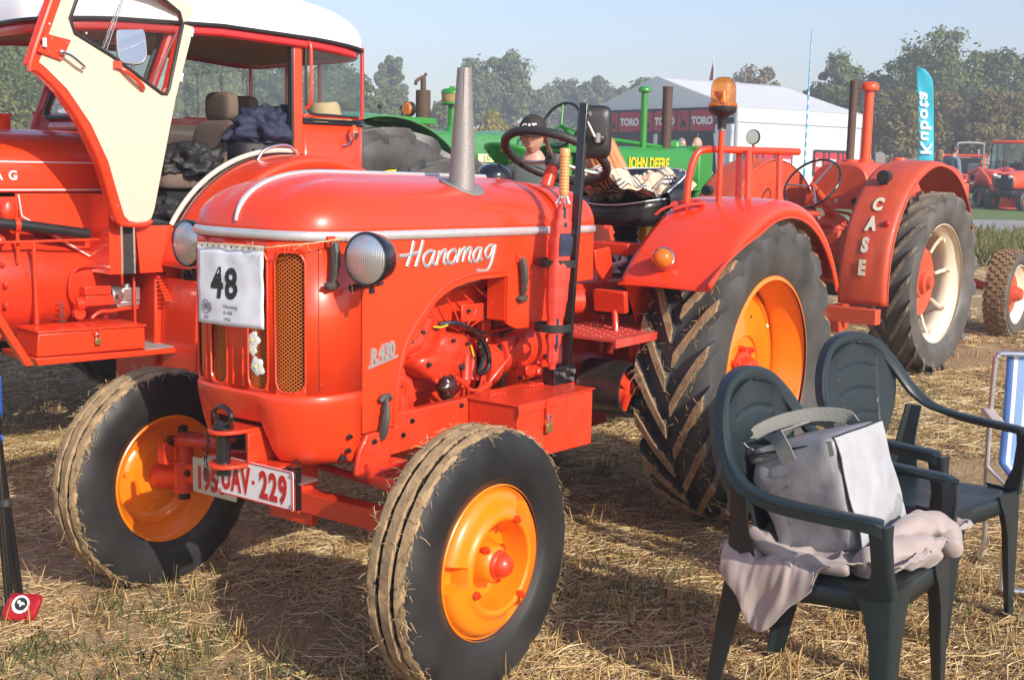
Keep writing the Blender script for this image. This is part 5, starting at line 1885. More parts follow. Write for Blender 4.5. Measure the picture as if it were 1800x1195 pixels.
# foot of the door opening
m = MB().prism([(0.955, 0.955), (0.955, 1.69), (0.90, 1.69), (0.93, 1.20), (0.90, 1.195), (0.74, 1.195), (0.64, 1.285), (0.50, 1.385), (0.53, 1.10), (0.74, 0.955)], 'xz', -0.02, 0.0) if False else tri_prism([(0.955, 0.955), (0.975, 1.20), (0.955, 1.66), (0.915, 1.66), (0.90, 1.195), (0.77, 1.195), (0.70, 0.955)], -0.02, 0.0)
obj('door_sill', m, M['red'], K, smooth=0)
m = MB().tube([(1.055, 0.006, 1.20), (1.055, 0.006, 0.955)], 0.008, 6).tube([(0.988, 0.006, 1.20), (0.988, 0.006, 0.955)], 0.008, 6)
obj('sill_trim', m, M['chrome'], K)
obj('sill_rubber', MB().bb(0.992, 1.05, -0.03, 0.004, 0.955, 1.20), M['rubber'], K)
obj('sill_panel', MB().bb(1.06, 1.12, -0.22, -0.0, 0.955, 1.355), M['red'], K)
m = MB()
for i in range(9):
  m.box((0.74 - 0.0 * i, -0.02 + 0.012 * i - 0.04, 0.94 - 0.016 * i), (0.20, 0.010, 0.012))
obj('step_tread', m, M['red'], K)
# fender over the rear wheel
wc = (0.085, 0.80)
def arc(k, r):
  a = math.radians(20 + 160 * k)
  return (wc[0] + r * math.cos(a), wc[1] + r * math.sin(a))
def fend(u, v):
  a = math.radians(14 + 160 * u)
  y = 0.0 + 0.36 * min(1, v / 0.85)
  k = max(0, (v - 0.75) / 0.25)
  r = 0.775 - 0.012 * v - 0.07 * (1 - math.sqrt(max(0, 1 - k * k)))
  return (wc[0] + r * math.cos(a), y, wc[1] + r * math.sin(a))
ff = obj('rear_fender', MB().grid(fend, 48, 18), M['red'], K, smooth=60, solid=0.006)
obj('fender_skirt', MB().prism([(0.70, 0.93), (0.74, 0.60), (0.55, 0.55)] + [arc(k, 0.765) for k in np.linspace(-0.06, 0.98, 24)][::1] if False else [(0.80, 0.93), (0.66, 0.80), (0.60, 1.05)] + [(0.5, 1.2), (0.3, 1.38), (0.085, 1.45), (-0.2, 1.38), (-0.45, 1.2), (-0.60, 0.95)] + [arc(k, 0.765) for k in np.linspace(1.0, 0.02, 24)], 'xz', -0.015, -0.005), M['red'], ff, smooth=0)
obj('door_frame_trim', MB().tube([(wc[0] + 0.793 * math.cos(a), -0.008, wc[1] + 0.793 * math.sin(a)) for a in np.radians(np.linspace(30, 97, 24))], 0.014, 8), M['cream'], K)
obj('fender_bead', MB().tube([(wc[0] + 0.778 * math.cos(a), 0.035, wc[1] + 0.778 * math.sin(a)) for a in np.radians(np.linspace(25, 100, 24))], 0.006, 6), M['blackm'], ff)
hp = [arc(0.33, 0.772), arc(0.36, 0.815), arc(0.42, 0.822), arc(0.455, 0.772)]
obj('grab_handle', MB().tube(catmull([(p[0], 0.10, p[1]) for p in hp], 5), 0.009, 10), M['chrome'], ff)
# lower body behind the nose of the front tractor
m = MB().prism([(0.84, 0.955), (0.86, 0.30), (0.55, 0.26), (0.50, 0.955)], 'xz', -0.5, -0.06)
m.prism([(0.80, 0.93), (0.83, 0.45), (0.70, 0.40), (0.66, 0.80)], 'xz', -0.06, 0.30)
obj('fender_front', m, M['red'], K, bevel=0.01)
w = obj('rear_wheel', MB().lathe([(0.42, 0.10), (0.40, 0.02), (0.30, -0.02), (0.0, -0.02)], axis='y', n=40), M['red'], K, loc=(0.085, 0.18, 0.71))
obj('tyre', lug_tyre(0.71, 0.30, 0.42, 18, 0.035, 0.4, 1), M['tyre_c'], w, smooth=28, merge=False)
w2 = obj('rear_wheel', MB().lathe([(0.42, -0.10), (0.40, -0.02), (0.30, 0.02), (0.0, 0.02)], axis='y', n=40), M['red'], K, loc=(0.085, -CW - 0.18, 0.71))
obj('tyre', lug_tyre(0.71, 0.30, 0.42, 18, 0.035, 0.4, 1), M['tyre_c'], w2, smooth=28, merge=False)
for y in (0.10, -1.35):
  w3 = obj('front_wheel', MB().lathe([(0.24, 0.03), (0.10, 0.03), (0.0, 0.05)], axis='y', n=32), M['red'], K, loc=(2.45, y, 0.42))
  obj('tyre', ribbed_tyre(0.42, 0.17, 0.24), M['tyre_f'], w3)
obj('front_axle', MB().bb(2.40, 2.50, -1.3, 0.05, 0.40, 0.48), M['red'], K)
# cab floor and far side
obj('cab_floor', MB().bb(-0.5, 0.95, -CW + 0.03, -0.03, 1.00, 1.03), M['blackm'], K)
obj('far_side_panel', MB().bb(-0.50, 0.93, -CW, -CW + 0.02, 1.03, 1.79), M['red_deep'], K)
obj('inner_lining', MB().bb(-0.45, 0.90, -CW + 0.022, -CW + 0.03, 1.05, 1.75), M['cream'], K)
obj('far_window', MB().bb(-0.05, 0.75, -CW + 0.004, -CW + 0.008, 1.79, 2.19), M['glass'], K)
# engine, clutch housing and hydraulic pump
m = MB()
m.tube([(1.62, -0.45, 0.90), (1.40, -0.45, 0.90), (1.36, -0.45, 0.90), (0.95, -0.45, 0.86)], [0.30, 0.30, 0.285, 0.25], 48)
m.tube([(1.72, -0.45, 0.90), (1.62, -0.45, 0.90)], 0.33, 48)
m.cyl((2.5, -0.45, 0.95), (1.72, -0.45, 0.95), 0.28, 32)
obj('clutch_housing', m, M['red_cast'], K, smooth=40)
m = MB()
for i in range(10):
  a = -0.9 + i * 0.32
  m.tube([(1.60, -0.45 + 0.318 * math.cos(a), 0.90 + 0.318 * math.sin(a)), (1.58, -0.45 + 0.318 * math.cos(a), 0.90 + 0.318 * math.sin(a))], 0.014, 6)
obj('housing_bolt', m, M['red_cast'], K, smooth=0)
m = MB()
m.box((1.13, -0.16, 0.865), (0.14, 0.09, 0.045)).box((1.13, -0.15, 0.815), (0.15, 0.10, 0.05))
m.tube(catmull([(1.24, -0.15, 0.80), (1.27, -0.14, 0.88), (1.24, -0.14, 0.97), (1.16, -0.15, 1.00), (1.05, -0.16, 0.985)], 5), 0.008, 8)
m.cyl((1.24, -0.14, 0.80), (1.20, -0.14, 0.80), 0.035, 14).cyl((1.22, -0.13, 0.75), (1.22, -0.17, 0.75), 0.030, 16)
m.tube(catmull([(1.17, -0.12, 0.725), (1.12, -0.12, 0.755), (1.05, -0.12, 0.755), (1.0, -0.13, 0.76), (0.90, -0.14, 0.76)], 5), 0.011, 8)
m.cyl((0.94, -0.10, 0.60), (0.94, -0.10, 0.93), 0.008, 8)
obj('hydraulic_valve', m, M['red_cast'], K, bevel=0.006)
m = MB()
m.tube([(1.055, -0.155, 0.83), (1.01, -0.155, 0.83), (0.985, -0.155, 0.83)], [0.055, 0.052, 0.035], 20).box((0.945, -0.155, 0.835), (0.10, 0.07, 0.07)).cyl((0.955, -0.155, 0.86), (0.955, -0.155, 0.888), 0.02, 12).box((0.96, -0.155, 0.785), (0.13, 0.06, 0.03))
obj('hydraulic_pump', m, M['alu'], K, bevel=0.006)
t = text_mb('K', 0.03, 0.001, bold=0.001)
t.xf(frame_m((1.045, -0.098, 0.82), (-1, 0, 0), (0, 0, 1)))
obj('cast_letter', t, M['ink'], K, smooth=0)
t = text_mb('17718-4', 0.035, 0.001, bold=0.0008)
t.xf(frame_m((1.33, -0.145, 0.83), (0, 0.25, -1), (-1, 0, 0)))
obj('stamped_number', t, M['ink'], K, smooth=0)
obj('exhaust_tube', MB().tube([(1.75, -0.15, 1.23), (1.50, -0.15, 1.205), (1.15, -0.16, 1.15)], 0.028, 12), M['blackm'], K)
obj('pipe_clamp', MB().lathe([(0.032, -0.012), (0.034, -0.012), (0.034, 0.012), (0.032, 0.012)], (1.52, -0.15, 1.207), 'x', 20).bb(1.51, 1.525, -0.155, -0.145, 1.02, 1.19), M['red'], K)
obj('control_rod', MB().tube([(1.8, -0.12, 1.125), (1.02, -0.12, 1.125)], 0.007, 6).tube([(1.45, -0.12, 1.13), (1.45, -0.12, 0.72)], 0.010, 8), M['red'], K)
m = MB().ball((1.60, -0.16, 1.13), 0.03, 10).ball((1.55, -0.16, 1.27), 0.04, 12, (1, 0.6, 1.6)).bb(1.50, 1.75, -0.22, -0.17, 1.20, 1.34)
obj('injection_pump', m, M['red_cast'], K)
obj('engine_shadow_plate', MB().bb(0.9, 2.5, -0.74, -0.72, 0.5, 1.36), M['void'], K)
# running board with the tool box
m = MB().prism([(1.56, 0.585), (0.775, 0.565), (0.775, 0.540), (1.545, 0.548)], 'xz', -0.30, 0.10)
obj('running_board', m, M['red'], K, bevel=0.003)
obj('board_mat', MB().bb(0.80, 0.985, -0.28, 0.085, 0.569, 0.573), M['asphalt'], K)
m = MB().prism([(1.535, 0.700), (0.985, 0.690), (0.985, 0.578), (1.545, 0.588)], 'xz', -0.16, 0.088)
tb2 = obj('toolbox', m, M['red'], K, bevel=0.006)
m = MB().prism([(1.54, 0.712), (0.98, 0.702), (0.98, 0.692), (1.54, 0.702)], 'xz', -0.17, 0.096)
for i in range(5):
  m.box((1.49 - i * 0.11, -0.04, 0.7135 - i * 0.002), (0.075, 0.20, 0.004))
obj('toolbox_lid', m, M['red'], tb2, bevel=0.002)
obj('hasp', MB().tube([(1.262, 0.10, 0.70), (1.262, 0.103, 0.672), (1.232, 0.103, 0.672), (1.232, 0.10, 0.70)], 0.004, 6).bb(1.243, 1.251, 0.089, 0.093, 0.61, 0.68), M['red'], tb2)
obj('board_strut', MB().prism([(1.56, 0.55), (1.60, 0.55), (1.80, 0.90), (1.77, 0.92)], 'xz', 0.04, 0.09), M['red'], K, bevel=0.003)
# seats and wheel
def car_seat(x, y, parent):
  def cu(u, v, cx, cz, rx, ry, rz, n):
    a, b = u * 2 * PI, -PI / 2 + v * PI
    f = lambda q: math.copysign(abs(q) ** (2 / n), q)
    return V(cx + rx * f(math.cos(a)) * f(math.cos(b)), y + ry * f(math.sin(a)) * f(math.cos(b)), cz + rz * f(math.sin(b)))
  s_ = obj('seat', MB().grid(lambda u, v: cu(u, v, x + 0.12, 1.42, 0.21, 0.22, 0.055, 5), 32, 16, True), M['seatcloth'], parent, smooth=60)
  bk = MB().grid(lambda u, v: (lambda p: p + V(-(p.z - 1.45) * 0.25, 0, 0))(cu(u, v, x - 0.08, 1.58, 0.05, 0.21, 0.18, 5)), 32, 16, True)
  obj('seat_back', bk, M['seatcloth'], s_, smooth=60)
  hr = MB().grid(lambda u, v: cu(u, v, x - 0.17, 1.835, 0.045, 0.135, 0.085, 4), 32, 16, True)
  obj('headrest', hr, M['seatcloth'], s_, smooth=60)
  obj('seat_base', MB().bb(x - 0.05, x + 0.28, y - 0.17, y + 0.17, 1.03, 1.36), M['blackm'], s_)
  return s_
car_seat(0.36, -0.45, K)
car_seat(0.05, -0.72, K)
swc, swa = V(0.70, -0.55, 1.60), V(-0.6, 0, 0.8)
s1 = V(0.8, 0, 0.6)
so2 = obj('steering_wheel', MB().tube([swc + s1 * 0.19 * math.cos(a) + V(0, 1, 0) * 0.19 * math.sin(a) for a in np.linspace(0, 2 * PI, 49)[:-1]], 0.013, 8, closed=True).tube([swc - s1 * 0.18, swc, swc + s1 * 0.18], 0.009, 6).tube([swc, swc - swa * 0.4], 0.02, 8), M['rubber'], K)
# the open door, hinged on the leaning front pillar and folded forward beside the bonnet
D0, D1 = V(0.62, 0.02, 2.26), V(0.89, 0.02, 1.22)
dd = V(0.96, 0.26, 0).normalized()
dn = (D0 - D1).cross(dd).normalized()
if dn.y < 0:
  dn = -dn
def dpt(p, off=0.0):
  """point given by its x and z on the door plane, moved off along the door's normal"""
  x, z = p
  k = (D1.z - z) / (D1.z - D0.z)
  hp = D1.lerp(D0, k)
  y = hp.y + (x - hp.x) * dd.y / dd.x
  return V(x, y, z) + dn * off
creamp = [(1.300, 2.62), (1.436, 2.243), (1.555, 1.956), (1.520, 1.934), (1.404, 1.845), (1.271, 1.689), (1.171, 1.516), (1.101, 1.322), (1.073, 1.251), (1.045, 1.225), (0.994, 1.216), (0.929, 1.220), (0.902, 1.235), (0.885, 1.274), (0.751, 1.847), (0.622, 2.255), (0.640, 2.30), (0.827, 2.40), (1.0, 2.55), (1.10, 2.62)]
creamp = [(x, min(z, 2.50)) for x, z in creamp]
outer = [(x + (0.05 if (x > 1.0) else 0.006), z + (0.004 if z > 2 else -0.012)) for x, z in creamp]
win = [(1.356, 2.254), (1.392, 2.165), (1.366, 2.105), (1.156, 2.020), (0.845, 1.862), (0.812, 1.862), (0.797, 1.890), (0.712, 2.215), (0.735, 2.27), (0.90, 2.35), (1.10, 2.42), (1.28, 2.42)]
def holed(m, out_, hole, y0, y1):
  from mathutils.geometry import tessellate_polygon
  loops = [[Vector((p[0], p[1], 0)) for p in out_], [Vector((p[0], p[1], 0)) for p in hole]]
  tr = tessellate_polygon(loops)
  allp = list(out_) + list(hole)
  n = len(allp)
  vs = [dpt(p, y0) for p in allp] + [dpt(p, y1) for p in allp]
  fs = [tuple(t) for t in tr] + [tuple(i + n for i in t) for t in tr]
  no_, nh = len(out_), len(hole)
  fs += [(i, (i + 1) % no_, (i + 1) % no_ + n, i + n) for i in range(no_)]
  fs += [(no_ + i, no_ + (i + 1) % nh, no_ + (i + 1) % nh + n, no_ + i + n) for i in range(nh)]
  m.add(vs, fs)
m = MB()
holed(m, outer, win, -0.045, -0.002)
dr = obj('door', m, M['red'], K, smooth=0, bevel=0.003)
m = MB()
holed(m, creamp, [(x, z) for x, z in win], -0.001, 0.004)
obj('door_lining', m, M['cream'], dr, smooth=0, bevel=0.0015)
lip = [dpt(p, 0.008) for p in outer[1:13]]
obj('door_flange', MB().tube(catmull(lip, 3), 0.012, 8), M['red'], dr)
obj('window_rubber', MB().tube([dpt(p, 0.003) for p in win], 0.010, 6, closed=True), M['rubber'], dr)
m = MB().add([dpt(p, -0.02) for p in win], [tuple(range(len(win)))])
obj('door_window', m, M['glass'], dr, smooth=0)
m = MB()
for a, b in (((1.075, 2.30), (1.195, 2.035)), ((1.055, 2.33), (1.175, 2.03)), ((0.716, 2.20), (0.90, 1.885))):
  m.tube([dpt(a, -0.015), dpt(b, -0.015)], 0.0025, 5)
obj('sliding_pane_edge', m, M['steel'], dr)
# lock, handles, screws
lk = [(1.530, 2.086), (1.394, 2.070), (1.445, 1.972), (1.570, 2.00)]
m = MB().add([dpt(p, 0.004) for p in lk] + [dpt(p, 0.018) for p in lk], [(0, 1, 2, 3), (4, 5, 6, 7), (0, 1, 5, 4), (1, 2, 6, 5), (2, 3, 7, 6), (3, 0, 4, 7)])
lkp = obj('door_lock', m, M['red'], dr, bevel=0.004)
m = MB()
for p in ((1.50, 2.065), (1.42, 2.055), (1.455, 1.985), (1.52, 2.01), (1.43, 2.00)):
  m.tube([dpt(p, 0.018), dpt(p, 0.022)], [0.006, 0.004], 8)
m.box(dpt((1.545, 2.045), 0.022), (0.02, 0.02, 0.04))
obj('lock_screw', m, M['chrome'], dr)
m = MB().ball(dpt((1.455, 2.012), 0.028), 0.014, 10)
m.tube(catmull([dpt((1.455, 2.012), 0.034), dpt((1.42, 2.000), 0.045), dpt((1.375, 1.975), 0.045), dpt((1.338, 1.955), 0.035), dpt((1.340, 1.948), 0.022)], 4), 0.0075, 8)
obj('door_handle', m, M['chrome'], dr)
m = MB()
rp_ = [dpt((1.112, 1.966), 0.006), dpt((1.085, 1.952), 0.028), dpt((1.03, 1.918), 0.034), dpt((0.985, 1.888), 0.026), dpt((0.970, 1.876), 0.006)]
m.tube(catmull(rp_, 5), [0.014] + [0.011] * 19 + [0.014], 10)
m.box(dpt((1.13, 1.98), 0.012), (0.04, 0.02, 0.035))
obj('pull_handle', m, M['red'], dr)
m = MB()
for p in ((1.34, 1.86), (1.24, 1.74), (1.15, 1.60), (1.10, 1.44), (1.08, 1.30), (0.97, 1.235), (0.90, 1.30), (0.87, 1.45), (0.83, 1.60), (0.79, 1.75), (0.75, 1.93), (0.70, 2.10), (0.66, 2.22), (1.30, 2.11), (1.42, 2.20), (1.50, 2.13)):
  c_ = dpt(p, 0.004)
  m.tube([c_, c_ + dn * 0.0025], [0.006, 0.0035], 8)
obj('screw', m, M['cream'], dr)
obj('hinge', MB().tube([dpt((0.655, 2.16), 0.006), dpt((0.645, 2.20), 0.006)], 0.01, 8).tube([dpt((0.72, 1.93), 0.006), dpt((0.71, 1.97), 0.006)], 0.01, 8), M['chrome'], dr)
# outside mirror, seen through the door glass
mc_ = V(0, 0, 0)
m = MB().prism([(mc_.x + 0.078 * math.copysign(abs(math.cos(a)) ** .6, math.cos(a)) - 0.012 * math.sin(a), mc_.z + 0.104 * math.copysign(abs(math.sin(a)) ** .6, math.sin(a))) for a in np.linspace(0, 2 * PI, 33)[:-1]], 'xz', -0.005, 0.012)
mo = obj('door_mirror', m, M['steel'], K, bevel=0.004, loc=(0.99, 0.03, 2.09))
mo.rotation_euler = (0.30, 0, -0.1)
m = MB().prism([(mc_.x + 0.070 * math.copysign(abs(math.cos(a)) ** .6, math.cos(a)) - 0.012 * math.sin(a), mc_.z + 0.096 * math.copysign(abs(math.sin(a)) ** .6, math.sin(a))) for a in np.linspace(0, 2 * PI, 33)[:-1]], 'xz', 0.013, 0.015)
obj('mirror_glass', m, M['mirror'], mo)
obj('mirror_arm', MB().tube([(0.0, 0.0, -0.1), (0.03, 0.03, -0.15)], 0.009, 8), M['steel'], mo)
# air cleaner on the far side of the bonnet
obj('air_cleaner', MB().lathe([(0.0, 1.60), (0.075, 1.60), (0.075, 1.735), (0.085, 1.738), (0.085, 1.755), (0.0, 1.765)], (1.34, -0.80, 0), n=32), M['red'], K)

# things lying in the cab
KM = Matrix.Translation(KO) @ Matrix.Rotation(math.radians(-9), 4, 'Z')
def cloth_heap(name, c, r, seed, material, label, cat, sc=(1, 1, 0.5), amp=0.3, n=40, fold=3.0):
  def f(u, v):
    a, b = u * 2 * PI, -PI / 2 + v * PI
    d = V(math.cos(a) * math.cos(b), math.sin(a) * math.cos(b), math.sin(b))
    k = 1 + amp * noise.noise((d * fold + V(seed, 0, 0))) + amp * 0.6 * (1 - abs(noise.noise(d * fold * 1.9 + V(seed, 5, 0))) * 3) * 0.4
    p = d * r * k
    return V(p.x * sc[0], p.y * sc[1], max(p.z * sc[2], -0.35 * r * sc[2]))
  o = obj(name, MB().grid(f, n * 2, n, True), material, None, smooth=80)
  o.location = c
  return tag(o, label, cat)
b_ = KM @ V(0.10, -0.18, 1.40)
m = MB()
def bagf(u, v):
  a = u * 2 * PI
  f_ = lambda q: math.copysign(abs(q) ** 0.55, q)
  prof = [(0.0, 0.0), (0.96, 0.0), (1.0, 0.03), (1.02, 0.12), (1.0, 0.22), (0.95, 0.235), (0.0, 0.24)]
  i = min(int(v * 6 + 1e-6), 6)
  k, h_ = prof[i]
  return (0.19 * k * f_(math.cos(a)), 0.15 * k * f_(math.sin(a)), h_)
bag = obj('bag', MB().grid(bagf, 40, 6, True), M['bagblack'], None, smooth=50, bevel=0.01)
bag.location = b_
bag.rotation_euler = (0, 0, -0.3)
tag(bag, 'black soft camera bag standing on the cab tractor seat', 'bag')
obj('bag_buckle', MB().box((0.12, 0.157, 0.06), (0.03, 0.008, 0.05)).tube([(0.12, 0.155, 0.20), (0.12, 0.16, 0.08)], 0.012, 6, flat=0.3), M['rubber'], bag)
cloth_heap('jacket', KM @ V(0.02, -0.20, 1.685), 0.20, 3, M['navy'], 'dark navy jacket heaped on top of the black bag in the cab', 'jacket', (1.25, 0.9, 0.75), 0.35)
cloth_heap('sweater', KM @ V(0.46, -0.33, 1.49), 0.17, 8, M['bagblack'], 'dark grey sweater crumpled on the front edge of the cab seat', 'sweater', (1.1, 1.0, 0.75), 0.4)
cloth_heap('coat', KM @ V(0.62, -0.22, 1.19), 0.21, 12, M['bagblack'], 'black raincoat lying on the cab floor in the doorway', 'coat', (1.2, 0.8, 0.6), 0.4)
# ================================================================ the orange-red row tractor behind
Q = thing('tractor', 'faded orange-red tractor with CASE lettering down its rear fender and cream wheel rims', 'tractor', (-4.565, -0.727, 0), math.radians(175.2))
QY = -0.78
def cwheel(y, sd_):
  pr = [(0.452, 0.135), (0.470, 0.132), (0.474, 0.124), (0.460, 0.118), (0.452, 0.09), (0.425, 0.06), (0.418, 0.0), (0.43, -0.06), (0.455, -0.10), (0.472, -0.13), (0.45, -0.132), (0.44, -0.09), (0.405, -0.03), (0.400, 0.02), (0.41, 0.05), (0.44, 0.09)]
  w = obj('rear_wheel', MB().lathe([(0.275, -0.035), (0.268, -0.02), (0.22, -0.012), (0.12, -0.03), (0.11, 0.0), (0.085, 0.004), (0.08, 0.035), (0.05, 0.045), (0.045, 0.075), (0.0, 0.08)] if sd_ > 0 else [(0.275, 0.035), (0.12, 0.03), (0.0, 0.0)], axis='y', n=48), M['case_red'], Q, loc=(0.02, y, 0.70))
  if sd_ < 0:
    me = w.data
  rim = obj('rim', MB().lathe([(r, sd_ * h) for r, h in pr], axis='y', n=80), M['creampaint'], w, smooth=50)
  m = MB()
  for i in range(8):
    a = 2 * PI * i / 8 + 0.2
    e = V(math.cos(a), 0, math.sin(a))
    m.tube([e * 0.405 + V(0, sd_ * 0.03, 0), e * 0.34 + V(0, sd_ * 0.0, 0), e * 0.262 + V(0, sd_ * -0.015, 0)], [0.03, 0.024, 0.02], 6, flat=0.6)
    m.cyl(e * 0.385 + V(0, sd_ * 0.03, 0), e * 0.385 + V(0, sd_ * 0.07, 0), 0.017, 6)
  obj('rim_clamp', m, M['creampaint'], w, smooth=30)
  obj('tyre', lug_tyre(0.70, 0.34, 0.462, 20, 0.036, 0.42, -1 if sd_ > 0 else -1), M['tyre_c'], w, smooth=28, merge=False)
  return w
w1 = cwheel(QY, -1)
cwheel(-QY, 1)
# the right-hand wheel is the one seen: mirrored dish
w1.data = w1.data
m = MB().lathe([(0.275, 0.035), (0.268, 0.02), (0.22, 0.012), (0.12, 0.03), (0.11, 0.0), (0.085, -0.004), (0.08, -0.035), (0.05, -0.045), (0.045, -0.075), (0.0, -0.08)], axis='y', n=48)
obj('hub_plate', m, M['case_red'], w1)
def cfw(y, sd_):
  w = obj('front_wheel', MB().lathe([(0.21, sd_ * 0.0), (0.15, sd_ * 0.02), (0.09, sd_ * 0.01), (0.075, sd_ * 0.07), (0.05, sd_ * 0.12), (0.0, sd_ * 0.125)], axis='y', n=36), M['case_red'], Q, loc=(2.52, y, 0.425))
  obj('rim', MB().lathe([(0.27, sd_ * 0.09), (0.285, sd_ * 0.085), (0.27, sd_ * 0.07), (0.235, sd_ * 0.045), (0.215, sd_ * 0.0), (0.205, sd_ * -0.005), (0.195, sd_ * 0.01)], axis='y', n=56), M['creampaint'], w, smooth=50)
  m = MB()
  h, r = 0.105, 0.41
  m.lathe([(0.272, -h * 0.8), (0.30, -h), (0.36, -h * 1.04), (0.395, -h * 0.85), (0.405, -h * 0.5), (0.408, 0), (0.405, h * 0.5), (0.395, h * 0.85), (0.36, h * 1.04), (0.30, h), (0.272, h * 0.8)], axis='y', n=72)
  k = 0
  for row in range(5):                           # turf blocks
    yy_ = (-2 + row) * 0.042
    rr_ = 0.405 - (0.010 if abs(row - 2) == 2 else 0.0)
    for i in range(34):
      a = 2 * PI * (i + 0.5 * (row % 2)) / 34
      m.box((rr_ * math.cos(a), yy_, rr_ * math.sin(a)), (0.030, 0.036, 0.050), (0, -a, 0))
  obj('tyre', m, M['tyre_cf'], w, smooth=25, merge=False)
cfw(-0.62, -1)
cfw(0.62, 1)
m = MB().tube([(2.52, -0.55, 0.44), (2.50, -0.30, 0.50), (2.45, 0.0, 0.55), (2.50, 0.30, 0.50), (2.52, 0.55, 0.44)], [0.03, 0.045, 0.06, 0.045, 0.03], 12).tube([(2.52, -0.50, 0.36), (2.52, -0.50, 0.54)], 0.035, 12)
obj('front_axle', m, M['case_red'], Q)
# bonnet
def csec(x, t):
  e = 3.4
  a = PI * t
  c, s = math.cos(a), math.sin(a)
  ww = 0.235 if x > 0.45 else 0.235 + 0.05 * (0.45 - x)
  return (x, ww * math.copysign(abs(c) ** (2 / e), c), 1.30 + 0.315 * abs(s) ** (2 / e))
def cbon(u, v):
  x = 0.10 + 2.25 * u
  p = csec(x, v)
  k = 1.0
  if x > 2.15:
    k = math.sqrt(max(0, 1 - ((x - 2.15) / 0.2) ** 2.4))
  if x < 0.22:
    k = math.sqrt(max(0, 1 - ((0.22 - x) / 0.12) ** 2.6)) * 0.12 + 0.88
  return (p[0], p[1] * (0.8 + 0.2 * k), 1.30 + (p[2] - 1.30) * (0.25 + 0.75 * k))
qb = obj('bonnet', MB().grid(cbon, 40, 32), M['case_red'], Q, smooth=50, solid=0.01)
obj('tank_end', MB().prism([(y, z) for _, y, z in [cbon(0, i / 24) for i in range(25)]], 'yz', 0.10, 0.108), M['case_red'], qb, smooth=0)
obj('radiator_shell', MB().bb(2.30, 2.42, -0.22, 0.22, 0.75, 1.45).bb(0.6, 2.3, -0.12, 0.12, 0.62, 1.30), M['case_red'], Q, bevel=0.03)
obj('fuel_cap', MB().lathe([(0.0, 0.05), (0.06, 0.045), (0.07, 0.02), (0.09, 0.015), (0.09, -0.01)], (1.15, -0.05, 1.615), n=24).box((1.3, -0.05, 1.625), (0.16, 0.09, 0.03)), M['orange_red'], qb)
t = text_mb('CASE', 0.055, 0.001, bold=0.0012)
t.xf(frame_m((1.62, -0.238, 1.53), (1, 0, 0), (0, 0, 1)))
obj('bonnet_lettering', t, M['creampaint'], qb, smooth=0)
# dashboard
m = MB().bb(0.04, 0.12, -0.26, 0.26, 1.235, 1.345)
qd = obj('dashboard', m, M['case_red'], Q, bevel=0.008)
m = MB()
for y in (0.17, 0.08, -0.02, -0.17):
  m.cyl((0.038, y, 1.30), (0.030, y, 1.30), 0.025 if abs(y) > 0.05 else 0.015, 16)
obj('dial', m, M['blackm'], qd)
m = MB()
for y in (0.17, -0.02):
  m.cyl((0.032, y, 1.30), (0.028, y, 1.30), 0.020, 16)
obj('dial_glass', m, M['alu'], qd)
obj('choke_knob', MB().tube([(0.04, 0.03, 1.33), (-0.02, 0.03, 1.345), (-0.02, 0.03, 1.37)], 0.006, 6).box((-0.02, 0.03, 1.385), (0.01, 0.05, 0.01)), M['case_red'], qd)
# steering
qc = V(-0.33, 0.02, 1.435)
qa = V(-0.80, 0.10, 0.60).normalized()
q1 = qa.cross(V(0, 1, 0)).normalized()
q2 = qa.cross(q1)
ring = [qc + q1 * 0.235 * math.cos(a) + q2 * 0.235 * math.sin(a) for a in np.linspace(0, 2 * PI, 65)[:-1]]
qs = obj('steering_wheel', MB().tube(ring, 0.0095, 8, closed=True), M['black'], Q)
m = MB()
for a in (0.5, 2.6, 4.7):
  m.tube([qc - qa * 0.03, qc - qa * 0.015 + (q1 * math.cos(a) + q2 * math.sin(a)) * 0.12, qc + (q1 * math.cos(a) + q2 * math.sin(a)) * 0.232], 0.0085, 6)
obj('spoke', m, M['steel'], qs)
obj('steering_column', MB().tube([qc, qc - qa * 0.13, qc - qa * 0.50], [0.018, 0.030, 0.034], 14).tube([qc - qa * 0.3, qc - qa * 0.34], 0.05, 12), M['case_red'], Q)
# stacks
m = MB().tube([(0.34, 0.03, 1.61), (0.34, 0.03, 1.64), (0.34, 0.03, 2.27)], [0.045, 0.033, 0.033], 20)
obj('exhaust_stack', m, M['rust'], Q)
m = MB().tube([(0.48, -0.04, 1.61), (0.48, -0.04, 1.63), (0.48, -0.04, 1.64), (0.48, -0.04, 2.20)], [0.07, 0.07, 0.043, 0.040], 24)
qi = obj('air_intake', m, M['orange_red'], Q, smooth=40)
obj('intake_cap', MB().lathe([(0.045, 2.195), (0.074, 2.20), (0.078, 2.225), (0.070, 2.255), (0.045, 2.268), (0.0, 2.27)], (0.48, -0.04, 0), n=32), M['orange_red'], qi, smooth=60)
obj('stack_base', MB().lathe([(0.07, 1.60), (0.07, 1.63), (0.05, 1.635), (0.0, 1.635)], (0.345, 0.03, 0), n=24), M['case_red'], Q)
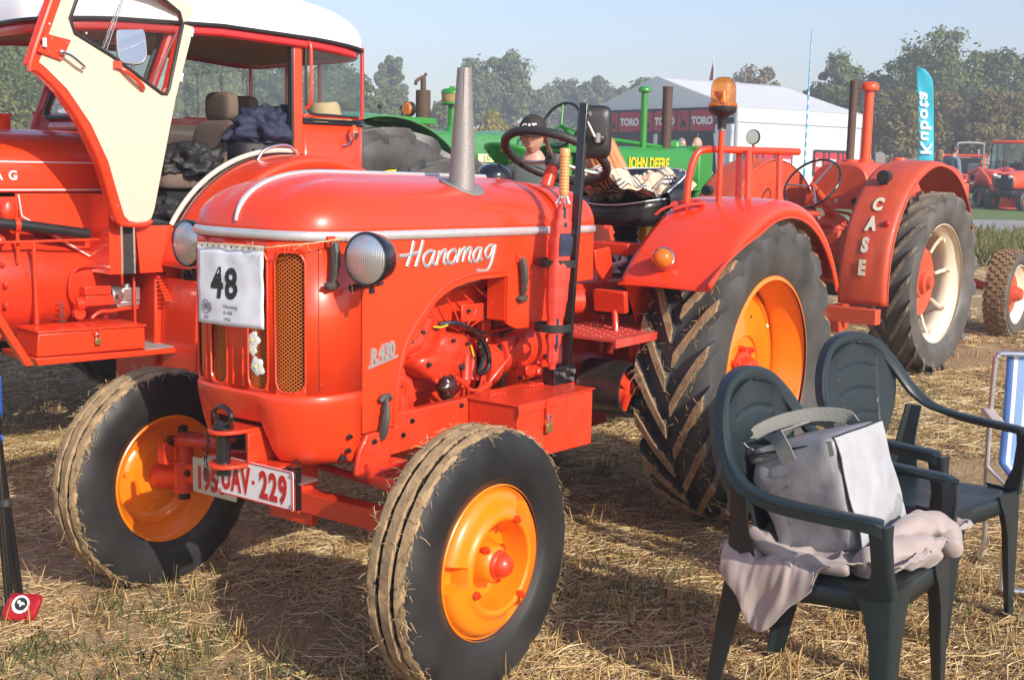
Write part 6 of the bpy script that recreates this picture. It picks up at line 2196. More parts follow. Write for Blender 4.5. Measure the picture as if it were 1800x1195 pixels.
# fenders
def cfender(sd_):
  def f(u, v):
    a = math.radians(190 - 172 * u)
    y = 0.50 + 0.37 * v
    crown = 0.012 * math.sin(PI * v)
    r = 0.885 + crown
    if v > 0.93:
      r -= 0.03 * (v - 0.93) / 0.07
    den = 0.006 * noise.noise((u * 8, v * 5, 3 + sd_))
    return ((r + den) * math.cos(a) * 0.97, sd_ * y, 0.735 + (r + den) * math.sin(a))
  o = obj('rear_fender', MB().grid(f, 60, 16), M['case_red'], Q, smooth=50, solid=0.006)
  e = [f(u / 60, 1.0) for u in range(61)]
  obj('fender_rim', MB().tube(e, 0.006, 6), M['case_red'], o)
  return o, f
fo, ff_ = cfender(-1)
fo2, _f = cfender(1)
m = MB()
for i, ch in enumerate('CASE'):
  a = math.radians(144 + i * 10.5)
  t = text_mb(ch, 0.145, 0.0015, bold=0.008, sx=0.72)
  r = 0.905
  er = V(math.cos(a) * 0.97, 0, math.sin(a))
  et = V(math.sin(a), 0, -math.cos(a))           # up the fender
  base = V(r * math.cos(a) * 0.97, -0.655, 0.735 + r * math.sin(a))
  t.xf(frame_m(base, (0, -1, 0), et))
  m.add(t.v, t.f)
obj('fender_lettering', m, M['creampaint'], fo, smooth=0)
a = math.radians(126)
er = V(math.cos(a), 0, math.sin(a))
c_ = V(0.90 * math.cos(a) * 0.97, -0.655, 0.735 + 0.90 * math.sin(a))
wl = obj('work_lamp', MB().tube([c_ + V(0.03, 0, 0.04), c_ + V(-0.035, 0, 0.04)], 0.048, 24).box(c_ + V(-0.005, 0, -0.005), (0.03, 0.06, 0.05)), M['blackm'], fo, smooth=40)
obj('lamp_glass', MB().tube([c_ + V(-0.036, 0, 0.04), c_ + V(-0.039, 0, 0.04)], 0.042, 20), M['rubber'], wl)
a = math.radians(151)
c_ = V(0.905 * math.cos(a) * 0.97, -0.80, 0.735 + 0.905 * math.sin(a))
obj('red_reflector', MB().ball(c_, 0.026, 16, (0.6, 1, 1)), M['redlens'], fo)
ap_ = [(-0.80, 0.50), (0.75, 0.62)] + [(0.86 * math.cos(a) * 0.97, 0.735 + 0.875 * math.sin(a)) for a in np.radians(np.linspace(20, 188, 30))]
obj('fender_side', MB().prism(ap_, 'xz', 0.505, 0.515), M['case_red'], fo2, smooth=0)
# round mirror on the left fender
obj('mirror_bracket', MB().tube([(-0.20, 0.62, 1.60), (-0.21, 0.62, 1.72), (-0.22, 0.62, 1.745)], [0.016, 0.014, 0.008], 8), M['case_red'], fo2)
obj('round_mirror', MB().tube([(-0.215, 0.62, 1.80), (-0.232, 0.62, 1.80)], 0.062, 32), M['blackm'], fo2)
obj('mirror_glass', MB().tube([(-0.2325, 0.62, 1.80), (-0.235, 0.62, 1.80)], 0.056, 32), M['mirror'], fo2)
obj('tail_lamp', MB().tube([(-1.02, 0.56, 1.37), (-0.97, 0.56, 1.37)], 0.04, 16), M['blackm'], fo2)
# transmission, platform, hitch bar
m = MB().bb(-0.25, 0.9, -0.20, 0.20, 0.60, 1.08).tube([(0.0, -0.5, 0.72), (0.0, -0.2, 0.74), (0.0, 0.2, 0.74), (0.0, 0.5, 0.72)], [0.12, 0.16, 0.16, 0.12], 24)
m.tube([(0.1, 0, 1.08), (-0.05, 0, 1.0)], 0.15, 16)
obj('transmission', m, M['case_red'], Q, bevel=0.02)
m = MB()
for i in range(5):
  y = -0.16 + i * 0.08
  m.tube([(0.02 + 0.05 * (i % 2), y, 1.05), (-0.08, y + 0.02, 1.16 + 0.03 * (i % 3))], 0.008, 6)
m.tube([(-0.1, -0.3, 1.10), (0.1, -0.1, 1.2), (0.1, 0.1, 1.22)], 0.012, 8)
obj('lever', m, M['case_red'], Q)
obj('seat_pan', MB().grid(lambda u, v: (-0.62 + 0.24 * math.cos(u * 2 * PI) * v, 0.04 + 0.24 * math.sin(u * 2 * PI) * v, 1.13 + 0.10 * v * v * v), 32, 8, True), M['case_red'], Q, smooth=60, solid=0.006)
obj('seat_support', MB().tube([(-0.62, 0.04, 1.13), (-0.45, 0.04, 1.0), (-0.2, 0.04, 0.9)], 0.03, 8), M['case_red'], Q)
m = MB().bb(-0.99, -0.90, -0.86, 0.86, 0.46, 0.57).bb(-0.95, -0.2, -0.50, -0.44, 0.50, 0.56).bb(-0.95, -0.2, 0.44, 0.50, 0.50, 0.56)
obj('rear_crossbar', m, M['case_red'], Q, bevel=0.004)
obj('drawbar_bracket', MB().prism([(-0.92, 0.46), (-0.62, 0.46), (-0.70, 0.38), (-0.85, 0.36)], 'xz', -0.52, -0.36), M['case_red'], Q)
obj('battery_box', MB().bb(-0.75, -0.35, -0.44, -0.10, 0.62, 0.82), M['blackm'], Q, bevel=0.01)
# ================================================================ green tractors beyond the bonnet
def green_wheel(parent, x, y, r, bead, w, sgn=-1, n=20, lug=0.045):
  wh = obj('rear_wheel', MB().lathe([(bead * 0.9, -0.06), (bead * 0.6, -0.02), (0.12, -0.04), (0.0, -0.08)], axis='y', n=40), M['yellow'], parent, loc=(x, y, r - 0.02))
  obj('rim', MB().lathe([(bead * 0.97, -w * 0.42), (bead * 1.03, -w * 0.41), (bead * 1.0, -w * 0.36), (bead * 0.93, -w * 0.2), (bead * 0.9, 0), (bead * 0.93, w * 0.2), (bead * 1.03, w * 0.41), (bead * 0.97, w * 0.42), (bead * 0.88, 0.0)], axis='y', n=64), M['yellow'], wh, smooth=50)
  obj('tyre', lug_tyre(r, w, bead, n, lug, 0.40, sgn, cen=0.05), M['tyre_far'], wh, smooth=28, merge=False)
  return wh
JA = thing('tractor', 'big green tractor with brown muffler, dome air cleaner and round amber lamp on its fender', 'tractor', (-1.504, -3.479, 0.02), math.radians(175.2))
green_wheel(JA, 0.0, -0.68, 0.89, 0.60, 0.42)
green_wheel(JA, 0.0, 0.68, 0.89, 0.60, 0.42)
for y in (-0.6, 0.6):
  w = obj('front_wheel', MB().lathe([(0.25, 0.02), (0.0, 0.04)], axis='y', n=24), M['yellow'], JA, loc=(2.45, y, 0.42))
  obj('tyre', ribbed_tyre(0.42, 0.2, 0.25), M['tyre_cf'], w)
def jfender(u, v):
  a = math.radians(150 - 118 * u)
  return (1.0 * math.cos(a) * 1.0, -0.42 - 0.36 * v, 0.90 + (0.97 - 0.03 * v) * math.sin(a) + (0.02 if u > 0.9 else 0))
m = MB().grid(jfender, 24, 6)
jf = obj('fender', m, M['green_jd'], JA, smooth=50, solid=0.012)
obj('fender_side', MB().prism([(0.97 * math.cos(a), 0.90 + 0.95 * math.sin(a)) for a in np.radians(np.linspace(30, 110, 16))] + [(0.30, 1.82), (0.62, 1.64)], 'xz', -0.43, -0.42), M['green_jd'], jf, smooth=0)
obj('fender_rail', MB().bb(0.0, 0.62, -0.62, -0.59, 1.80, 1.845), M['green_jd2'], jf, bevel=0.004)
o = obj('amber_lamp', MB().tube([(0.34, -0.60, 1.90), (0.38, -0.60, 1.90)], 0.052, 28), M['blackm'], jf)
obj('amber_lens', MB().tube([(0.339, -0.60, 1.90), (0.325, -0.60, 1.90)], [0.048, 0.040], 28), M['amber'], o)
m = MB()
for x, z in ((0.34, 1.90), (0.12, 1.90)):
  m.cyl((x, -0.55, 1.80), (x, -0.55, z), 0.006, 6).ball((x, -0.55, z + 0.01), 0.017, 10)
obj('lever', m, M['blackm'], JA)
def jhood(u, v):
  x = 0.70 + 1.95 * u
  e = 4.0
  a = PI * v
  c, s = math.cos(a), math.sin(a)
  top = 1.80 - 0.03 * (1 - u) if x < 1.9 else 1.80 - 0.14 * ((x - 1.9) / 0.75) ** 1.2
  return (x, 0.27 * math.copysign(abs(c) ** (2 / e), c), 1.52 + (top - 1.52) * abs(s) ** (2 / e))
jh = obj('bonnet', MB().grid(jhood, 24, 24), M['green_jd'], JA, smooth=50, solid=0.01)
obj('bonnet_side', MB().bb(1.55, 2.62, -0.275, 0.275, 1.10, 1.53).bb(0.72, 1.55, -0.2, 0.2, 0.85, 1.55), M['green_jd2'], JA, bevel=0.01)
obj('name_strip', MB().bb(1.45, 2.55, -0.281, -0.276, 1.535, 1.60), mat('cream_name_strip', (0.75, 0.68, 0.42), 0.5), JA)
t = text_mb('JOHN DEERE', 0.06, 0.001, bold=0.001, space=1.5)
t.xf(frame_m((1.52, -0.282, 1.548), (1, 0, 0), (0, 0, 1)))
obj('name_lettering', t, M['green_jd'], JA, smooth=0)
obj('muffler', MB().tube([(1.00, -0.10, 1.76), (1.00, -0.10, 1.79), (1.00, -0.10, 2.08), (1.00, -0.10, 2.085), (1.00, -0.10, 2.17)], [0.045, 0.058, 0.058, 0.022, 0.022], 24), M['rust'], JA, smooth=40)
obj('muffler_elbow', MB().tube(catmull([(1.00, -0.10, 2.16), (0.99, -0.10, 2.18), (0.93, -0.10, 2.15), (0.915, -0.10, 2.12)], 4), 0.014, 8).tube([(1.00, -0.10, 2.17), (1.03, -0.10, 2.21)], 0.012, 8), M['rust'], JA)
ac = obj('air_cleaner', MB().tube([(1.33, -0.10, 1.76), (1.33, -0.10, 1.80), (1.33, -0.10, 1.82), (1.33, -0.10, 2.02)], [0.07, 0.055, 0.036, 0.034], 20), M['green_jd2'], JA, smooth=40)
obj('precleaner_bowl', MB().lathe([(0.0, 1.995), (0.080, 2.0), (0.085, 2.015), (0.088, 2.07), (0.0, 2.07)], (1.33, -0.10, 0), n=32), mat('amber_bowl', (0.42, 0.28, 0.12), 0.25, coat=0.3), ac)
obj('precleaner_cap', MB().lathe([(0.092, 2.07), (0.092, 2.085), (0.080, 2.105), (0.04, 2.115), (0.0, 2.117)], (1.33, -0.10, 0), n=32).box((1.33, -0.10, 2.125), (0.05, 0.01, 0.016)), M['green_jd2'], ac, smooth=50)
obj('lower_band', MB().lathe([(0.086, 1.985), (0.090, 1.99), (0.088, 2.005)], (1.33, -0.10, 0), n=32), M['green_jd2'], ac)
obj('transmission', MB().bb(-0.3, 1.4, -0.25, 0.25, 0.7, 1.25), M['green_jd2'], JA, bevel=0.02)
obj('seat', MB().bb(-0.15, 0.25, -0.22, 0.22, 1.45, 1.55).bb(-0.22, -0.12, -0.22, 0.22, 1.55, 1.80), M['yellow'], JA, bevel=0.03)
obj('roll_post', MB().bb(-0.62, -0.55, -0.50, -0.42, 1.0, 2.12), M['green_jd2'], JA)
o = obj('banner_post', MB().bb(-0.625, -0.545, -0.515, -0.50, 1.93, 2.16), M['red_deep'], JA)
t = text_mb('HANOMAG', 0.04, 0.001, space=1.1)
t.xf(frame_m((-0.60, -0.517, 1.935), (0, 0, 1), (-1, 0, 0)))
obj('post_lettering', t, M['silver'], JA, smooth=0)
obj('beacon', MB().lathe([(0.0, 2.17), (0.05, 2.17), (0.06, 2.20), (0.045, 2.25), (0.0, 2.26)], (-0.585, -0.46, 0), n=20), M['amber'], JA)

JB = thing('tractor', 'green row-crop tractor with JOHN DEERE on its bonnet and a bare pan seat', 'tractor', (-1.488, -2.811, 0.0), math.radians(175.2))
green_wheel(JB, 0.0, -0.66, 0.80, 0.52, 0.34)
green_wheel(JB, 0.0, 0.66, 0.80, 0.52, 0.34)
for y in (-0.15, 0.15):
  w = obj('front_wheel', MB().lathe([(0.22, 0.02), (0.0, 0.04)], axis='y', n=24), M['yellow'], JB, loc=(3.3, y, 0.36))
  obj('tyre', ribbed_tyre(0.36, 0.15, 0.23), M['tyre_cf'], w)
def bhood(u, v):
  x = 1.95 + 1.85 * u
  e = 5.0
  a = PI * v
  c, s = math.cos(a), math.sin(a)
  return (x, 0.24 * math.copysign(abs(c) ** (2 / e), c), 1.36 + (0.345 + 0.02 * u) * abs(s) ** (2 / e))
bh = obj('bonnet', MB().grid(bhood, 12, 24), M['green_jd2'], JB, smooth=40, solid=0.01)
obj('radiator_shell', MB().bb(3.72, 3.98, -0.25, 0.25, 0.75, 1.74), M['green_jd2'], JB, bevel=0.03)
obj('radiator_cap', MB().lathe([(0.0, 0.06), (0.05, 0.05), (0.06, 0.0)], (3.62, -0.05, 1.73), n=16).box((3.45, -0.08, 1.75), (0.12, 0.1, 0.06)), M['green_jd2'], JB, bevel=0.01)
obj('bonnet_ledge', MB().bb(1.95, 3.98, -0.26, 0.26, 1.335, 1.36), M['green_jd2'], JB)
obj('engine', MB().bb(0.9, 3.9, -0.15, 0.15, 0.75, 1.34), mat('dark_green_engine', (0.015, 0.06, 0.015), 0.6), JB, bevel=0.02)
t = text_mb('JOHN DEERE', 0.135, 0.001, bold=0.004, sx=0.80)
t.xf(frame_m((2.62, -0.244, 1.525), (1, 0, 0), (0, 0, 1)))
t2 = text_mb('G', 0.10, 0.001, bold=0.003)
t2.xf(frame_m((3.02, -0.245, 1.43), (1, 0, 0), (0, 0, 1)))
t.add(t2.v, t2.f)
t.add(*(lambda q: (q.v, q.f))(MB().bb(3.15, 3.36, -0.247, -0.244, 1.435, 1.49)))
obj('bonnet_lettering', t, M['yellow'], bh, smooth=0)
obj('muffler', MB().tube([(3.36, -0.12, 1.70), (3.36, -0.12, 2.22)], 0.045, 20).tube([(3.36, -0.12, 2.22), (3.36, -0.12, 2.255)], 0.046, 20), M['rust'], JB)
obj('air_stack', MB().tube([(3.0, -0.12, 1.70), (3.0, -0.12, 2.20)], 0.030, 16), M['green_jd2'], JB)
obj('stack_cap', MB().lathe([(0.035, 2.185), (0.058, 2.19), (0.060, 2.21), (0.045, 2.232), (0.0, 2.238)], (3.0, -0.12, 0), n=24), M['green_jd2'], JB, smooth=60)
obj('steering_shaft', MB().tube([(2.0, -0.08, 1.80), (3.35, -0.10, 1.72)], 0.016, 10), M['green_jd2'], JB)
bc = V(1.84, -0.12, 1.86)
ba = V(-0.93, 0, 0.36).normalized()
b1 = V(0.36, 0, 0.93)
obj('steering_wheel', MB().tube([bc + b1 * 0.19 * math.cos(a) + V(0, 1, 0) * 0.19 * math.sin(a) for a in np.linspace(0, 2 * PI, 49)[:-1]], 0.013, 8, closed=True), M['black'], JB)
m = MB()
for a in (0.2, 2.3, 4.4):
  m.tube([bc, bc + (b1 * math.cos(a) + V(0, 1, 0) * math.sin(a)) * 0.19], 0.009, 6)
m.tube([bc, V(2.02, -0.09, 1.79)], 0.02, 8)
obj('wheel_spoke', m, M['green_jd2'], JB)
obj('steering_pedestal', MB().tube([(1.98, -0.1, 1.34), (1.98, -0.1, 1.70)], 0.05, 14).bb(1.85, 2.1, -0.2, 0.04, 1.64, 1.72).bb(1.75, 2.15, -0.03, 0.03, 1.55, 1.6), M['green_jd2'], JB, bevel=0.01)
def pan(u, v):
  a = u * 2 * PI
  r = v * 0.25
  x, y = r * math.cos(a), r * math.sin(a) * 0.95
  return (1.22 + x * 0.8, -0.15 + y, 1.545 + 0.16 * (v ** 2.4) * (0.55 - 0.45 * math.cos(a)) - 0.05 * (1 - v))
ps = obj('pan_seat', MB().grid(pan, 40, 14, True), M['green_jd2'], JB, smooth=70, solid=0.008)
m = MB()
for a, v in ((2.2, 0.6), (2.9, 0.55), (3.6, 0.6), (2.5, 0.85), (3.3, 0.85), (4.0, 0.8)):
  p = V(*pan(a / 2 / PI, v))
  m.tube([p + V(-0.008, -0.006, -0.008), p + V(0.004, 0.004, 0.006)], 0.012, 10)
obj('seat_hole', m, M['lawn'], ps)
obj('seat_support', MB().tube([(1.22, -0.15, 1.50), (1.15, -0.15, 1.36), (0.9, -0.12, 1.2)], 0.025, 8), M['blackm'], JB)
obj('seat_badge', MB().box((1.05, -0.20, 1.655), (0.006, 0.11, 0.06), (0, -0.5, 0)), M['grey_ink'], ps)
obj('platform_beam', MB().bb(0.75, 1.35, -0.50, -0.44, 1.41, 1.47).bb(0.7, 1.7, -0.45, 0.45, 0.88, 0.92), mat('lime_green_beam', (0.16, 0.34, 0.02), 0.4), JB)
jp = obj('number_plate', MB().bb(1.20, 1.205, -0.48, -0.12, 1.31, 1.42), M['plate'], JB)
t = text_mb('FZS 08', 0.085, 0.001, bold=0.003, sx=0.75)
t.xf(frame_m((1.197, -0.135, 1.335), (0, -1, 0), (0, 0, 1)))
obj('plate_characters', t, M['platered'], jp, smooth=0)
# ================================================================ garden chairs and what lies on them
def superp(k, n, rx, ry):
  a = k * 2 * PI
  c, s = math.cos(a), math.sin(a)
  return rx * math.copysign(abs(c) ** (2 / n), c), ry * math.copysign(abs(s) ** (2 / n), s)
def make_chair(label):
  t = thing('garden_chair', label, 'chair', group='plastic garden chairs')
  # rim: one band running from arm tip to arm tip over the back
  half = [((0.262, 0.232, 0.648), (1, 0, 0)), ((0.270, 0.20, 0.655), (1, 0, 0)), ((0.280, 0.08, 0.658), (1, 0, 0)), ((0.284, -0.05, 0.664), (1, -0.1, 0)), ((0.276, -0.14, 0.682), (0.95, -0.2, 0.2)),
      ((0.252, -0.205, 0.72), (0.9, -0.1, 0.45)), ((0.222, -0.245, 0.77), (0.88, 0, 0.5)), ((0.178, -0.275, 0.82), (0.75, 0, 0.7)), ((0.110, -0.298, 0.862), (0.4, 0, 0.9)), ((0.0, -0.308, 0.880), (0, 0, 1))]
  path = [p for p, w in half] + [(-p[0], p[1], p[2]) for p, w in half[::-1][1:]]
  wv = [w for p, w in half] + [(-w[0], w[1], w[2]) for p, w in half[::-1][1:]]
  path = [(x * 1.08, y, z if z < 0.68 else 0.68 + (z - 0.68) * 1.28) for x, y, z in path]
  P_ = catmull(path, 5)
  W_ = catmull(wv, 5)
  m = MB()
  ns = 12
  vs = []
  for i, p in enumerate(P_):
    tg = (P_[min(i + 1, len(P_) - 1)] - P_[max(i - 1, 0)]).normalized()
    w = (W_[i] - tg * W_[i].dot(tg)).normalized()
    n = tg.cross(w).normalized()
    if i < len(P_) / 2 and n.z < 0 and abs(n.z) > 0.3:
      n = -n
    hw, ht = 0.027, 0.010
    for j in range(ns):
      a = 2 * PI * j / ns
      c, s = math.cos(a), math.sin(a)
      vs.append(p + w * hw * math.copysign(abs(c) ** 0.6, c) + n * ht * math.copysign(abs(s) ** 0.8, s))
  k = len(P_)
  fs = [(i * ns + j, i * ns + (j + 1) % ns, (i + 1) * ns + (j + 1) % ns, (i + 1) * ns + j) for i in range(k - 1) for j in range(ns)]
  fs += [tuple(range(ns)), tuple((k - 1) * ns + j for j in range(ns))]
  m.add(vs, fs)
  # turned-down outer lip
  def liprow(i, v):
    p = P_[i]
    tg = (P_[min(i + 1, k - 1)] - P_[max(i - 1, 0)]).normalized()
    w = (W_[i] - tg * W_[i].dot(tg)).normalized()
    back = V(0, -1, 0) if 12 < i < k - 13 else V(0, 0, -1)
    bl = min(1, max(0, (i - 12) / 12), max(0, (k - 13 - i) / 12))
    bk = V(0, -1, 0) * bl + V(0, 0, -1) * (1 - bl)
    return p + w * 0.0255 + bk.normalized() * 0.026 * v
  m.grid(lambda u, v: liprow(int(round(u * (k - 1))), v), k - 1, 2)
  m.v = [(x, y, z) for x, y, z in m.v]
  obj('arm_and_back_rim', m, M['chair'], t, smooth=60)
  # fan-shaped back panel with pressed slats
  inner = []
  def bpanel(u, v):
    # v 0 at the seat, 1 at the crown; u -1..1 across
    U = u * 2 - 1
    zz = 0.39 + 0.538 * v
    hw = 0.125 + 0.0 * v
    if v < 0.35:
      hw = 0.125 - 0.012 * math.sin(v / 0.35 * PI)
    else:
      k_ = (v - 0.35) / 0.65
      hw = 0.125 + 0.100 * math.sin(min(1, k_ / 0.55) * PI / 2)
      if k_ > 0.55:
        q = (k_ - 0.55) / 0.45
        hw = 0.225 * math.sqrt(max(0, 1 - q * q * 0.995))
    x = U * hw
    y = -0.195 - 0.10 * v - 0.018 * (1 - U * U) + 0.01
    # slats: arched grooves, and two upright ones
    g = 0.0
    ur = x / 0.2
    for c0 in (0.30, 0.46, 0.62, 0.78):
      d = abs((v - 0.10 * (1 - ur * ur)) - c0 + 0.04)
      if abs(x) < 0.125 - 0.02 * (1 - v):
        g = max(g, max(0, 1 - d / 0.016))
    d = abs(abs(x) - (0.125 - 0.03 * (1 - v)))
    if 0.2 < v < 0.9:
      g = max(g, max(0, 1 - d / 0.006))
    return (x, y - 0.0055 * g, zz)
  obj('back_panel', MB().grid(bpanel, 60, 84), M['chair'], t, smooth=60, solid=0.004)
  # seat
  def seat(u, v):
    x, y = superp(u, 5.0, 0.235, 0.235)
    kk = [0, 0.3, 0.55, 0.75, 0.9, 0.97, 1.0, 1.005, 1.0][int(round(v * 8))]
    dz = [0, 0, 0, 0, 0, -0.002, -0.010, -0.03, -0.062][int(round(v * 8))]
    X, Y = x * kk, 0.015 + y * kk
    return (X, Y, 0.418 + 0.035 * (Y + 0.2) / 0.45 + 0.006 * (X / 0.2) ** 2 - 0.006 + dz + (0.004 * math.cos(X * 30) if abs(X) < 0.16 and kk < 0.9 else 0))
  obj('seat', MB().grid(seat, 64, 8, True), M['chair'], t, smooth=60, solid=0.004)
  def lleg(sx, sy, tops, name):
    """tapering angle-section leg; tops: (z, x, y, a, b) down its outer corner"""
    m = MB()
    th = 0.006
    vs = []
    for z, x, y, a, b in tops:
      c = V(sx * x, y, z)
      ix, iy = V(-sx, 0, 0), V(0, -sy, 0)
      r_ = 0.012
      pts = [c + ix * a, c + ix * r_, c + ix * r_ * 0.3 + iy * r_ * 0.3, c + iy * r_, c + iy * b, c + iy * b + ix * th, c + ix * (r_ + th) * 0.8 + iy * (r_ + th) * 0.8, c + ix * a + iy * th]
      vs += pts
    n = 8
    fs = [(i * n + j, i * n + (j + 1) % n, (i + 1) * n + (j + 1) % n, (i + 1) * n + j) for i in range(len(tops) - 1) for j in range(n)]
    fs += [tuple(range(n)), tuple((len(tops) - 1) * n + j for j in range(n))]
    m.add(vs, fs)
    obj(name, m, M['chair'], t, smooth=50)
  for sx in (1, -1):
    lleg(sx, 1, [(0.455, 0.236, 0.256, 0.15, 0.13), (0.42, 0.237, 0.257, 0.135, 0.10), (0.38, 0.238, 0.258, 0.105, 0.080), (0.30, 0.240, 0.26, 0.080, 0.062), (0.15, 0.243, 0.262, 0.060, 0.050), (0.0, 0.246, 0.265, 0.042, 0.036)], 'leg')
    lleg(sx, 1, [(0.645, 0.297, 0.250, 0.045, 0.055), (0.60, 0.292, 0.252, 0.034, 0.050), (0.52, 0.272, 0.255, 0.030, 0.050), (0.44, 0.245, 0.259, 0.034, 0.075)], 'arm_post')
    lleg(sx, -1, [(0.68, 0.272, -0.215, 0.03, 0.05), (0.55, 0.242, -0.225, 0.035, 0.06), (0.43, 0.228, -0.235, 0.10, 0.10), (0.35, 0.230, -0.245, 0.075, 0.075), (0.15, 0.236, -0.27, 0.055, 0.055), (0.0, 0.24, -0.29, 0.040, 0.040)], 'leg')
  return t
ch1 = make_chair('dark green plastic garden chair with grey cool bag and cloth on its seat')
ch1.location = (1.550, 1.705, 0.0)
ch1.rotation_euler = (0, 0, math.radians(-1.5))
ch2 = copy_tree(ch1)
ch2['label'] = 'empty dark green plastic garden chair between the cool bag chair and the striped deck chair'
ch2.location = (0.640, 1.655, 0.0)
ch2.rotation_euler = (0, 0, math.radians(-13.5))
CM = Matrix.Translation((1.533, 1.684, 0)) @ Matrix.Rotation(math.radians(-4.2), 4, 'Z')

# cool bag, leaning back in the near chair
def bagbox(u, v, kk=1.0):
  a = u * 2 * PI
  n = 9.0
  x, y = superp(u, n, 0.168, 0.132)
  prof = [(0.0, 0.0), (0.93, 0.0), (0.99, 0.01), (1.0, 0.03)] + [(1.0 + 0.02 * math.sin(i / 12 * PI), 0.03 + 0.275 * i / 12) for i in range(1, 13)] + [(0.985, 0.315), (0.93, 0.322), (0.5, 0.326), (0.0, 0.326)]
  i = min(int(round(v * (len(prof) - 1))), len(prof) - 1)
  k, z = prof[i]
  w = 0.024 * noise.noise((x * 7, y * 7, z * 6)) + 0.022 * (abs(noise.noise((x * 11 + z * 10, y * 11 - z * 9, z * 4 + 3))) - 0.2) + 0.004 * noise.noise((x * 40, y * 30 + z * 25, z * 20))
  d = V(x, y, 0).normalized() if k > 0.2 else V(0, 0, 1)
  p = V(x * k, y * k, z)
  if k > 0.9:
    p += V(d.x * w, d.y * w, 0)
  return p
bagm = MB().grid(bagbox, 110, 19, True)
bo_ = obj('cool_bag', bagm, M['bag'], None, smooth=60, split=False)
BM = CM @ Matrix.Translation((-0.045, 0.010, 0.468)) @ Matrix.Rotation(math.radians(18), 4, 'X')
bo_.matrix_world = BM
tag(bo_, 'grey nylon cool bag leaning back on the nearer garden chair', 'bag')
m = MB()
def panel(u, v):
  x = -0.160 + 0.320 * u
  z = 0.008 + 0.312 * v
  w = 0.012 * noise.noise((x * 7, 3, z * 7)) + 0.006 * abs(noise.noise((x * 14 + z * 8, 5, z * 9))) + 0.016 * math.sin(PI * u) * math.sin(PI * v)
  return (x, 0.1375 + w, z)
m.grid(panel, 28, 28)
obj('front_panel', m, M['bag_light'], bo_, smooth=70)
stn = MB().grid(lambda u, v: (lambda a, r: (-0.015 + 0.035 * r * math.cos(a), panel(0.45, 0.8)[1] + 0.0025, 0.235 + 0.045 * r * math.sin(a)))(u * 2 * PI, v), 20, 4, True)
m = MB().tube([(0.168 + 0.004, -0.135, 0.308), (0.170, 0.132, 0.308)], 0.0035, 6).tube([(0.165, -0.135, 0.309), (-0.165, -0.135, 0.309)], 0.0035, 6)
m.tube([panel(1.0, v) for v in np.linspace(0, 1, 12)], 0.003, 6).tube([V(*panel(u, 1.0)) for u in np.linspace(0, 1, 12)], 0.003, 6)
obj('piping', m, M['blackm'], bo_)
m = MB().grid(lambda u, v: (0.1725 + 0.004 * math.sin(u * 9), -0.128 + 0.255 * u, 0.296 - 0.014 * v), 20, 2)
obj('zip_flap', m, M['webbing'], bo_, solid=0.003)
def ribbon(path, w, half=0.021, th=0.0025):
  P_ = catmull(path, 6)
  W_ = catmull(w, 6)
  m = MB()
  vs = []
  for i, p in enumerate(P_):
    t_ = (P_[min(i + 1, len(P_) - 1)] - P_[max(i - 1, 0)]).normalized()
    w_ = (W_[i] - t_ * W_[i].dot(t_)).normalized()
    n = t_.cross(w_)
    vs += [p + w_ * half + n * th, p - w_ * half + n * th, p - w_ * half - n * th, p + w_ * half - n * th]
  k = len(P_)
  m.add(vs, [(i * 4 + j, i * 4 + (j + 1) % 4, i * 4 + 4 + (j + 1) % 4, i * 4 + 4 + j) for i in range(k - 1) for j in range(4)] + [(0, 1, 2, 3), (k * 4 - 4, k * 4 - 3, k * 4 - 2, k * 4 - 1)])
  return m
m = ribbon([(0.176, -0.005, 0.235), (0.184, -0.010, 0.30), (0.165, -0.035, 0.348), (0.11, -0.08, 0.352), (0.0, -0.10, 0.34), (-0.10, -0.08, 0.352), (-0.165, -0.03, 0.34), (-0.18, 0.0, 0.29), (-0.176, 0.0, 0.24)],
     [(0, 1, 0)] * 2 + [(0.3, 1, 0.2)] * 2 + [(0, 0.8, 0.6)] + [(-0.3, 1, 0.2)] * 2 + [(0, 1, 0)] * 2, 0.024)
obj('carry_handle', m, M['webbing'], bo_, smooth=40)
m = ribbon([(0.13, -0.142, 0.285), (0.14, -0.160, 0.335), (0.07, -0.150, 0.365), (-0.02, -0.11, 0.378), (-0.10, -0.04, 0.375), (-0.15, 0.03, 0.35), (-0.16, 0.05, 0.32)],
     [(0.3, 0.3, 1)] * 7, 0.022)
obj('shoulder_strap', m, M['webbing'], bo_, smooth=40)
m = MB().box((0.178, -0.005, 0.222), (0.004, 0.046, 0.046)).box((0.174, 0.118, 0.292), (0.006, 0.03, 0.04))
obj('handle_patch', m, M['webbing'], bo_)

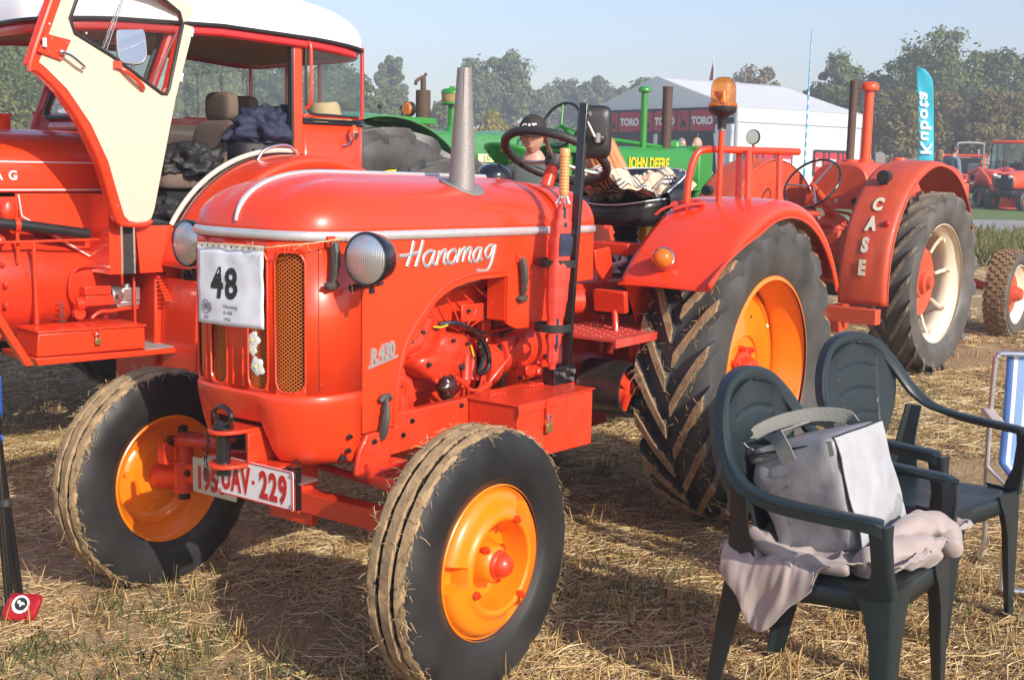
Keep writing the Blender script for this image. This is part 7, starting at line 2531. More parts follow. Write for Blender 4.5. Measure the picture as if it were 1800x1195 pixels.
# crumpled cloth under the bag
def fold(x, y):
  n1 = noise.noise((x * 5 + 2, y * 9, 0.5))
  n2 = 1 - abs(noise.noise((x * 8 + y * 6, y * 10 - x * 3, 4.2))) * 2.6
  n3 = 1 - abs(noise.noise((x * 17, y * 21, 8))) * 2.4
  return 0.020 * n1 + 0.020 * max(-0.4, n2) + 0.006 * n3
def cloth(u, v):
  b = -0.20 + 0.50 * v                            # along y
  drop = (0.03 if b < 0.08 else 0.0) + 0.145 * math.exp(-((b + 0.065) / 0.105) ** 2) + 0.02 * noise.noise((b * 14, 0, 2))
  a = -0.36 + (0.60 + drop - 0.055 * max(0, min(1, (b - 0.05) / 0.1))) * u                   # along x, then over the side
  jx = 0.025 * noise.noise((b * 11, a * 4, 7))
  e = 0.235
  lift = 0.018 + 0.032 * max(0, min(1, (b - 0.06) / 0.14)) * (1 - 0.3 * max(0, (b - 0.3) / 0.1))
  if a <= e:
    x, z = a, 0.447 + lift + fold(a, b)
  else:
    q = a - e
    x = e + 0.022 * (1 - math.exp(-q / 0.02)) + 0.02 + 0.018 * noise.noise((b * 16, q * 6, 1)) + 0.008 * noise.noise((b * 40, q * 12, 1))
    z = 0.447 + lift * math.exp(-q / 0.05) + fold(e, b) * math.exp(-q / 0.04) - q * 1.0
  y = b + jx - (0.05 * q if a > e else 0)
  if b > 0.27:
    k = (b - 0.27) / 0.13
    z -= 0.045 * k * k
    y -= 0.03 * k
  if b < -0.12:
    k = (-0.12 - b) / 0.08
    z += 0.02 * k
  return (x, y, z)
cl_ = obj('cloth', MB().grid(cloth, 130, 110), M['blanket'], None, smooth=80, solid=0.004)
cl_.matrix_world = CM
tag(cl_, 'pinkish beige quilted cloth crumpled under the cool bag', 'cloth')
def roll(pts, r, seed):
  P_ = catmull(pts, 8)
  vs = []
  n = 28
  m = MB()
  m.tube(P_, [r * (0.75 + 0.45 * math.sin(PI * i / (len(P_) - 1)) ** 0.5) for i in range(len(P_))], n)
  m.v = [tuple(V(*p) + V(1, 1, 1) * 0 + V(noise.noise(V(*p) * 16 + V(seed, 0, 0)), noise.noise(V(*p) * 16 + V(0, seed, 0)), 0.8 * noise.noise(V(*p) * 22 + V(0, 0, seed))) * r * 0.55) for p in m.v]
  return m
m = roll([(0.16, 0.15, 0.475), (0.08, 0.20, 0.50), (-0.02, 0.24, 0.50), (-0.10, 0.27, 0.475)], 0.038, 3)
r2 = roll([(0.05, 0.15, 0.50), (-0.06, 0.19, 0.535), (-0.16, 0.22, 0.54), (-0.20, 0.26, 0.51), (-0.14, 0.285, 0.485)], 0.034, 9)
r3 = roll([(0.20, -0.16, 0.52), (0.215, -0.10, 0.50), (0.215, -0.02, 0.475), (0.20, 0.08, 0.470), (0.19, 0.14, 0.475)], 0.021, 5)
m.add(r2.v, r2.f)
m.add(r3.v, r3.f)
obj('cloth_fold', m, M['blanket'], cl_, smooth=80, split=False)

# striped deck chair at the right edge
def stripe_mat():
  m, n, b, L = new_mat('blue_white_striped_canvas')
  tc = n.nodes.new('ShaderNodeTexCoord')
  sx = n.nodes.new('ShaderNodeSeparateXYZ')
  L.new(tc.outputs['Object'], sx.inputs[0])
  ma = n.nodes.new('ShaderNodeMath')
  ma.operation = 'MULTIPLY'
  ma.inputs[1].default_value = 1 / 0.115
  L.new(sx.outputs[0], ma.inputs[0])
  fr_ = n.nodes.new('ShaderNodeMath')
  fr_.operation = 'FRACT'
  L.new(ma.outputs[0], fr_.inputs[0])
  rp = n.nodes.new('ShaderNodeValToRGB')
  rp.color_ramp.interpolation = 'CONSTANT'
  rp.color_ramp.elements[0].color = (0.78, 0.78, 0.78, 1)
  rp.color_ramp.elements[1].position = 0.22
  rp.color_ramp.elements[1].color = (0.10, 0.22, 0.52, 1)
  e = rp.color_ramp.elements.new(0.62)
  e.color = (0.78, 0.78, 0.78, 1)
  e = rp.color_ramp.elements.new(0.75)
  e.color = (0.25, 0.40, 0.65, 1)
  L.new(fr_.outputs[0], rp.inputs[0])
  L.new(rp.outputs[0], b.inputs['Base Color'])
  b.inputs['Roughness'].default_value = 0.85
  return m
D = thing('deck_chair', 'folding aluminium chair with blue and white striped canvas at the right edge', 'chair', (-0.02, 1.72, 0.0), math.radians(113))
W_ = 0.50
m = MB().tube(catmull([(0.03, 0.17, 0.015), (0.01, 0.05, 0.012), (0.0, 0.01, 0.05), (0.01, -0.02, 0.12), (0.0, 0.0, 0.42), (0.0, 0.0, 0.80), (0.012, 0.0, 0.842), (0.05, 0.0, 0.855), (W_ - 0.05, 0.0, 0.855), (W_ - 0.012, 0.0, 0.842), (W_, 0.0, 0.80), (W_, 0.0, 0.42), (W_, -0.02, 0.12), (W_, 0.05, 0.012)], 5), 0.0105, 10)
obj('back_frame', m, M['alu'], D)
m = MB().tube([(0.03, -0.34, 0.02), (0.03, -0.30, 0.40), (0.0, 0.03, 0.40)], 0.010, 10).tube([(W_ - 0.03, -0.34, 0.02), (W_ - 0.03, -0.30, 0.40), (W_, 0.03, 0.40)], 0.010, 10).tube([(0.03, -0.34, 0.02), (W_ - 0.03, -0.34, 0.02)], 0.010, 10)
obj('seat_frame', m, M['alu'], D)
def canv(u, v):
  return (0.045 + (W_ - 0.09) * u, 0.015 - 0.30 * max(0, v - 0.55) / 0.45 - 0.012 * math.sin(min(1, v / 0.55) * PI), 0.858 - 0.44 * min(1, v / 0.55))
obj('canvas', MB().grid(canv, 16, 30), stripe_mat(), D, smooth=60, solid=0.002)
obj('armrest', MB().bb(-0.035, 0.012, -0.32, 0.03, 0.615, 0.635).bb(W_ - 0.01, W_ + 0.035, -0.32, 0.03, 0.615, 0.635), mat('beige_plastic', (0.55, 0.45, 0.40), 0.5), D, bevel=0.008)

# folded camp chair at the left edge
Z = thing('camp_chair', 'folded blue camp chair with black tube legs at the left edge', 'chair', (2.665, -0.80, 0.0))
m = MB()
for a, b in (((0.012, 0.105, 0.0), (-0.006, 0.035, 0.62)), ((0.0, 0.068, 0.03), (-0.004, 0.03, 0.42)), ((-0.10, -0.02, 0.0), (-0.03, -0.03, 0.75)), ((-0.06, 0.0, 0.0), (-0.03, -0.01, 0.75))):
  m.tube([a, b], 0.0115, 12)
obj('leg', m, M['black'], Z)
obj('tube_clip', MB().tube([(0.0, 0.075, 0.385), (-0.001, 0.072, 0.41)], 0.022, 12).box((0.0, 0.05, 0.40), (0.02, 0.05, 0.014)), M['rubber'], Z, bevel=0.003)
m = MB().grid(lambda u, v: (-0.05 + 0.05 * math.cos(u * 6), -0.17 + 0.155 * u, 0.70 + 0.10 * v + 0.02 * math.sin(u * 8 + v * 3) - (0.04 * u)), 20, 8)
obj('seat_cloth', m, M['bluecloth'], Z, solid=0.004, smooth=60)
obj('seat_cloth', MB().grid(lambda u, v: (-0.02, -0.03 + 0.075 * u, 0.60 + 0.02 * v), 8, 2), M['bluecloth'], Z, solid=0.012)

# crushed can
def canf(u, v):
  a = u * 2 * PI
  r = [0.0, 0.024, 0.031, 0.033, 0.033, 0.033, 0.033, 0.033, 0.030, 0.026, 0.0][int(round(v * 10))]
  x = [-0.056, -0.056, -0.051, -0.045, -0.02, 0.0, 0.02, 0.042, 0.051, 0.056, 0.056][int(round(v * 10))]
  y, z = r * math.cos(a), r * math.sin(a)
  z = z * 0.85
  k = 0.006 * noise.noise((x * 40, y * 40, 3))
  return (x + 0.006 * math.sin(y * 60), y * 1.35, z * 0.5 * (1 + 6 * k) + k)
can = obj('drink_can', MB().grid(canf, 36, 10, True), M['can'], None, smooth=40)
can.matrix_world = Matrix.Translation((2.665, -0.650, 0.055)) @ Matrix.Rotation(2.15, 4, 'Z') @ Matrix.Rotation(1.05, 4, 'X')
tag(can, 'crushed red drink can with a white and black emblem', 'can')
m = MB()
def patch(cx, cy, r, rr, n=18, a0=0, a1=2 * PI):
  pts = []
  for i in range(n + 1):
    a = a0 + (a1 - a0) * i / n
    pts.append((cx + r * math.cos(a), cy + r * math.sin(a)))
  vs = [(x * 1.5, y * 1.5, 0.0155 + 0.0002 * rr) for x, y in pts] + [(cx * 1.5, cy * 1.5, 0.0157 + 0.0002 * rr)]
  m.add(vs, [(i, i + 1, n + 1) for i in range(n)])
patch(0.0, 0.004, 0.020, 4)
obj('white_emblem', m, M['white'], can, smooth=0, merge=False)
m = MB()
patch(0.001, 0.005, 0.0145, 9)
obj('black_emblem', m, M['ink'], can, smooth=0, merge=False)
m = MB()
patch(0.004, 0.003, 0.006, 14, a0=0, a1=4)
patch(-0.004, 0.009, 0.004, 14)
obj('white_emblem', m, M['white'], can, smooth=0, merge=False)

# ================================================================ things on the middle tractor
# number sheet
SM = frame_m((2.374, -0.085, 1.037), (0, 1, 0.0), (0.0, 0.09, 1))
def sheetf(u, v):
  x, y = 0.298 * u, 0.232 * v
  return V(x, y + 0.004 * u, 0.010 * math.sin(u * PI) * (1 - v) + 0.004 * noise.noise((u * 5, v * 5, 1)) - 0.004)
sh = obj('number_sheet', MB().grid(sheetf, 20, 16), M['paper'], None, smooth=80, solid=0.001)
sh.matrix_world = SM
tag(sh, 'white laminated sheet with number 48 hanging over the grille', 'sign')
def on_sheet(t, ox, oy, sxy=1.0):
  out = MB()
  for x, y, z in t.v:
    X, Y = ox + x * sxy, oy + y * sxy
    out.v.append(tuple(sheetf(min(1, max(0, X / 0.298)), min(1, max(0, Y / 0.232))) * 1 + V(0, 0, 0.0012 + z * 0.2)))
  out.f = t.f
  return out
obj('big_number', on_sheet(text_mb('48', 0.128, 0.0006, bold=0.0042, sx=0.88, space=1.16), 0.066, 0.086), M['ink'], sh, smooth=0)
m = on_sheet(text_mb('Hanomag', 0.0165, 0.0004, bold=0.0002), 0.128, 0.054)
for s_, y in (('R 430', 0.034), ('1956', 0.014)):
  t = on_sheet(text_mb(s_, 0.0165, 0.0004, bold=0.0002), 0.128, y)
  m.add(t.v, t.f)
t = on_sheet(text_mb('2009', 0.0115, 0.0004, bold=0.0002), 0.030, 0.016)
m.add(t.v, t.f)
obj('small_print', m, M['grey_ink'], sh, smooth=0)
lg_ = MB().tube([(0.040 + 0.021 * math.cos(a), 0.052 + 0.021 * math.sin(a), 0) for a in np.linspace(0, 2 * PI, 25)[:-1]], 0.0016, 4, closed=True)
for a in range(6):
  lg_.tube([(0.040, 0.052, 0), (0.040 + 0.020 * math.cos(a), 0.052 + 0.020 * math.sin(a), 0)], 0.0008, 4)
lg_.bb(0.030, 0.052, 0.046, 0.062, -0.001, 0.001)
for k in range(3):
  lg_.tube([(0.054 + k * 0.006, 0.040, 0), (0.060 + k * 0.006, 0.053, 0), (0.054 + k * 0.006, 0.066, 0)], 0.0014, 4)
obj('club_emblem', on_sheet(lg_, 0, 0), M['grey_ink'], sh, smooth=0)
m = MB().grid(lambda u, v: sheetf(u, 1.0) + V(0, 0.018 * v, 0.0), 20, 2)
bs = obj('punched_strip', m, M['plate'], sh, solid=0.0015, smooth=0)
m = MB()
for i in range(10):
  c_ = sheetf(0.08 + 0.09 * i, 1.0) + V(0, 0.009, 0.0004)
  m.tube([c_, c_ + V(0, 0, 0.001)], 0.003, 8)
obj('punched_hole', m, M['ink'], bs, smooth=0)
# twine from catch to lamp bracket
tw = MB()
R = random.Random(4)
pth = catmull([(2.19, -0.265, 1.285), (2.30, -0.19, 1.268), (2.374, -0.08, 1.283), (2.377, 0.0, 1.286), (2.377, 0.14, 1.286), (2.375, 0.21, 1.286), (2.355, 0.28, 1.294), (2.30, 0.36, 1.306), (2.205, 0.40, 1.318)], 8)
tw.tube([p + V(R.uniform(-1, 1), R.uniform(-1, 1), R.uniform(-1, 1)) * 0.0008 for p in pth], 0.0020, 6)
tw.tube(catmull([(2.205, 0.40, 1.318), (2.20, 0.415, 1.25), (2.19, 0.40, 1.20), (2.195, 0.41, 1.15)], 6), 0.0016, 5)
for i in range(26):
  p = pth[R.randint(30, len(pth) - 1)]
  d = V(R.uniform(0, 1), R.uniform(-1, 1), R.uniform(-1.4, 0.6)).normalized() * R.uniform(0.01, 0.05)
  tw.tube(catmull([p, p + d * 0.6 + V(0.004, 0, -0.004), p + d], 3), 0.0005, 3)
t_ = obj('twine', tw, M['twine'], None, smooth=60, split=False)
tag(t_, 'frayed sisal twine holding the number sheet across the grille', 'string')
# orchid flowers
def orchid(c, s, seed, label):
  R = random.Random(seed)
  m = MB()
  for i in range(5):
    a = 2 * PI * i / 5 + 0.3 + seed
    L_, w = s * (1.0 if i % 2 == 0 else 0.9), s * 0.55
    def f(u, v):
      q = u
      wd = w * math.sin(PI * min(1, 0.12 + q * 0.88)) ** 0.6
      x, y = q * L_, (v - 0.5) * 2 * wd * 0.8
      z = 0.25 * s * (q - q * q * 1.4) - 0.10 * abs(y)
      return (z + 0.004, math.cos(a) * x - math.sin(a) * y, math.sin(a) * x + math.cos(a) * y)
    m.grid(f, 8, 6)
  m.xf(Matrix.Translation(c))
  fl_ = obj('orchid', m, M['petal'], None, smooth=70)
  tag(fl_, label, 'flower', 'white artificial orchids on the grille')
  obj('flower_centre', MB().ball(V(*c) + V(0.010, 0, 0), s * 0.14, 10), mat('flower_yellow', (0.75, 0.55, 0.12), 0.6), fl_)
  return fl_
orchid((2.365, 0.165, 1.005), 0.030, 1, 'topmost white orchid on the grille, tucked under the number sheet')
orchid((2.365, 0.160, 0.975), 0.022, 2, 'small middle white orchid between the two larger ones on the grille')
orchid((2.365, 0.180, 0.925), 0.034, 3, 'lowest and largest white orchid hanging on the grille')

# umbrella strapped to the mirror post
def umb(u, v):
  a = u * 2 * PI
  z = 1.425 - 0.62 * v
  r = [0.010, 0.022, 0.030, 0.034, 0.036, 0.035, 0.033, 0.030, 0.027, 0.023, 0.018, 0.010][min(11, int(round(v * 11)))]
  r *= 1 - 0.12 * math.exp(-((v - 0.34) / 0.05) ** 2) - 0.12 * math.exp(-((v - 0.71) / 0.05) ** 2)
  r *= 1.22 * (1 + 0.05 * math.sin(a * 4 + v * 3) + 0.025 * math.sin(a * 9 - v * 5))
  cx = 1.168 + 0.045 * v
  return (cx + r * math.cos(a) * 1.1, 0.475 + r * math.sin(a), z)
um = obj('umbrella', MB().grid(umb, 56, 44, True), M['umbred'], None, smooth=60)
tag(um, 'rolled red and navy umbrella with wooden handle strapped upright to the black post', 'umbrella')
m = MB()
R = random.Random(2)
def umb2(k0, u, v):
  p = V(*umb(k0 + (u - 0.5) * 0.14 + 0.10 * v, 0.02 + v * 0.9))
  c_ = V(1.168 + 0.045 * (0.02 + v * 0.9), 0.475, p.z)
  return c_ + (p - c_) * 1.045
m.grid(lambda u, v: umb2(0.12, u * 0.35, 0.75 + v * 0.22), 5, 12)
m.grid(lambda u, v: umb2(0.20, u * 0.4, v * 0.16), 5, 12)
m.grid(lambda u, v: (lambda p, c_: c_ + (p - c_) * 1.12)(V(*umb(0.10 + 0.32 * u * (1 - abs(v - 0.5)), 0.20 + 0.13 * v)), V(1.18, 0.475, umb(0.2, 0.20 + 0.13 * v)[2])), 10, 8)
obj('navy_panel', m, M['navy'], um, smooth=60)
hz = [(0.0, 1.605), (0.016, 1.605), (0.019, 1.60), (0.019, 1.575)]
for i in range(11):
  z = 1.575 - i * 0.0115
  hz += [(0.0185, z), (0.0165, z - 0.004), (0.0185, z - 0.008)]
hz += [(0.017, 1.445), (0.014, 1.43), (0.010, 1.42)]
obj('wooden_handle', MB().lathe(hz, (1.155, 0.470, 0), n=24), M['wood'], um, smooth=50)
m = MB()
for i in range(8):
  a = i * PI / 4
  m.tube([(1.157 + 0.012 * math.cos(a), 0.470 + 0.012 * math.sin(a), 1.432), (1.163 + 0.024 * math.cos(a), 0.472 + 0.024 * math.sin(a), 1.405)], 0.004, 6)
obj('rib_tip', m, M['alu'], um)
m = MB()
for z, r in ((1.19, 0.070), (0.955, 0.066)):
  x0 = 1.168 + 0.045 * (1.425 - z) / 0.62 - 0.022
  m.lathe([(r, -0.014), (r + 0.0025, -0.013), (r + 0.0025, 0.013), (r, 0.014)], (x0, 0.452, z), n=32)
obj('strap', m, M['strap'], um)

# checked scarf over the seat
def plaid_mat():
  m, n, b, L = new_mat('beige_check_cloth')
  tc = n.nodes.new('ShaderNodeTexCoord')
  sx = n.nodes.new('ShaderNodeSeparateXYZ')
  L.new(tc.outputs['UV'], sx.inputs[0])
  def bands(out, spec):
    ma = n.nodes.new('ShaderNodeMath')
    ma.operation = 'FRACT'
    L.new(out, ma.inputs[0])
    rp = n.nodes.new('ShaderNodeValToRGB')
    rp.color_ramp.interpolation = 'CONSTANT'
    while len(rp.color_ramp.elements) < len(spec):
      rp.color_ramp.elements.new(0.5)
    for i, (p, c) in enumerate(spec):
      rp.color_ramp.elements[i].position = p
      rp.color_ramp.elements[i].color = c + (1,)
    L.new(ma.outputs[0], rp.inputs[0])
    return rp.outputs[0]
  base, blk, wh, rd = (0.84, 0.73, 0.60), (0.16, 0.15, 0.15), (1.0, 1.0, 0.98), (0.70, 0.22, 0.16)
  spec = [(0.0, base), (0.20, blk), (0.26, wh), (0.31, blk), (0.37, wh), (0.42, blk), (0.48, base), (0.72, rd), (0.75, base)]
  o1 = bands(sx.outputs[0], spec)
  o2 = bands(sx.outputs[1], spec)
  mx = n.nodes.new('ShaderNodeMix')
  mx.data_type = 'RGBA'
  mx.blend_type = 'MULTIPLY'
  mx.inputs['Factor'].default_value = 1.0
  L.new(o1, mx.inputs['A'])
  L.new(o2, mx.inputs['B'])
  L.new(mx.outputs['Result'], b.inputs['Base Color'])
  b.inputs['Roughness'].default_value = 0.8
  return m
def scarf(u, v):
  x = 0.40 - 0.62 * u
  y = -0.12 + 0.34 * v + 0.03 * math.sin(u * 7)
  base = 1.395 + 0.03 * math.sin(u * 5 + 1)
  z = base + 0.098 * math.sin(PI * v) ** 0.7 * (0.75 + 0.25 * math.sin(u * 9)) + 0.026 * (1 - abs(noise.noise((u * 6, v * 4, 2))) * 3) + 0.012 * noise.noise((u * 13, v * 10, 3))
  if u > 0.75:
    z += 0.05 * (u - 0.75) / 0.25
  return (x, y, z)
n_u, n_v = 90, 50
sc_m = MB().grid(scarf, n_u, n_v)
me = bpy.data.meshes.new('scarf')
me.from_pydata(sc_m.v, [], sc_m.f)
uv = me.uv_layers.new(name='UVMap')
for p in me.polygons:
  for li in p.loop_indices:
    vi = me.loops[li].vertex_index
    i, j = divmod(vi, n_v + 1)
    uv.data[li].uv = (i / n_u * 4.4 + 0.5 * j / n_v, j / n_v * 2.6 - 0.7 * i / n_u)
me.polygons.foreach_set('use_smooth', [True] * len(me.polygons))
me.materials.append(plaid_mat())
scf = link('scarf', me)
scf.location = (0, 0.055, 0)
md = scf.modifiers.new('thickness', 'SOLIDIFY')
md.thickness = 0.004
tag(scf, 'beige scarf with black white and red checks bundled on the tractor seat', 'scarf')
# white plastic bag and yellow cloth behind the platform
b1_ = cloth_heap('plastic_bag', (-0.02, 0.05, 1.10), 0.14, 5, M['plastic_white'], 'crumpled white plastic bag hanging below the tractor seat', 'bag', (0.9, 0.6, 0.8), 0.35)
b2_ = cloth_heap('yellow_cloth', (-0.33, -0.02, 1.16), 0.15, 15, M['yellow'], 'yellow plastic cloth hanging behind the tractor seat', 'cloth', (0.8, 0.5, 1.5), 0.25)

def padlock(name_label, c, s=1.0):
  m = MB().box((0, 0, -0.018), (0.034, 0.012, 0.034))
  o = obj('padlock', m, M['brass'], None, bevel=0.003)
  o.location = c
  tag(o, name_label, 'padlock')
  obj('shackle', MB().tube(catmull([(-0.011, 0, -0.002), (-0.011, 0, 0.016), (-0.006, 0, 0.026), (0.006, 0, 0.026), (0.011, 0, 0.016), (0.011, 0, -0.002)], 4), 0.0028, 8), M['steel'], o)
  return o
padlock('brass padlock hanging on the front of the middle tractor toolbox', (1.395, 0.592, 0.650))
pk = KM @ V(1.245, 0.105, 0.655)
p2 = padlock('small brass padlock on the toolbox of the cab tractor', pk)
p2.rotation_euler = (0, 0, math.radians(-9))
p2.scale = (0.9, 0.9, 0.9)
# ================================================================ people
def skin_mb(verts, edges, radii, sub=2):
  me = bpy.data.meshes.new('s')
  me.from_pydata(verts, edges, [])
  o = bpy.data.objects.new('s', me)
  col.objects.link(o)
  sk = o.modifiers.new('skin', 'SKIN')
  sk.use_smooth_shade = True
  sl = me.skin_vertices[0].data if me.skin_vertices else None
  if sl is None:
    bm = bmesh.new()
    bm.from_mesh(me)
    bm.verts.layers.skin.verify()
    bm.to_mesh(me)
    bm.free()
    sl = me.skin_vertices[0].data
  for i, r in enumerate(radii):
    sl[i].radius = (r, r) if not isinstance(r, tuple) else r
    sl[i].use_root = (i == 0)
  sb = o.modifiers.new('sub', 'SUBSURF')
  sb.levels = sub
  sb.render_levels = sub
  dg = bpy.context.evaluated_depsgraph_get()
  dg.update()
  ev = o.evaluated_get(dg)
  em = ev.to_mesh()
  m = MB()
  m.v = [tuple(v.co) for v in em.vertices]
  m.f = [tuple(p.vertices) for p in em.polygons]
  ev.to_mesh_clear()
  bpy.data.objects.remove(o)
  return m

def head_mb(c, yaw=0.0, pitch=0.0, s=1.0):
  """head facing +y before turning"""
  def f(u, v):
    a, b = u * 2 * PI, -PI / 2 + v * PI
    d = V(math.cos(a) * math.cos(b), math.sin(a) * math.cos(b), math.sin(b))
    x, y, z = d.x * 0.074, d.y * 0.094, d.z * 0.118
    if d.z < 0:
      k = 1 - 0.30 * (-d.z) ** 1.3
      x *= k
      if d.y < 0:
        y *= 1 - 0.45 * (-d.z)
      else:
        y *= 1 - 0.06 * (-d.z)
    fr_ = max(0, d.y)
    y += 0.026 * math.exp(-((d.x / 0.13) ** 2) - ((d.z + 0.18) / 0.17) ** 2) * fr_            # nose
    y += 0.010 * math.exp(-((d.x / 0.10) ** 2) - ((d.z - 0.05) / 0.2) ** 2) * fr_
    y += 0.007 * math.exp(-((d.x / 0.4) ** 2) - ((d.z - 0.16) / 0.08) ** 2) * fr_             # brow
    for sx in (-1, 1):
      y -= 0.011 * math.exp(-(((d.x - sx * 0.36) / 0.17) ** 2) - ((d.z - 0.02) / 0.10) ** 2) * fr_   # eye sockets
    y += 0.007 * math.exp(-((d.x / 0.28) ** 2) - ((d.z + 0.56) / 0.07) ** 2) * fr_            # lips
    y -= 0.004 * math.exp(-((d.x / 0.26) ** 2) - ((d.z + 0.575) / 0.02) ** 2) * fr_
    y += 0.010 * math.exp(-((d.x / 0.25) ** 2) - ((d.z + 0.85) / 0.12) ** 2) * fr_            # chin
    return (x, y, z)
  m = MB().grid(f, 56, 40, True)
  for sx in (-1, 1):
    m.ball((sx * 0.076, -0.006, -0.012), 0.017, 12, (0.35, 0.8, 1.5))
  M_ = Matrix.Translation(c) @ Matrix.Rotation(yaw, 4, 'Z') @ Matrix.Rotation(pitch, 4, 'X') @ Matrix.Scale(s, 4)
  return m.xf(M_), M_

def person(label, loc, rz, h=1.75, shirt=None, legs=None, hair=None, long_hair=False, bald=False, cap=False, lean=0.0, hy=0.0, hp=0.0, sleeves=True, arms=(0.0, 0.0)):
  t = thing('person', label, 'person', loc, rz)
  s = h / 1.75
  J = {'pel': (0, 0, .93), 'wai': (0, 0.0, 1.08), 'che': (0, .01, 1.28), 'upc': (0, 0, 1.41), 'nek': (0, .0, 1.480), 'nk2': (0, .018, 1.55)}
  for sx, n_ in ((1, 'l'), (-1, 'r')):
    J.update({'sh' + n_: (sx * .160, -0.005, 1.385), 'el' + n_: (sx * .235, -.03, 1.13), 'wr' + n_: (sx * .235, .09, .90), 'ha' + n_: (sx * .232, .115, .84),
         'hi' + n_: (sx * .09, 0, .88), 'kn' + n_: (sx * .10, .02, .49), 'an' + n_: (sx * .105, -.02, .09), 'to' + n_: (sx * .12, .13, .03)})
    for k, (dx, dy, dz) in enumerate(((.012, .03, -.085), (.004, .028, -.10), (-.006, .02, -.10), (-.014, .01, -.085), (-.005, .055, -.03))):
      b = J['ha' + n_]
      J['f%d%s' % (k, n_)] = (b[0] + sx * dx * .6, b[1] + dy * 0.6, b[2] + dz * 0.45)
      J['g%d%s' % (k, n_)] = (b[0] + sx * dx, b[1] + dy, b[2] + dz * (0.9 if k < 4 else 1.2))
  def mv(p):
    x, y, z = p
    if z > 0.93:
      c, s_ = math.cos(lean), math.sin(lean)
      dy, dz = y, z - 0.93
      y, z = dy * c + dz * s_, 0.93 + dz * c - dy * s_
    return (x * s, y * s, z * s)
  J = {k: mv(v) for k, v in J.items()}
  def build(names, edges, rad):
    idx = {n: i for i, n in enumerate(names)}
    return skin_mb([J[n] for n in names], [(idx[a], idx[b]) for a, b in edges], [rad[n] if not isinstance(rad[n], tuple) else rad[n] for n in names])
  names = ['pel', 'wai', 'che', 'upc', 'nek', 'nk2']
  edges = [('pel', 'wai'), ('wai', 'che'), ('che', 'upc'), ('upc', 'nek'), ('nek', 'nk2')]
  rad = {'pel': (.125 * s, .10 * s), 'wai': (.12 * s, .09 * s), 'che': (.135 * s, .10 * s), 'upc': (.11 * s, .08 * s), 'nek': .058 * s, 'nk2': .054 * s}
  for n_ in 'lr':
    for q in ('sh', 'el', 'wr', 'ha', 'hi', 'kn', 'an', 'to'):
      names.append(q + n_)
    edges += [('upc', 'sh' + n_), ('sh' + n_, 'el' + n_), ('el' + n_, 'wr' + n_), ('wr' + n_, 'ha' + n_), ('pel', 'hi' + n_), ('hi' + n_, 'kn' + n_), ('kn' + n_, 'an' + n_), ('an' + n_, 'to' + n_)]
    rad.update({'sh' + n_: .050 * s, 'el' + n_: .038 * s, 'wr' + n_: (.022 * s, .028 * s), 'ha' + n_: (.014 * s, .036 * s), 'hi' + n_: .078 * s, 'kn' + n_: .055 * s, 'an' + n_: .036 * s, 'to' + n_: .03 * s})
    for k in range(5):
      names += ['f%d%s' % (k, n_), 'g%d%s' % (k, n_)]
      edges += [('ha' + n_, 'f%d%s' % (k, n_)), ('f%d%s' % (k, n_), 'g%d%s' % (k, n_))]
      rad['f%d%s' % (k, n_)] = .0095 * s
      rad['g%d%s' % (k, n_)] = .007 * s
  body = build(names, edges, rad)
  body0 = MB()
  body0.v, body0.f = list(body.v), list(body.f)
  hc = V(*J['nk2']) + V(0, 0.022 * s, 0.075 * s) + V(0, 0.03, -0.01) * math.sin(lean)
  hm, HM = head_mb(hc, hy, hp - lean * 0.6, s * 0.97)
  body.add(hm.v, hm.f)
  obj('body', body, M['skin'], t, smooth=80, split=False)
  m = MB()
  for sx in (-1, 1):
    m.ball((sx * 0.0275, 0.079, 0.004), 0.0105, 10)
  m.xf(HM)
  obj('eye', m, M['white'], t)
  m = MB()
  for sx in (-1, 1):
    m.ball((sx * 0.0275, 0.0875, 0.003), 0.0048, 8)
    m.tube([(sx * 0.014, 0.092, 0.021), (sx * 0.030, 0.088, 0.025), (sx * 0.045, 0.077, 0.020)], 0.003, 6)
  m.xf(HM)
  obj('eyebrow', m, M['hair_dark'], t)
  m = MB().tube([(-0.020, 0.0905, -0.066), (-0.007, 0.0975, -0.064), (0.007, 0.0975, -0.064), (0.020, 0.0905, -0.066)], 0.0035, 6).xf(HM)
  obj('lips', m, mat('lips', (0.50, 0.19, 0.15), 0.5), t)
  # clothes follow the body: faces nearest to the covered bones, pushed outward
  bones = {e: (V(*J[e[0]]), V(*J[e[1]])) for e in edges}
  up = [('pel', 'wai'), ('wai', 'che'), ('che', 'upc')] + [q for n_ in 'lr' for q in [('upc', 'sh' + n_), ('sh' + n_, 'el' + n_)]]
  up += [('pel', 'hil'), ('pel', 'hir'), ('upc', 'nek')]
  if sleeves:
    up += [('el' + n_, 'wr' + n_) for n_ in 'lr']
  lo = [q for n_ in 'lr' for q in [('pel', 'hi' + n_), ('hi' + n_, 'kn' + n_), ('kn' + n_, 'an' + n_)]] + [('pel', 'wai')]
  bmv = bmesh.new()
  for v in body0.v:
    bmv.verts.new(v)
  bmv.verts.ensure_lookup_table()
  for f in body0.f:
    bmv.faces.new([bmv.verts[i] for i in f])
  bmesh.ops.recalc_face_normals(bmv, faces=bmv.faces)
  bmv.normal_update()
  near = []
  for v in bmv.verts:
    best, bd = None, 9
    for e, (a, b) in bones.items():
      ab = b - a
      t_ = max(0, min(1, (v.co - a).dot(ab) / ab.length_squared))
      d_ = (v.co - a - ab * t_).length
      if d_ < bd:
        best, bd, bt = e, d_, t_
    near.append((best, bt))
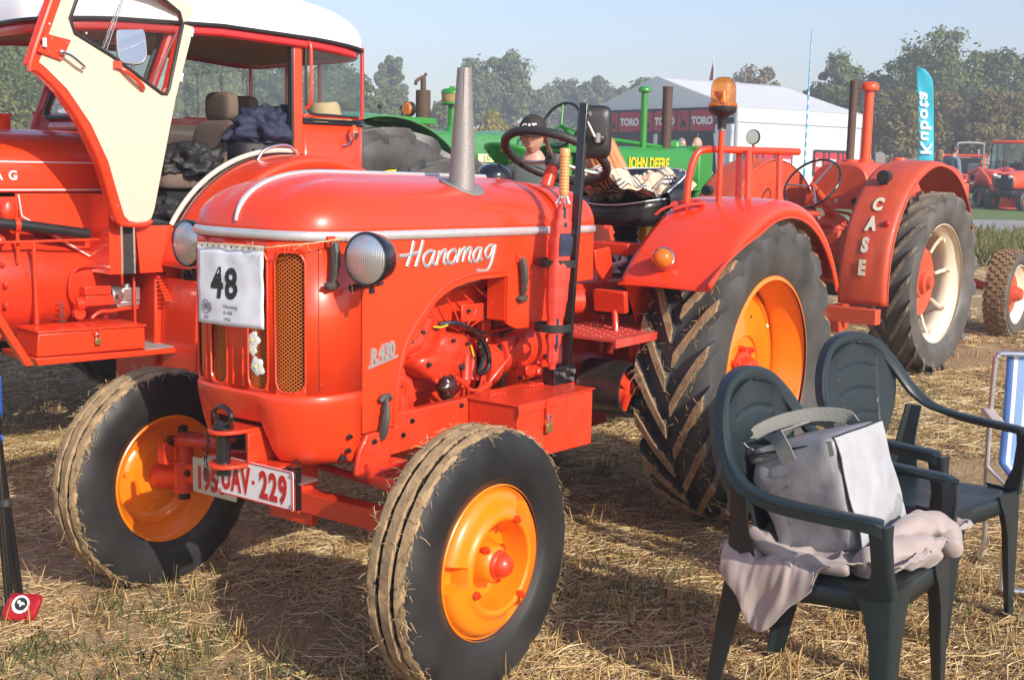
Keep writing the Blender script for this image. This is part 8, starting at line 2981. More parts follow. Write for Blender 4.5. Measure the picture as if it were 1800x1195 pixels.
  def cover(name, keep, off, material, cut):
    m = MB()
    idx = {}
    for f in bmv.faces:
      if all(near[v.index][0] in keep and not cut(near[v.index]) for v in f.verts):
        q = []
        for v in f.verts:
          if v.index not in idx:
            idx[v.index] = len(m.v)
            w = noise.noise(v.co * 11) * 0.006 + (1 - abs(noise.noise(v.co * 7 + V(3, 0, 0))) * 3) * 0.004
            m.v.append(tuple(v.co + v.normal * (off + w)))
          q.append(idx[v.index])
        m.f.append(tuple(q))
    return obj(name, m, material, t, smooth=80, split=False, solid=0.004)
  bmv.verts.index_update()
  cover('jacket' if sleeves else 'tshirt', up, 0.018 * s, shirt or M['shirt_grey'], lambda q: (q[0][0] == 'upc' and q[0][1] == 'nek' and q[1] > 0.85) or (q[0][1][:2] == 'hi' and q[1] > 0.8) or (q[0][0][:2] == 'el' and q[1] > 0.9))
  cover('trousers', lo, 0.012 * s, legs or M['jeans'], lambda q: False)
  bmv.free()
  m = MB()
  for n_ in 'lr':
    a, b = V(*J['an' + n_]), V(*J['to' + n_])
    m.tube([a + V(0, -0.05, -0.045) * s, a + V(0, 0.0, -0.045) * s, b + V(0, 0, 0.012) * s, b + V(0, 0.03, 0.005) * s], [0.035 * s, 0.045 * s, 0.045 * s, 0.025 * s], 12)
  obj('shoe', m, M['blackm'], t)
  hm_ = hair or M['hair_dark']
  if cap:
    m = MB()
    def capf(u, v):
      a, b = u * 2 * PI, v * PI / 2
      return (0.084 * math.cos(a) * math.cos(b), -0.004 + 0.103 * math.sin(a) * math.cos(b), 0.026 + 0.098 * math.sin(b) ** 0.85 - 0.01 * math.sin(a) * (1 - v))
    m.grid(capf, 36, 10, True)
    def brim(u, v):
      a = math.radians(25 + 130 * u)
      return (0.083 * math.cos(a) * (1 + 0.05 * v), -0.004 + 0.103 * math.sin(a) + 0.06 * v * math.sin(PI * u) ** 0.5, 0.024 - 0.016 * v - 0.012 * abs(2 * u - 1) ** 2 * v)
    m.grid(brim, 20, 6)
    m.xf(HM)
    o = obj('cap', m, M['cap'], t, smooth=60, solid=0.003, split=False)
    tx = text_mb('CAT', 0.045, 0.001, bold=0.002, align='CENTER')
    tx.v = [(0.0 + x, 0.0 + 0.100 * math.sqrt(max(0, 1 - (x / 0.10) ** 2)) * math.cos((y + 0.02) * 7) + 0.012, 0.045 + y) for x, y, z in tx.v]
    tx.v = [(-x, y, z) for x, y, z in tx.v]
    tx.v = [(x, y, z) for x, y, z in tx.v]
    tx.xf(HM)
    obj('cap_lettering', tx, M['white'], o, smooth=0, split=False)
  if not bald:
    def hairf(u, v):
      a = u * 2 * PI
      lo = -0.25 if not cap else -0.35
      front = max(0, math.sin(a))
      b0 = lo + (0.95 if not cap else 0.6) * front ** 0.7
      b = b0 + (PI / 2 - b0) * v
      k = 1.09 + 0.04 * noise.noise((math.cos(a) * 6, math.sin(a) * 6, v * 5))
      if cap:
        k = 1.04
      return (0.075 * math.cos(a) * math.cos(b) * k, -0.004 + 0.095 * math.sin(a) * math.cos(b) * k, 0.118 * math.sin(b) * k)
    m = MB().grid(hairf, 48, 12, True)
    if long_hair:
      def curt(u, v):
        a = math.radians(148 + 244 * u)
        k = 1.14 + 0.06 * noise.noise((u * 30, v * 3, 1)) + 0.18 * v * (1 - v) + 0.04 * math.sin(u * 90)
        return (0.080 * math.cos(a) * k, -0.004 + 0.098 * math.sin(a) * k, 0.055 - 0.30 * v - 0.05 * v * math.sin(u * 12))
      m.grid(curt, 120, 14)
      def fringe(u, v):
        a = math.radians(148 + 244 * u)
        b = v * PI / 2
        k = 1.13 + 0.02 * math.sin(u * 90)
        return (0.080 * math.cos(a) * k * math.cos(b) ** 0.6, -0.004 + 0.098 * math.sin(a) * k * math.cos(b) ** 0.6, 0.055 + 0.085 * math.sin(b))
      m.grid(fringe, 120, 8)
    m.xf(HM)
    obj('hair', m, hm_, t, smooth=60, split=False)
  return t
face_cam = lambda x, y: math.atan2(CAM.y - y, CAM.x - x) - PI / 2
person('young man in dark CAT cap and grey-green jacket seen behind the steering wheel', (-1.26, -1.36, 0.06), face_cam(-1.26, -1.36) - 0.22, 1.79, M['shirt_grey'], M['jeans'], cap=True, hp=-0.12)
person('red-haired girl in grey-brown jacket bending forward behind the tractor seat', (-1.42, -0.685, 0.05), face_cam(-1.2, -0.78) - 1.75, 1.72, M['suede'], M['jeans'], M['hair_red'], long_hair=True, lean=0.35, hp=-0.25)
def far_xy(s_, t_):
  x, y = st(s_, t_)
  return (x, y, gz(x, y))
q_ = far_xy(20.5, 3.10)
person('balding man in white t-shirt standing by the tent entrance', q_, face_cam(*q_[:2]) - 0.7, 1.82, M['shirt_white'], M['jeans'], bald=True, sleeves=False)
q_ = far_xy(21.5, 2.92)
person('grey-haired man half hidden to the left of the balding man', q_, face_cam(*q_[:2]) + 0.6, 1.80, M['shirt_blue'], M['jeans'], mat('grey_hair', (0.25, 0.23, 0.21), 0.6))
q_ = far_xy(30.5, 10.68)
person('long-haired woman in dark blue top next to the turquoise flag', q_, face_cam(*q_[:2]) + 1.9, 1.66, M['navy'], M['jeans'], mat('light_brown_hair', (0.20, 0.10, 0.05), 0.5), long_hair=True)
q_ = far_xy(30.5, 11.05)
person('dark-haired man in blue-grey shirt to the right of the turquoise flag', q_, face_cam(*q_[:2]) + 2.4, 1.78, M['shirt_blue'], M['jeans'], hp=0.1)

# ================================================================ tent
TN = Vector(far_xy(40.0, 7.27))
TF = Vector(far_xy(44.0, 12.55))
TL = Vector(far_xy(46.2, 2.80))
zb_ = min(TN.z, TF.z, TL.z) - 0.05
ux = (TF - TN)
ux.z = 0
LX = ux.length
ux.normalize()
uy = Vector((-ux.y, ux.x, 0))
if uy.dot(TL - TN) < 0:
  uy = -uy
LY = abs((TL - TN).dot(uy))
TE = thing('marquee', 'large white gabled marquee with rows of red TORO banners', 'tent', (TN.x, TN.y, zb_), math.atan2(ux.y, ux.x))
sgn_y = 1 if Vector((-ux.y, ux.x, 0)).dot(uy) > 0 else -1
EH, RH = 2.95, 4.12
def ty(y):
  return sgn_y * y
m = MB()
def roofq(x0, x1, ya, za, yb, zb2):
  def f(u, v):
    sag = -0.07 * math.sin(PI * v) * (0.4 + 0.6 * abs(math.sin(PI * u * 2)))
    return (x0 + (x1 - x0) * u, ty(ya + (yb - ya) * v), za + (zb2 - za) * v + sag)
  m.grid(f, 24, 10)
roofq(-0.05, LX + 0.05, -0.05, EH, LY / 2, RH)
roofq(-0.05, LX + 0.05, LY + 0.05, EH, LY / 2, RH)
obj('tent_roof', m, M['tent'], TE, smooth=60)
m = MB().grid(lambda u, v: (LX * u, ty(-0.02 - 0.03 * math.sin(PI * v)), EH - 0.45 * v), 24, 3)
m.grid(lambda u, v: (LX * u, ty(0.0 + 0.02 * math.sin(u * 40) * v), EH - 0.45 - (EH - 0.45) * v), 60, 6)
obj('side_wall', m, M['tent'], TE, smooth=60)
obj('wall_seam', MB().tube([(0, ty(-0.02), EH - 0.47), (LX, ty(-0.02), EH - 0.47)], 0.02, 6), mat('grey_seam', (0.45, 0.46, 0.48), 0.6), TE)
m = MB().add([(0, ty(0), EH), (0, ty(LY), EH), (0, ty(LY / 2), RH)], [(0, 1, 2)])
m.add([(LX, ty(0), 0), (LX, ty(LY), 0), (LX, ty(LY), EH), (LX, ty(LY / 2), RH), (LX, ty(0), EH)], [(0, 1, 2, 3, 4)])
obj('gable_panel', m, M['tent'], TE, smooth=0)
m = MB()
for y in (0.02, LY / 2, LY - 0.02):
  for x in (0.0, LX):
    m.bb(x - 0.05, x + 0.05, ty(y) - 0.05, ty(y) + 0.05, 0, EH)
obj('tent_pole', m, M['alu'], TE)
m = MB()
m.grid(lambda u, v: (-0.06 - 0.10 * math.sin(u * 14) * (0.3 + v), ty(0.05 + 0.95 * u - 0.5 * v * u), EH - 0.55 - 2.3 * v), 40, 10)
obj('door_curtain', m, M['tent'], TE, smooth=60, solid=0.01)
obj('interior_shade_wall', MB().bb(LX * 0.9, LX * 0.9 + 0.03, ty(0.1), ty(LY - 0.1), 0, EH).bb(0.3, LX * 0.9, ty(LY - 0.08), ty(LY - 0.05), 0, EH), mat('tent_interior_shade', (0.10, 0.10, 0.11), 0.8), TE)  # dark sheets inside the white tent, their colour standing in for shade

def toro_banner(label, p0, dx, length, zlo, zhi, pattern, out):
  """black banner of red cells, from p0 along dx, facing out"""
  H_ = zhi - zlo
  m = MB().bb(0, length, -0.02, 0.0, 0, H_)
  b = obj('banner', m, M['banner_black'], None)
  Z_ = V(0, 0, 1)
  D_ = Vector(dx).normalized()
  n = D_.cross(Z_)
  if n.dot(Vector(out)) > 0:
    yv = -Vector(out)
  M4 = frame_m((p0[0], p0[1], zlo), D_, D_.cross(Z_) * -1)
  M4 = Matrix(((D_.x, -n.x, 0, p0[0]), (D_.y, -n.y, 0, p0[1]), (0, 0, 1, zlo), (0, 0, 0, 1)))
  b.matrix_world = M4
  tag(b, label, 'banner', 'red TORO banners on the marquee')
  tot = sum(1.0 if c == 'T' else 0.55 for c in pattern)
  w1 = length / tot
  x = 0
  front = -0.021
  txt, mow = MB(), MB()
  for c in pattern:
    w = w1 * (1.0 if c == 'T' else 0.55)
    g = 0.05 * H_
    pts = [(a + x, z) for a, z in rrect(g, w - g, 0.10 * H_, 0.90 * H_, 0.10 * H_)]
    obj('banner_cell', MB().prism(pts, 'xz', front - 0.002, front), M['banner_red'], b, smooth=0)
    if c == 'T':
      t = text_mb('TORO', 0.40 * H_, 0.001, bold=0.022 * H_, align='CENTER')
      sc_ = (w - 4 * g) / max(0.01, (max(v[0] for v in t.v) - min(v[0] for v in t.v)))
      tt = [(x + w / 2 + v[0] * sc_, front - 0.004 - v[2], 0.36 * H_ + v[1]) for v in t.v]
      txt.add(tt, t.f)
    else:
      cx = x + w / 2
      mow.prism([(cx - 0.2 * w, 0.30 * H_), (cx + 0.26 * w, 0.26 * H_), (cx + 0.22 * w, 0.45 * H_), (cx + 0.05 * w, 0.52 * H_), (cx - 0.15 * w, 0.46 * H_)], 'xz', front - 0.006, front - 0.003)
      mow.prism([(cx - 0.02 * w, 0.45 * H_), (cx - 0.30 * w, 0.80 * H_), (cx - 0.25 * w, 0.82 * H_), (cx + 0.06 * w, 0.48 * H_)], 'xz', front - 0.006, front - 0.003)
      for q in (-0.16, 0.18):
        mow.prism([(cx + q * w + 0.09 * w * math.cos(a), 0.27 * H_ + 0.06 * H_ * math.sin(a)) for a in np.linspace(0, 2 * PI, 9)[:-1]], 'xz', front - 0.009, front - 0.006)
    x += w
  if txt.v:
    obj('banner_lettering', txt, M['white'], b, smooth=0, merge=False)
  if mow.v:
    obj('mower_silhouette', mow, M['banner_black'], b, smooth=0, merge=False)
  return b
out_f = -ux
p_near = TN + uy * 0.9
Lb = 6.6
toro_banner('long red and black TORO banner across the open front gable of the marquee', TN + uy * (0.85 + Lb) - ux * 0.12, -uy, Lb, zb_ + EH - 0.85, zb_ + EH + 0.02, 'TMTMTMT', out_f)
toro_banner('red TORO banner on the marquee side wall left of the blue pole', TN + ux * 0.35 - uy * 0.06, ux, 2.45, zb_ + 0.70, zb_ + 1.62, 'TMTMT', -uy)
toro_banner('red TORO banner on the marquee side wall behind the front tractor steering wheel', TN + ux * 3.95 - uy * 0.06, ux, 2.10, zb_ + 0.75, zb_ + 1.65, 'TMTMT', -uy)

# flags
fx = Vector(far_xy(31.5, 10.78))
FL = thing('sail_flag', 'curved turquoise sail flag with white lettering running up it', 'flag', fx)
cr = Vector((cR.x, cR.y, 0)).normalized()
def flagp(a, z):
  """outline point: a to the right as seen from the field, z up; leaning mast"""
  return V(cr.x * a, cr.y * a, z)
def mast(z):
  return 0.13 - 0.46 * max(0, (z - 1.4) / 2.4) ** 1.5 * 0.45
def flagf(u, v):
  z = 0.35 + 3.40 * v
  r_ = mast(z)
  w = 0.42
  if v > 0.86:
    k = (v - 0.86) / 0.14
    r_ -= 0.40 * (1 - math.sqrt(max(0, 1 - k * k)))
  l_ = mast(z) - w + 0.0
  p = flagp(l_ + (max(r_, l_ + 0.01) - l_) * u, z)
  return p + V(hF.x, hF.y, 0) * 0.03 * math.sin(v * 9 + u * 3)
obj('flag_cloth', MB().grid(flagf, 10, 48), M['turq'], FL, smooth=60, solid=0.008)
mp_ = [V(*flagf(1.0, v)) for v in np.linspace(0, 1, 30)]
obj('flag_pole', MB().tube([flagp(mast(0.0), -0.2)] + mp_ + [V(*flagf(0, 1.0))], 0.014, 8), M['blackm'], FL)
t = text_mb('Kubota', 0.44, 0.001, bold=0.012, sx=1.12, space=1.12)
vv = []
for x, y, z in t.v:
  zz = 1.52 + x
  a = mast(zz) - 0.37 + y * 0.92                  # seen from behind, so the letters read mirrored
  p = flagp(a, zz) + V(hF.x, hF.y, 0) * (0.03 * math.sin((zz - 0.35) / 3.40 * 9 + 1.5) - 0.06)
  vv.append(tuple(p))
t.v = vv
obj('flag_lettering', t, M['white'], FL, smooth=0, split=False)
px = Vector(far_xy(36.0, 8.63))
BP = thing('flag_pole', 'tall thin pale blue flag pole standing before the marquee side', 'pole', px)
obj('pole', MB().tube([(0, 0, 0), (0, 0, 2.6), (0.02, 0.0, 5.05)], [0.035, 0.03, 0.012], 10), mat('pale_blue_pole', (0.10, 0.42, 0.68), 0.5), BP)
m = MB()
for i in range(14):
  z = 1.0 + i * 0.27
  m.tube([(0.002 * i / 4, 0, z), (0.002 * i / 4, 0, z + 0.10)], 0.036 - 0.0012 * i, 10)
obj('white_wrap', m, M['white'], BP)
px = Vector(far_xy(52.0, 8.35))
RF = thing('feather_flag', 'dark red and black feather flag rising behind the marquee roof', 'flag', px)
m = MB().add([flagp(-0.42, 3.2), flagp(0.05, 3.2), flagp(0.03, 4.6), flagp(-0.03, 5.1), flagp(-0.18, 4.2)], [(0, 1, 2, 3, 4)])
obj('flag_cloth', m, mat('black_red_flag', (0.06, 0.015, 0.02), 0.7), RF, solid=0.01)
obj('pole', MB().tube([flagp(0.04, 0), flagp(0.03, 4.8), flagp(-0.02, 5.35)], 0.02, 6), M['alu'], RF)
obj('flag_edge', MB().add([flagp(-0.42, 3.2), flagp(-0.26, 3.2), flagp(-0.10, 4.6), flagp(-0.16, 4.3)], [(0, 1, 2, 3)]), M['banner_red'], RF, solid=0.02)

# small mower beside the marquee
px = Vector(far_xy(33.0, 7.5))
MW = thing('mower', 'small red and grey mower parked in front of the marquee', 'mower', px, 0.6)
obj('deck', MB().bb(-0.45, 0.45, -0.28, 0.28, 0.15, 0.38).bb(-0.3, 0.1, -0.15, 0.15, 0.38, 0.62), M['orange_red'], MW, bevel=0.04)
m = MB()
for x in (-0.4, 0.4):
  for y in (-0.30, 0.30):
    m.cyl((x, y - 0.05, 0.17), (x, y + 0.05, 0.17), 0.17, 16)
obj('wheel', m, M['rubber'], MW)
obj('engine', MB().cyl((0.25, 0, 0.35), (0.25, 0, 0.75), 0.2, 16), M['grey_ink'], MW)
obj('handle', MB().tube([(-0.4, -0.25, 0.4), (-0.9, -0.25, 1.0), (-0.9, 0.25, 1.0), (-0.4, 0.25, 0.4)], 0.02, 8), M['blackm'], MW)

# compact orange tractors on the lawn
def compact(label, s_, t_, rz, cabbed, loader):
  x, y, z = far_xy(s_, t_)
  t = thing('compact_tractor', label, 'tractor', (x, y, z), rz, 'compact orange tractors on the far lawn')
  OR, BK = M['orange_red'], M['blackm']
  def hood(u, v):
    X = 0.45 + 0.95 * u
    a = PI * v
    c, s = math.cos(a), math.sin(a)
    return (X, 0.29 * math.copysign(abs(c) ** 0.5, c), 0.62 + (0.50 - 0.12 * u * u) * abs(s) ** 0.5)
  obj('bonnet', MB().grid(hood, 10, 16), OR, t, smooth=50, solid=0.01)
  obj('grille', MB().bb(1.36, 1.42, -0.26, 0.26, 0.60, 0.95), BK, t, bevel=0.03)
  m = MB()
  for y in (-0.17, 0.17):
    m.ball((1.40, y, 0.93), 0.08, 12, (0.5, 1, 0.6))
  obj('headlight', m, M['white'], t)
  obj('chassis', MB().bb(-0.3, 1.35, -0.2, 0.2, 0.38, 0.64).bb(1.30, 1.55, -0.35, 0.35, 0.42, 0.55), BK, t, bevel=0.02)
  for sx in (-1, 1):
    w = obj('rear_wheel', MB().lathe([(0.26, 0.0), (0.1, 0.02), (0.0, 0.03)], axis='y', n=24), OR, t, loc=(0, sx * 0.52, 0.44))
    obj('tyre', lug_tyre(0.44, 0.26, 0.26, 14, 0.03, 0.4, 1, 0.05), M['tyre_far'], w, smooth=28, merge=False)
    w = obj('front_wheel', MB().lathe([(0.16, 0.0), (0.0, 0.03)], axis='y', n=20), OR, t, loc=(1.15, sx * 0.46, 0.28))
    obj('tyre', MB().lathe([(0.15, -0.09), (0.24, -0.10), (0.28, -0.07), (0.28, 0.07), (0.24, 0.10), (0.15, 0.09)], axis='y', n=28), M['rubber'], w)
    obj('fender', MB().grid(lambda u, v: (0.52 * math.cos(math.radians(150 - 120 * u)), sx * (0.36 + 0.32 * v), 0.46 + 0.50 * math.sin(math.radians(150 - 120 * u))), 14, 3), OR, t, smooth=50, solid=0.02)
  obj('seat', MB().bb(-0.22, 0.2, -0.22, 0.22, 0.80, 0.92).bb(-0.28, -0.16, -0.22, 0.22, 0.9, 1.28), BK, t, bevel=0.04)
  sc0 = V(0.38, 0, 1.12)
  obj('steering_wheel', MB().tube([sc0 + V(0.12 * math.cos(a), 0.18 * math.sin(a), 0.12 * math.cos(a)) for a in np.linspace(0, 2 * PI, 25)[:-1]], 0.015, 6, closed=True), BK, t)
  if cabbed:
    obj('cab_roof', MB().bb(-0.55, 0.65, -0.56, 0.56, 1.86, 1.97), OR, t, bevel=0.05)
    m = MB()
    for x in (-0.50, 0.10, 0.60):
      for y in (-0.52, 0.52):
        m.tube([(x, y, 0.85), (x * 0.95, y, 1.88)], 0.03, 8)
    obj('cab_post', m, BK, t)
    m = MB()
    for y in (-0.53, 0.53):
      m.add([(-0.5, y, 0.9), (0.6, y, 0.9), (0.57, y, 1.86), (-0.48, y, 1.86)], [(0, 1, 2, 3)])
    m.add([(0.61, -0.5, 0.9), (0.61, 0.5, 0.9), (0.58, 0.5, 1.86), (0.58, -0.5, 1.86)], [(0, 1, 2, 3)])
    obj('cab_glass', m, tinted_glass('tinted_cab_glass', (0.45, 0.68, 0.70), alpha=0.10), t, split=False)
  else:
    obj('roll_bar', MB().tube(catmull([(-0.40, -0.42, 0.75), (-0.42, -0.42, 1.7), (-0.42, -0.36, 1.86), (-0.42, 0.36, 1.86), (-0.42, 0.42, 1.7), (-0.40, 0.42, 0.75)], 5), 0.035, 8), M['grey_ink'], t)
  m = MB()
  for y in (-0.42, 0.42):
    m.bb(-0.47, -0.40, y - 0.05, y + 0.05, 1.22, 1.36)
  obj('marker_light', m, M['amber'], t)
  if loader:
    m = MB()
    for y in (-0.42, 0.42):
      m.tube([(0.35, y, 0.95), (0.95, y, 1.12), (1.45, y, 0.85), (1.95, y, 0.35)], [0.05, 0.06, 0.055, 0.05], 8)
      m.tube([(0.5, y, 0.5), (1.2, y, 0.95)], 0.035, 8)
    m.tube([(1.75, -0.42, 0.52), (1.75, 0.42, 0.52)], 0.04, 8)
    obj('loader_arm', m, OR, t)
    bk = [(2.35, 0.03), (1.98, 0.05), (1.92, 0.20), (1.98, 0.52)]
    m = MB().grid(lambda u, v: (lambda i, k: (bk[i][0] + (bk[i + 1][0] - bk[i][0]) * k, -0.72 + 1.44 * u, bk[i][1] + (bk[i + 1][1] - bk[i][1]) * k))(min(int(v * 3), 2), v * 3 - min(int(v * 3), 2)), 4, 9)
    for y in (-0.72, 0.72):
      m.prism(bk + [(2.05, 0.50)], 'xz', y - 0.01, y + 0.01)
    obj('bucket', m, OR, t, solid=0.02, smooth=0, split=False)
  return t
toc = lambda s_, t_: math.atan2(CAM.y - far_xy(s_, t_)[1], CAM.x - far_xy(s_, t_)[0])
compact('compact orange loader tractor with its bucket lowered to the grass', 36.0, 13.75, toc(36.0, 13.75) + 0.5, False, True)
compact('compact orange tractor with open roll bar cut by the right edge', 34.0, 14.55, toc(34, 14.55) - 0.5, False, False)
compact('compact orange tractor with glazed cab parked behind the other two', 39.0, 16.1, toc(39, 16.1) - 0.35, True, False)
x_, y_, z_ = far_xy(37.5, 13.75)
tk = thing('sprayer_tank', 'dark grey tank in orange frame behind the loader tractor', 'tank', (x_, y_, z_), toc(36, 14) + PI / 2)
obj('tank', MB().tube([(-0.65, 0, 1.05), (-0.62, 0, 1.05), (0.62, 0, 1.05), (0.65, 0, 1.05)], [0.25, 0.36, 0.36, 0.25], 24), M['blackm'], tk)
obj('tank_frame', MB().tube(catmull([(-0.75, 0, 0.1), (-0.75, 0, 1.40), (-0.68, 0, 1.47), (0.68, 0, 1.47), (0.75, 0, 1.40), (0.75, 0, 0.1)], 4), 0.04, 8), M['orange_red'], tk)

# ================================================================ trees and hedge
def tree_mat(name, c):
  return island_mat(name, [tuple(q * 0.45 for q in c), c, tuple(min(1, q * 1.5) for q in c)], 0.7, 0.25, trl=0.35, noise_scale=0.35)
TM = {'green': tree_mat('mid_green_leaves', (0.17, 0.215, 0.06)), 'poplar': tree_mat('poplar_leaves', (0.18, 0.22, 0.09)), 'olive': tree_mat('olive_brown_leaves', (0.25, 0.205, 0.075)),
   'yellow': tree_mat('yellowing_leaves', (0.38, 0.31, 0.04)), 'willow': tree_mat('willow_leaves', (0.22, 0.22, 0.08)), 'dark': tree_mat('dark_green_leaves', (0.12, 0.16, 0.05)), 'brown': tree_mat('thin_brown_leaves', (0.24, 0.18, 0.10))}
M['bark'] = mat('bark', (0.09, 0.075, 0.06), 0.9, var=0.3, bump=0.8, bscale=12)
def crown_mesh(name, material, w, h, kind, seed, nclump, nleaf, leaf):
  R = np.random.RandomState(seed)
  C_, Rr = [], []
  for i in range(nclump):
    if kind == 'poplar':
      z = R.rand()
      r = (0.5 * w) * (math.sin(PI * min(1, 0.15 + z * 0.85)) ** 0.6) * 0.8
      a = R.rand() * 2 * PI
      q = math.sqrt(R.rand()) * r
      C_.append((q * math.cos(a), q * math.sin(a), h * (0.08 + 0.88 * z)))
      Rr.append(w * R.uniform(0.08, 0.20))
    else:
      d = R.normal(size=3)
      d /= np.linalg.norm(d)
      q = R.rand() ** 0.45
      lo = 0.12 if kind == 'bush' else 0.22
      cz = (lo + 1) / 2
      C_.append((d[0] * q * w * 0.42 * (1 - 0.25 * max(0, d[2])), d[1] * q * w * 0.42, h * (cz + (1 - lo) / 2 * 0.86 * d[2] * q)))
      Rr.append(w * (0.055 + 0.13 * R.rand() ** 1.6))
  C_, Rr = np.array(C_), np.array(Rr)
  n = nclump * nleaf
  ci = np.repeat(np.arange(nclump), nleaf)
  d = R.normal(size=(n, 3))
  d /= np.linalg.norm(d, axis=1)[:, None]
  rad = Rr[ci] * (0.30 + 0.95 * R.rand(n) ** 0.6)
  p = C_[ci] + d * rad[:, None] * np.array([1, 1, 0.85])
  if kind == 'willow':
    p[:, 2] -= R.rand(n) * h * 0.15
  nn = d + R.normal(scale=0.5, size=(n, 3)) + np.array([0, 0, 0.35])
  nn /= np.linalg.norm(nn, axis=1)[:, None]
  a = np.cross(nn, R.normal(size=(n, 3)))
  a /= np.linalg.norm(a, axis=1)[:, None] + 1e-9
  b = np.cross(nn, a)
  s = leaf * (0.5 + R.rand(n))
  v = np.zeros((n, 4, 3))
  v[:, 0] = p - a * s[:, None]
  v[:, 1] = p - b * s[:, None] * 0.55
  v[:, 2] = p + a * s[:, None]
  v[:, 3] = p + b * s[:, None] * 0.55 + nn * s[:, None] * 0.2
  me = bpy.data.meshes.new(name)
  me.vertices.add(n * 4)
  me.vertices.foreach_set('co', v.reshape(-1))
  me.loops.add(n * 4)
  me.loops.foreach_set('vertex_index', np.arange(n * 4))
  me.polygons.add(n)
  me.polygons.foreach_set('loop_start', np.arange(n) * 4)
  me.polygons.foreach_set('loop_total', np.full(n, 4))
  me.update()
  me.materials.append(material)
  return me, C_
def tree(u, vtop, wpx, s_, kind, mt, label, seed, group=None, nclump=None):
  """a tree whose crown top stands at the given height; placed along and across the field"""
  t_ = (u - 900) / 2120 * s_
  x, y = st(s_, t_)
  z0 = gz(x, y)
  hz_ = 288 + 0.0194 * (u - 900)
  ht = max(1.5, 1.545 + (hz_ - vtop) / 2120 * s_ - z0)
  w = wpx / 2120 * s_ * (1.22 if kind != 'bush' else 1.1)
  nclump = nclump or (90 if kind != 'bush' else 50)
  o = thing('tree' if kind != 'bush' else 'shrub', label, 'tree' if kind != 'bush' else 'shrub', (x, y, z0), seed * 1.3, group)
  me, C_ = crown_mesh('crown', TM[mt], w, ht, kind, seed, nclump, 110 if kind != 'bush' else 100, 0.0017 * s_)
  cr_ = link('crown', me, o)
  m = MB()
  r0 = max(0.06, ht * 0.022)
  top = V(0, 0, ht * (0.6 if kind != 'poplar' else 0.85))
  m.tube(catmull([(0, 0, -0.2), (0.02 * w, 0, ht * 0.2), (-0.01 * w, 0.01 * w, ht * 0.4), top], 4), [r0 * (1 - 0.055 * i) for i in range(13)], 8)
  R = random.Random(seed)
  for i in range(min(9, nclump)):
    c = V(*C_[R.randrange(len(C_))])
    b0 = V(0, 0, min(c.z * 0.7, ht * 0.5))
    m.tube([b0, b0.lerp(c, 0.5) + V(0, 0, 0.03 * ht), c], [r0 * 0.4, r0 * 0.25, r0 * 0.1], 5)
  obj('trunk', m, M['bark'], o, split=False)
  return o
L1 = 'trees along the far field edge'
TREES = [
  (-20, 70, 150, 60, 'round', 'green', 'broad green tree at the left edge beyond the cab tractor', 1), (30, 52, 110, 66, 'round', 'green', 'tall leafy green tree left of the open cab door', 2), (62, 110, 70, 75, 'round', 'olive', 'smaller olive tree just behind the cab windscreen', 3),
  (10, 150, 80, 48, 'bush', 'willow', 'greyish bush at the foot of the left-hand trees', 4),
  (345, 92, 120, 95, 'round', 'green', 'green tree seen through the cab behind the headrest', 5), (430, 82, 120, 100, 'round', 'poplar', 'pale tree seen through the middle of the cab', 6), (500, 95, 100, 96, 'round', 'green', 'tree behind the cab rear pillar', 7), (575, 88, 90, 105, 'poplar', 'poplar', 'narrow tree seen through the cab side window', 8), (625, 120, 80, 90, 'round', 'green', 'bushy tree at the cab rear corner', 9),
  (664, 112, 26, 118, 'poplar', 'poplar', 'left one of the three narrow poplars beside the cab', 10), (678, 100, 26, 120, 'poplar', 'poplar', 'middle one of the three narrow poplars beside the cab', 11), (692, 97, 28, 119, 'poplar', 'poplar', 'right and tallest of the three narrow poplars beside the cab', 12), (672, 160, 80, 100, 'round', 'green', 'round green tree below the three poplars', 13),
  (770, 172, 70, 92, 'willow', 'willow', 'yellowish drooping willow left of the silver exhaust', 14), (838, 90, 80, 112, 'round', 'poplar', 'left half of the big tree pair behind the silver exhaust', 15), (890, 84, 84, 114, 'round', 'poplar', 'tall right-hand tree of the pair behind the silver exhaust', 16),
  (861, 196, 46, 80, 'round', 'yellow', 'small yellow autumn tree right of the silver exhaust', 17), (905, 215, 60, 84, 'bush', 'green', 'low green bush beside the distant house', 18), (925, 205, 50, 84, 'bush', 'green', 'low rounded bush right of the distant house', 19),
  (945, 150, 60, 135, 'round', 'poplar', 'leftmost hazy tree of the distant row left of the marquee', 20), (985, 136, 64, 140, 'round', 'poplar', 'second hazy tree of the distant row left of the marquee', 21), (1030, 132, 70, 138, 'round', 'poplar', 'third and highest hazy tree of the distant row', 22), (1075, 142, 60, 140, 'round', 'poplar', 'fourth hazy tree of the distant row near the marquee', 23), (1120, 130, 66, 130, 'round', 'green', 'hazy tree just left of the marquee ridge', 24),
  (1318, 110, 96, 96, 'round', 'brown', 'thin brownish tree rising behind the marquee roof', 25),
  (1420, 150, 80, 84, 'round', 'dark', 'dark tree right behind the marquee roof end', 26), (1464, 84, 84, 82, 'round', 'green', 'tall tree with pointed top left of the rusty stack', 27), (1530, 112, 90, 80, 'round', 'green', 'green tree behind the orange air intake', 28), (1585, 78, 90, 78, 'round', 'green', 'green tree left of the highest crown', 29), (1650, 38, 150, 76, 'round', 'green', 'highest broad crown above the turquoise flag', 30), (1705, 80, 90, 78, 'round', 'green', 'green tree right of the highest crown', 31), (1750, 78, 90, 76, 'round', 'dark', 'dark green tree near the right edge', 32), (1800, 92, 100, 78, 'round', 'green', 'green tree cut by the right edge', 33)]
for a in TREES:
  tree(*a, group=L1)
L2 = 'brownish shrubs of the right hedge'
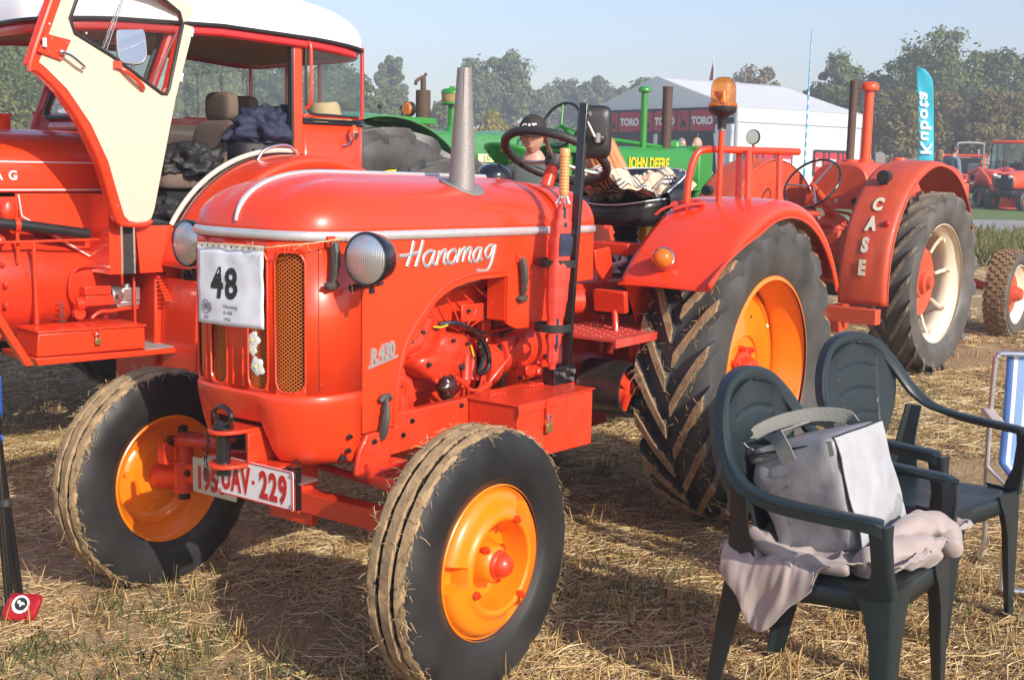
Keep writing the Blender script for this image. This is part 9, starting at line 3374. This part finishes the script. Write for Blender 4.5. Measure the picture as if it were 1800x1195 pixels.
SH = [(1425, 165, 80, 'dark'), (1475, 160, 80, 'dark'), (1530, 158, 74, 'olive'), (1575, 150, 80, 'olive'), (1625, 146, 84, 'olive'), (1672, 152, 76, 'olive'), (1718, 142, 80, 'olive'), (1765, 150, 80, 'olive'), (1812, 145, 84, 'olive')]
nm = ['darkest hedge shrub behind the marquee corner', 'dark hedge shrub left of the rusty stack', 'brown hedge shrub just right of the orange intake stack', 'brown hedge shrub left of the turquoise flag', 'tall brown hedge shrub directly behind the turquoise flag', 'brown hedge shrub above the two standing visitors', 'tall brown hedge shrub above the loader tractor', 'brown hedge shrub above the cab compact tractor', 'brown hedge shrub at the right edge']
for i, ((u, v, w, c), l_) in enumerate(zip(SH, nm)):
  tree(u, v, w, 62 + (i % 3) * 1.5, 'bush', c, l_, 50 + i, L2, nclump=70)
LB = ['low far hedge bush behind the cab', 'far hedge bush seen under the cab mirror', 'far hedge bush between cab and exhaust', 'far hedge bush behind the air cleaner dome', 'far hedge bush behind the silver exhaust', 'far hedge bush behind the young man', 'far hedge bush behind the mirror', 'far hedge bush left of the marquee opening']
for i, (u, l_) in enumerate(zip((360, 470, 600, 720, 800, 960, 1020, 1080), LB)):
  tree(u, 218 + 6 * (i % 3), 120, 88, 'bush', 'green' if i % 2 else 'poplar', l_, 80 + i, 'low bushes along the far hedge line', nclump=50)
# wire fence before the hedge
x0_, y0_, z0_ = far_xy(56, 17.2)
fe = thing('fence', 'low wire fence running in front of the brown hedge', 'fence', (x0_, y0_, z0_))
m = MB()
fw = MB()
for i in range(15):
  a, b, c = far_xy(56, 17.2 + i * 0.75)
  m.cyl((a - x0_, b - y0_, c - z0_), (a - x0_, b - y0_, c - z0_ + 1.2), 0.04, 6)
obj('fence_post', m, M['bark'], fe)
a, b, c = far_xy(56, 27.7)
for h_ in (0.4, 0.8, 1.15):
  fw.tube([(0, 0, h_), (a - x0_, b - y0_, c - z0_ + h_)], 0.012, 4)
obj('wire', fw, M['steel'], fe)
# house among the trees
hx = far_xy(95, 0.25)
ho = thing('house', 'small distant house with red-brown tiled roof among the bushes', 'house', hx, 0.5)
ho.scale = (0.7, 0.7, 0.75)
wl_ = obj('wall', MB().bb(-2.2, 2.2, -1.8, 1.8, 0, 2.2), mat('pale_house_wall', (0.5, 0.42, 0.36), 0.8), ho)
obj('roof', MB().prism([(-2.1, 2.2), (2.1, 2.2), (0, 3.9)], 'yz', -2.4, 2.4), mat('tiled_roof', (0.26, 0.12, 0.09), 0.8, bump=0.8, bscale=8), ho)
obj('window', MB().bb(-2.22, -2.20, -0.4, 0.4, 0.9, 1.8).bb(-0.8, 0.0, 1.80, 1.82, 0.9, 1.8), M['void'], ho)

# ================================================================ haze
HAZE = 0.0034
hb_ = MB()
s0_, s1_, t0_, t1_ = -12, 210, -110, 110
cs = [st(s0_, t0_), st(s1_, t0_), st(s1_, t1_), st(s0_, t1_)]
hb_.add([(a, b, -1.3) for a, b in cs] + [(a, b, 19.0) for a, b in cs], [(0, 1, 2, 3), (7, 6, 5, 4), (0, 4, 5, 1), (1, 5, 6, 2), (2, 6, 7, 3), (3, 7, 4, 0)])
hm_, hn_, hp_, hl_ = new_mat('thin_morning_haze')
hn_.nodes.remove(hp_)
pv = hn_.nodes.new('ShaderNodeVolumePrincipled')
pv.inputs['Color'].default_value = (0.86, 0.92, 1.0, 1)
pv.inputs['Density'].default_value = HAZE
pv.inputs['Anisotropy'].default_value = 0.1
hl_.new(pv.outputs[0], hn_.nodes['Material Output'].inputs['Volume'])
hzo = obj('haze', hb_, hm_, None, smooth=0)
hzo['kind'] = 'stuff'
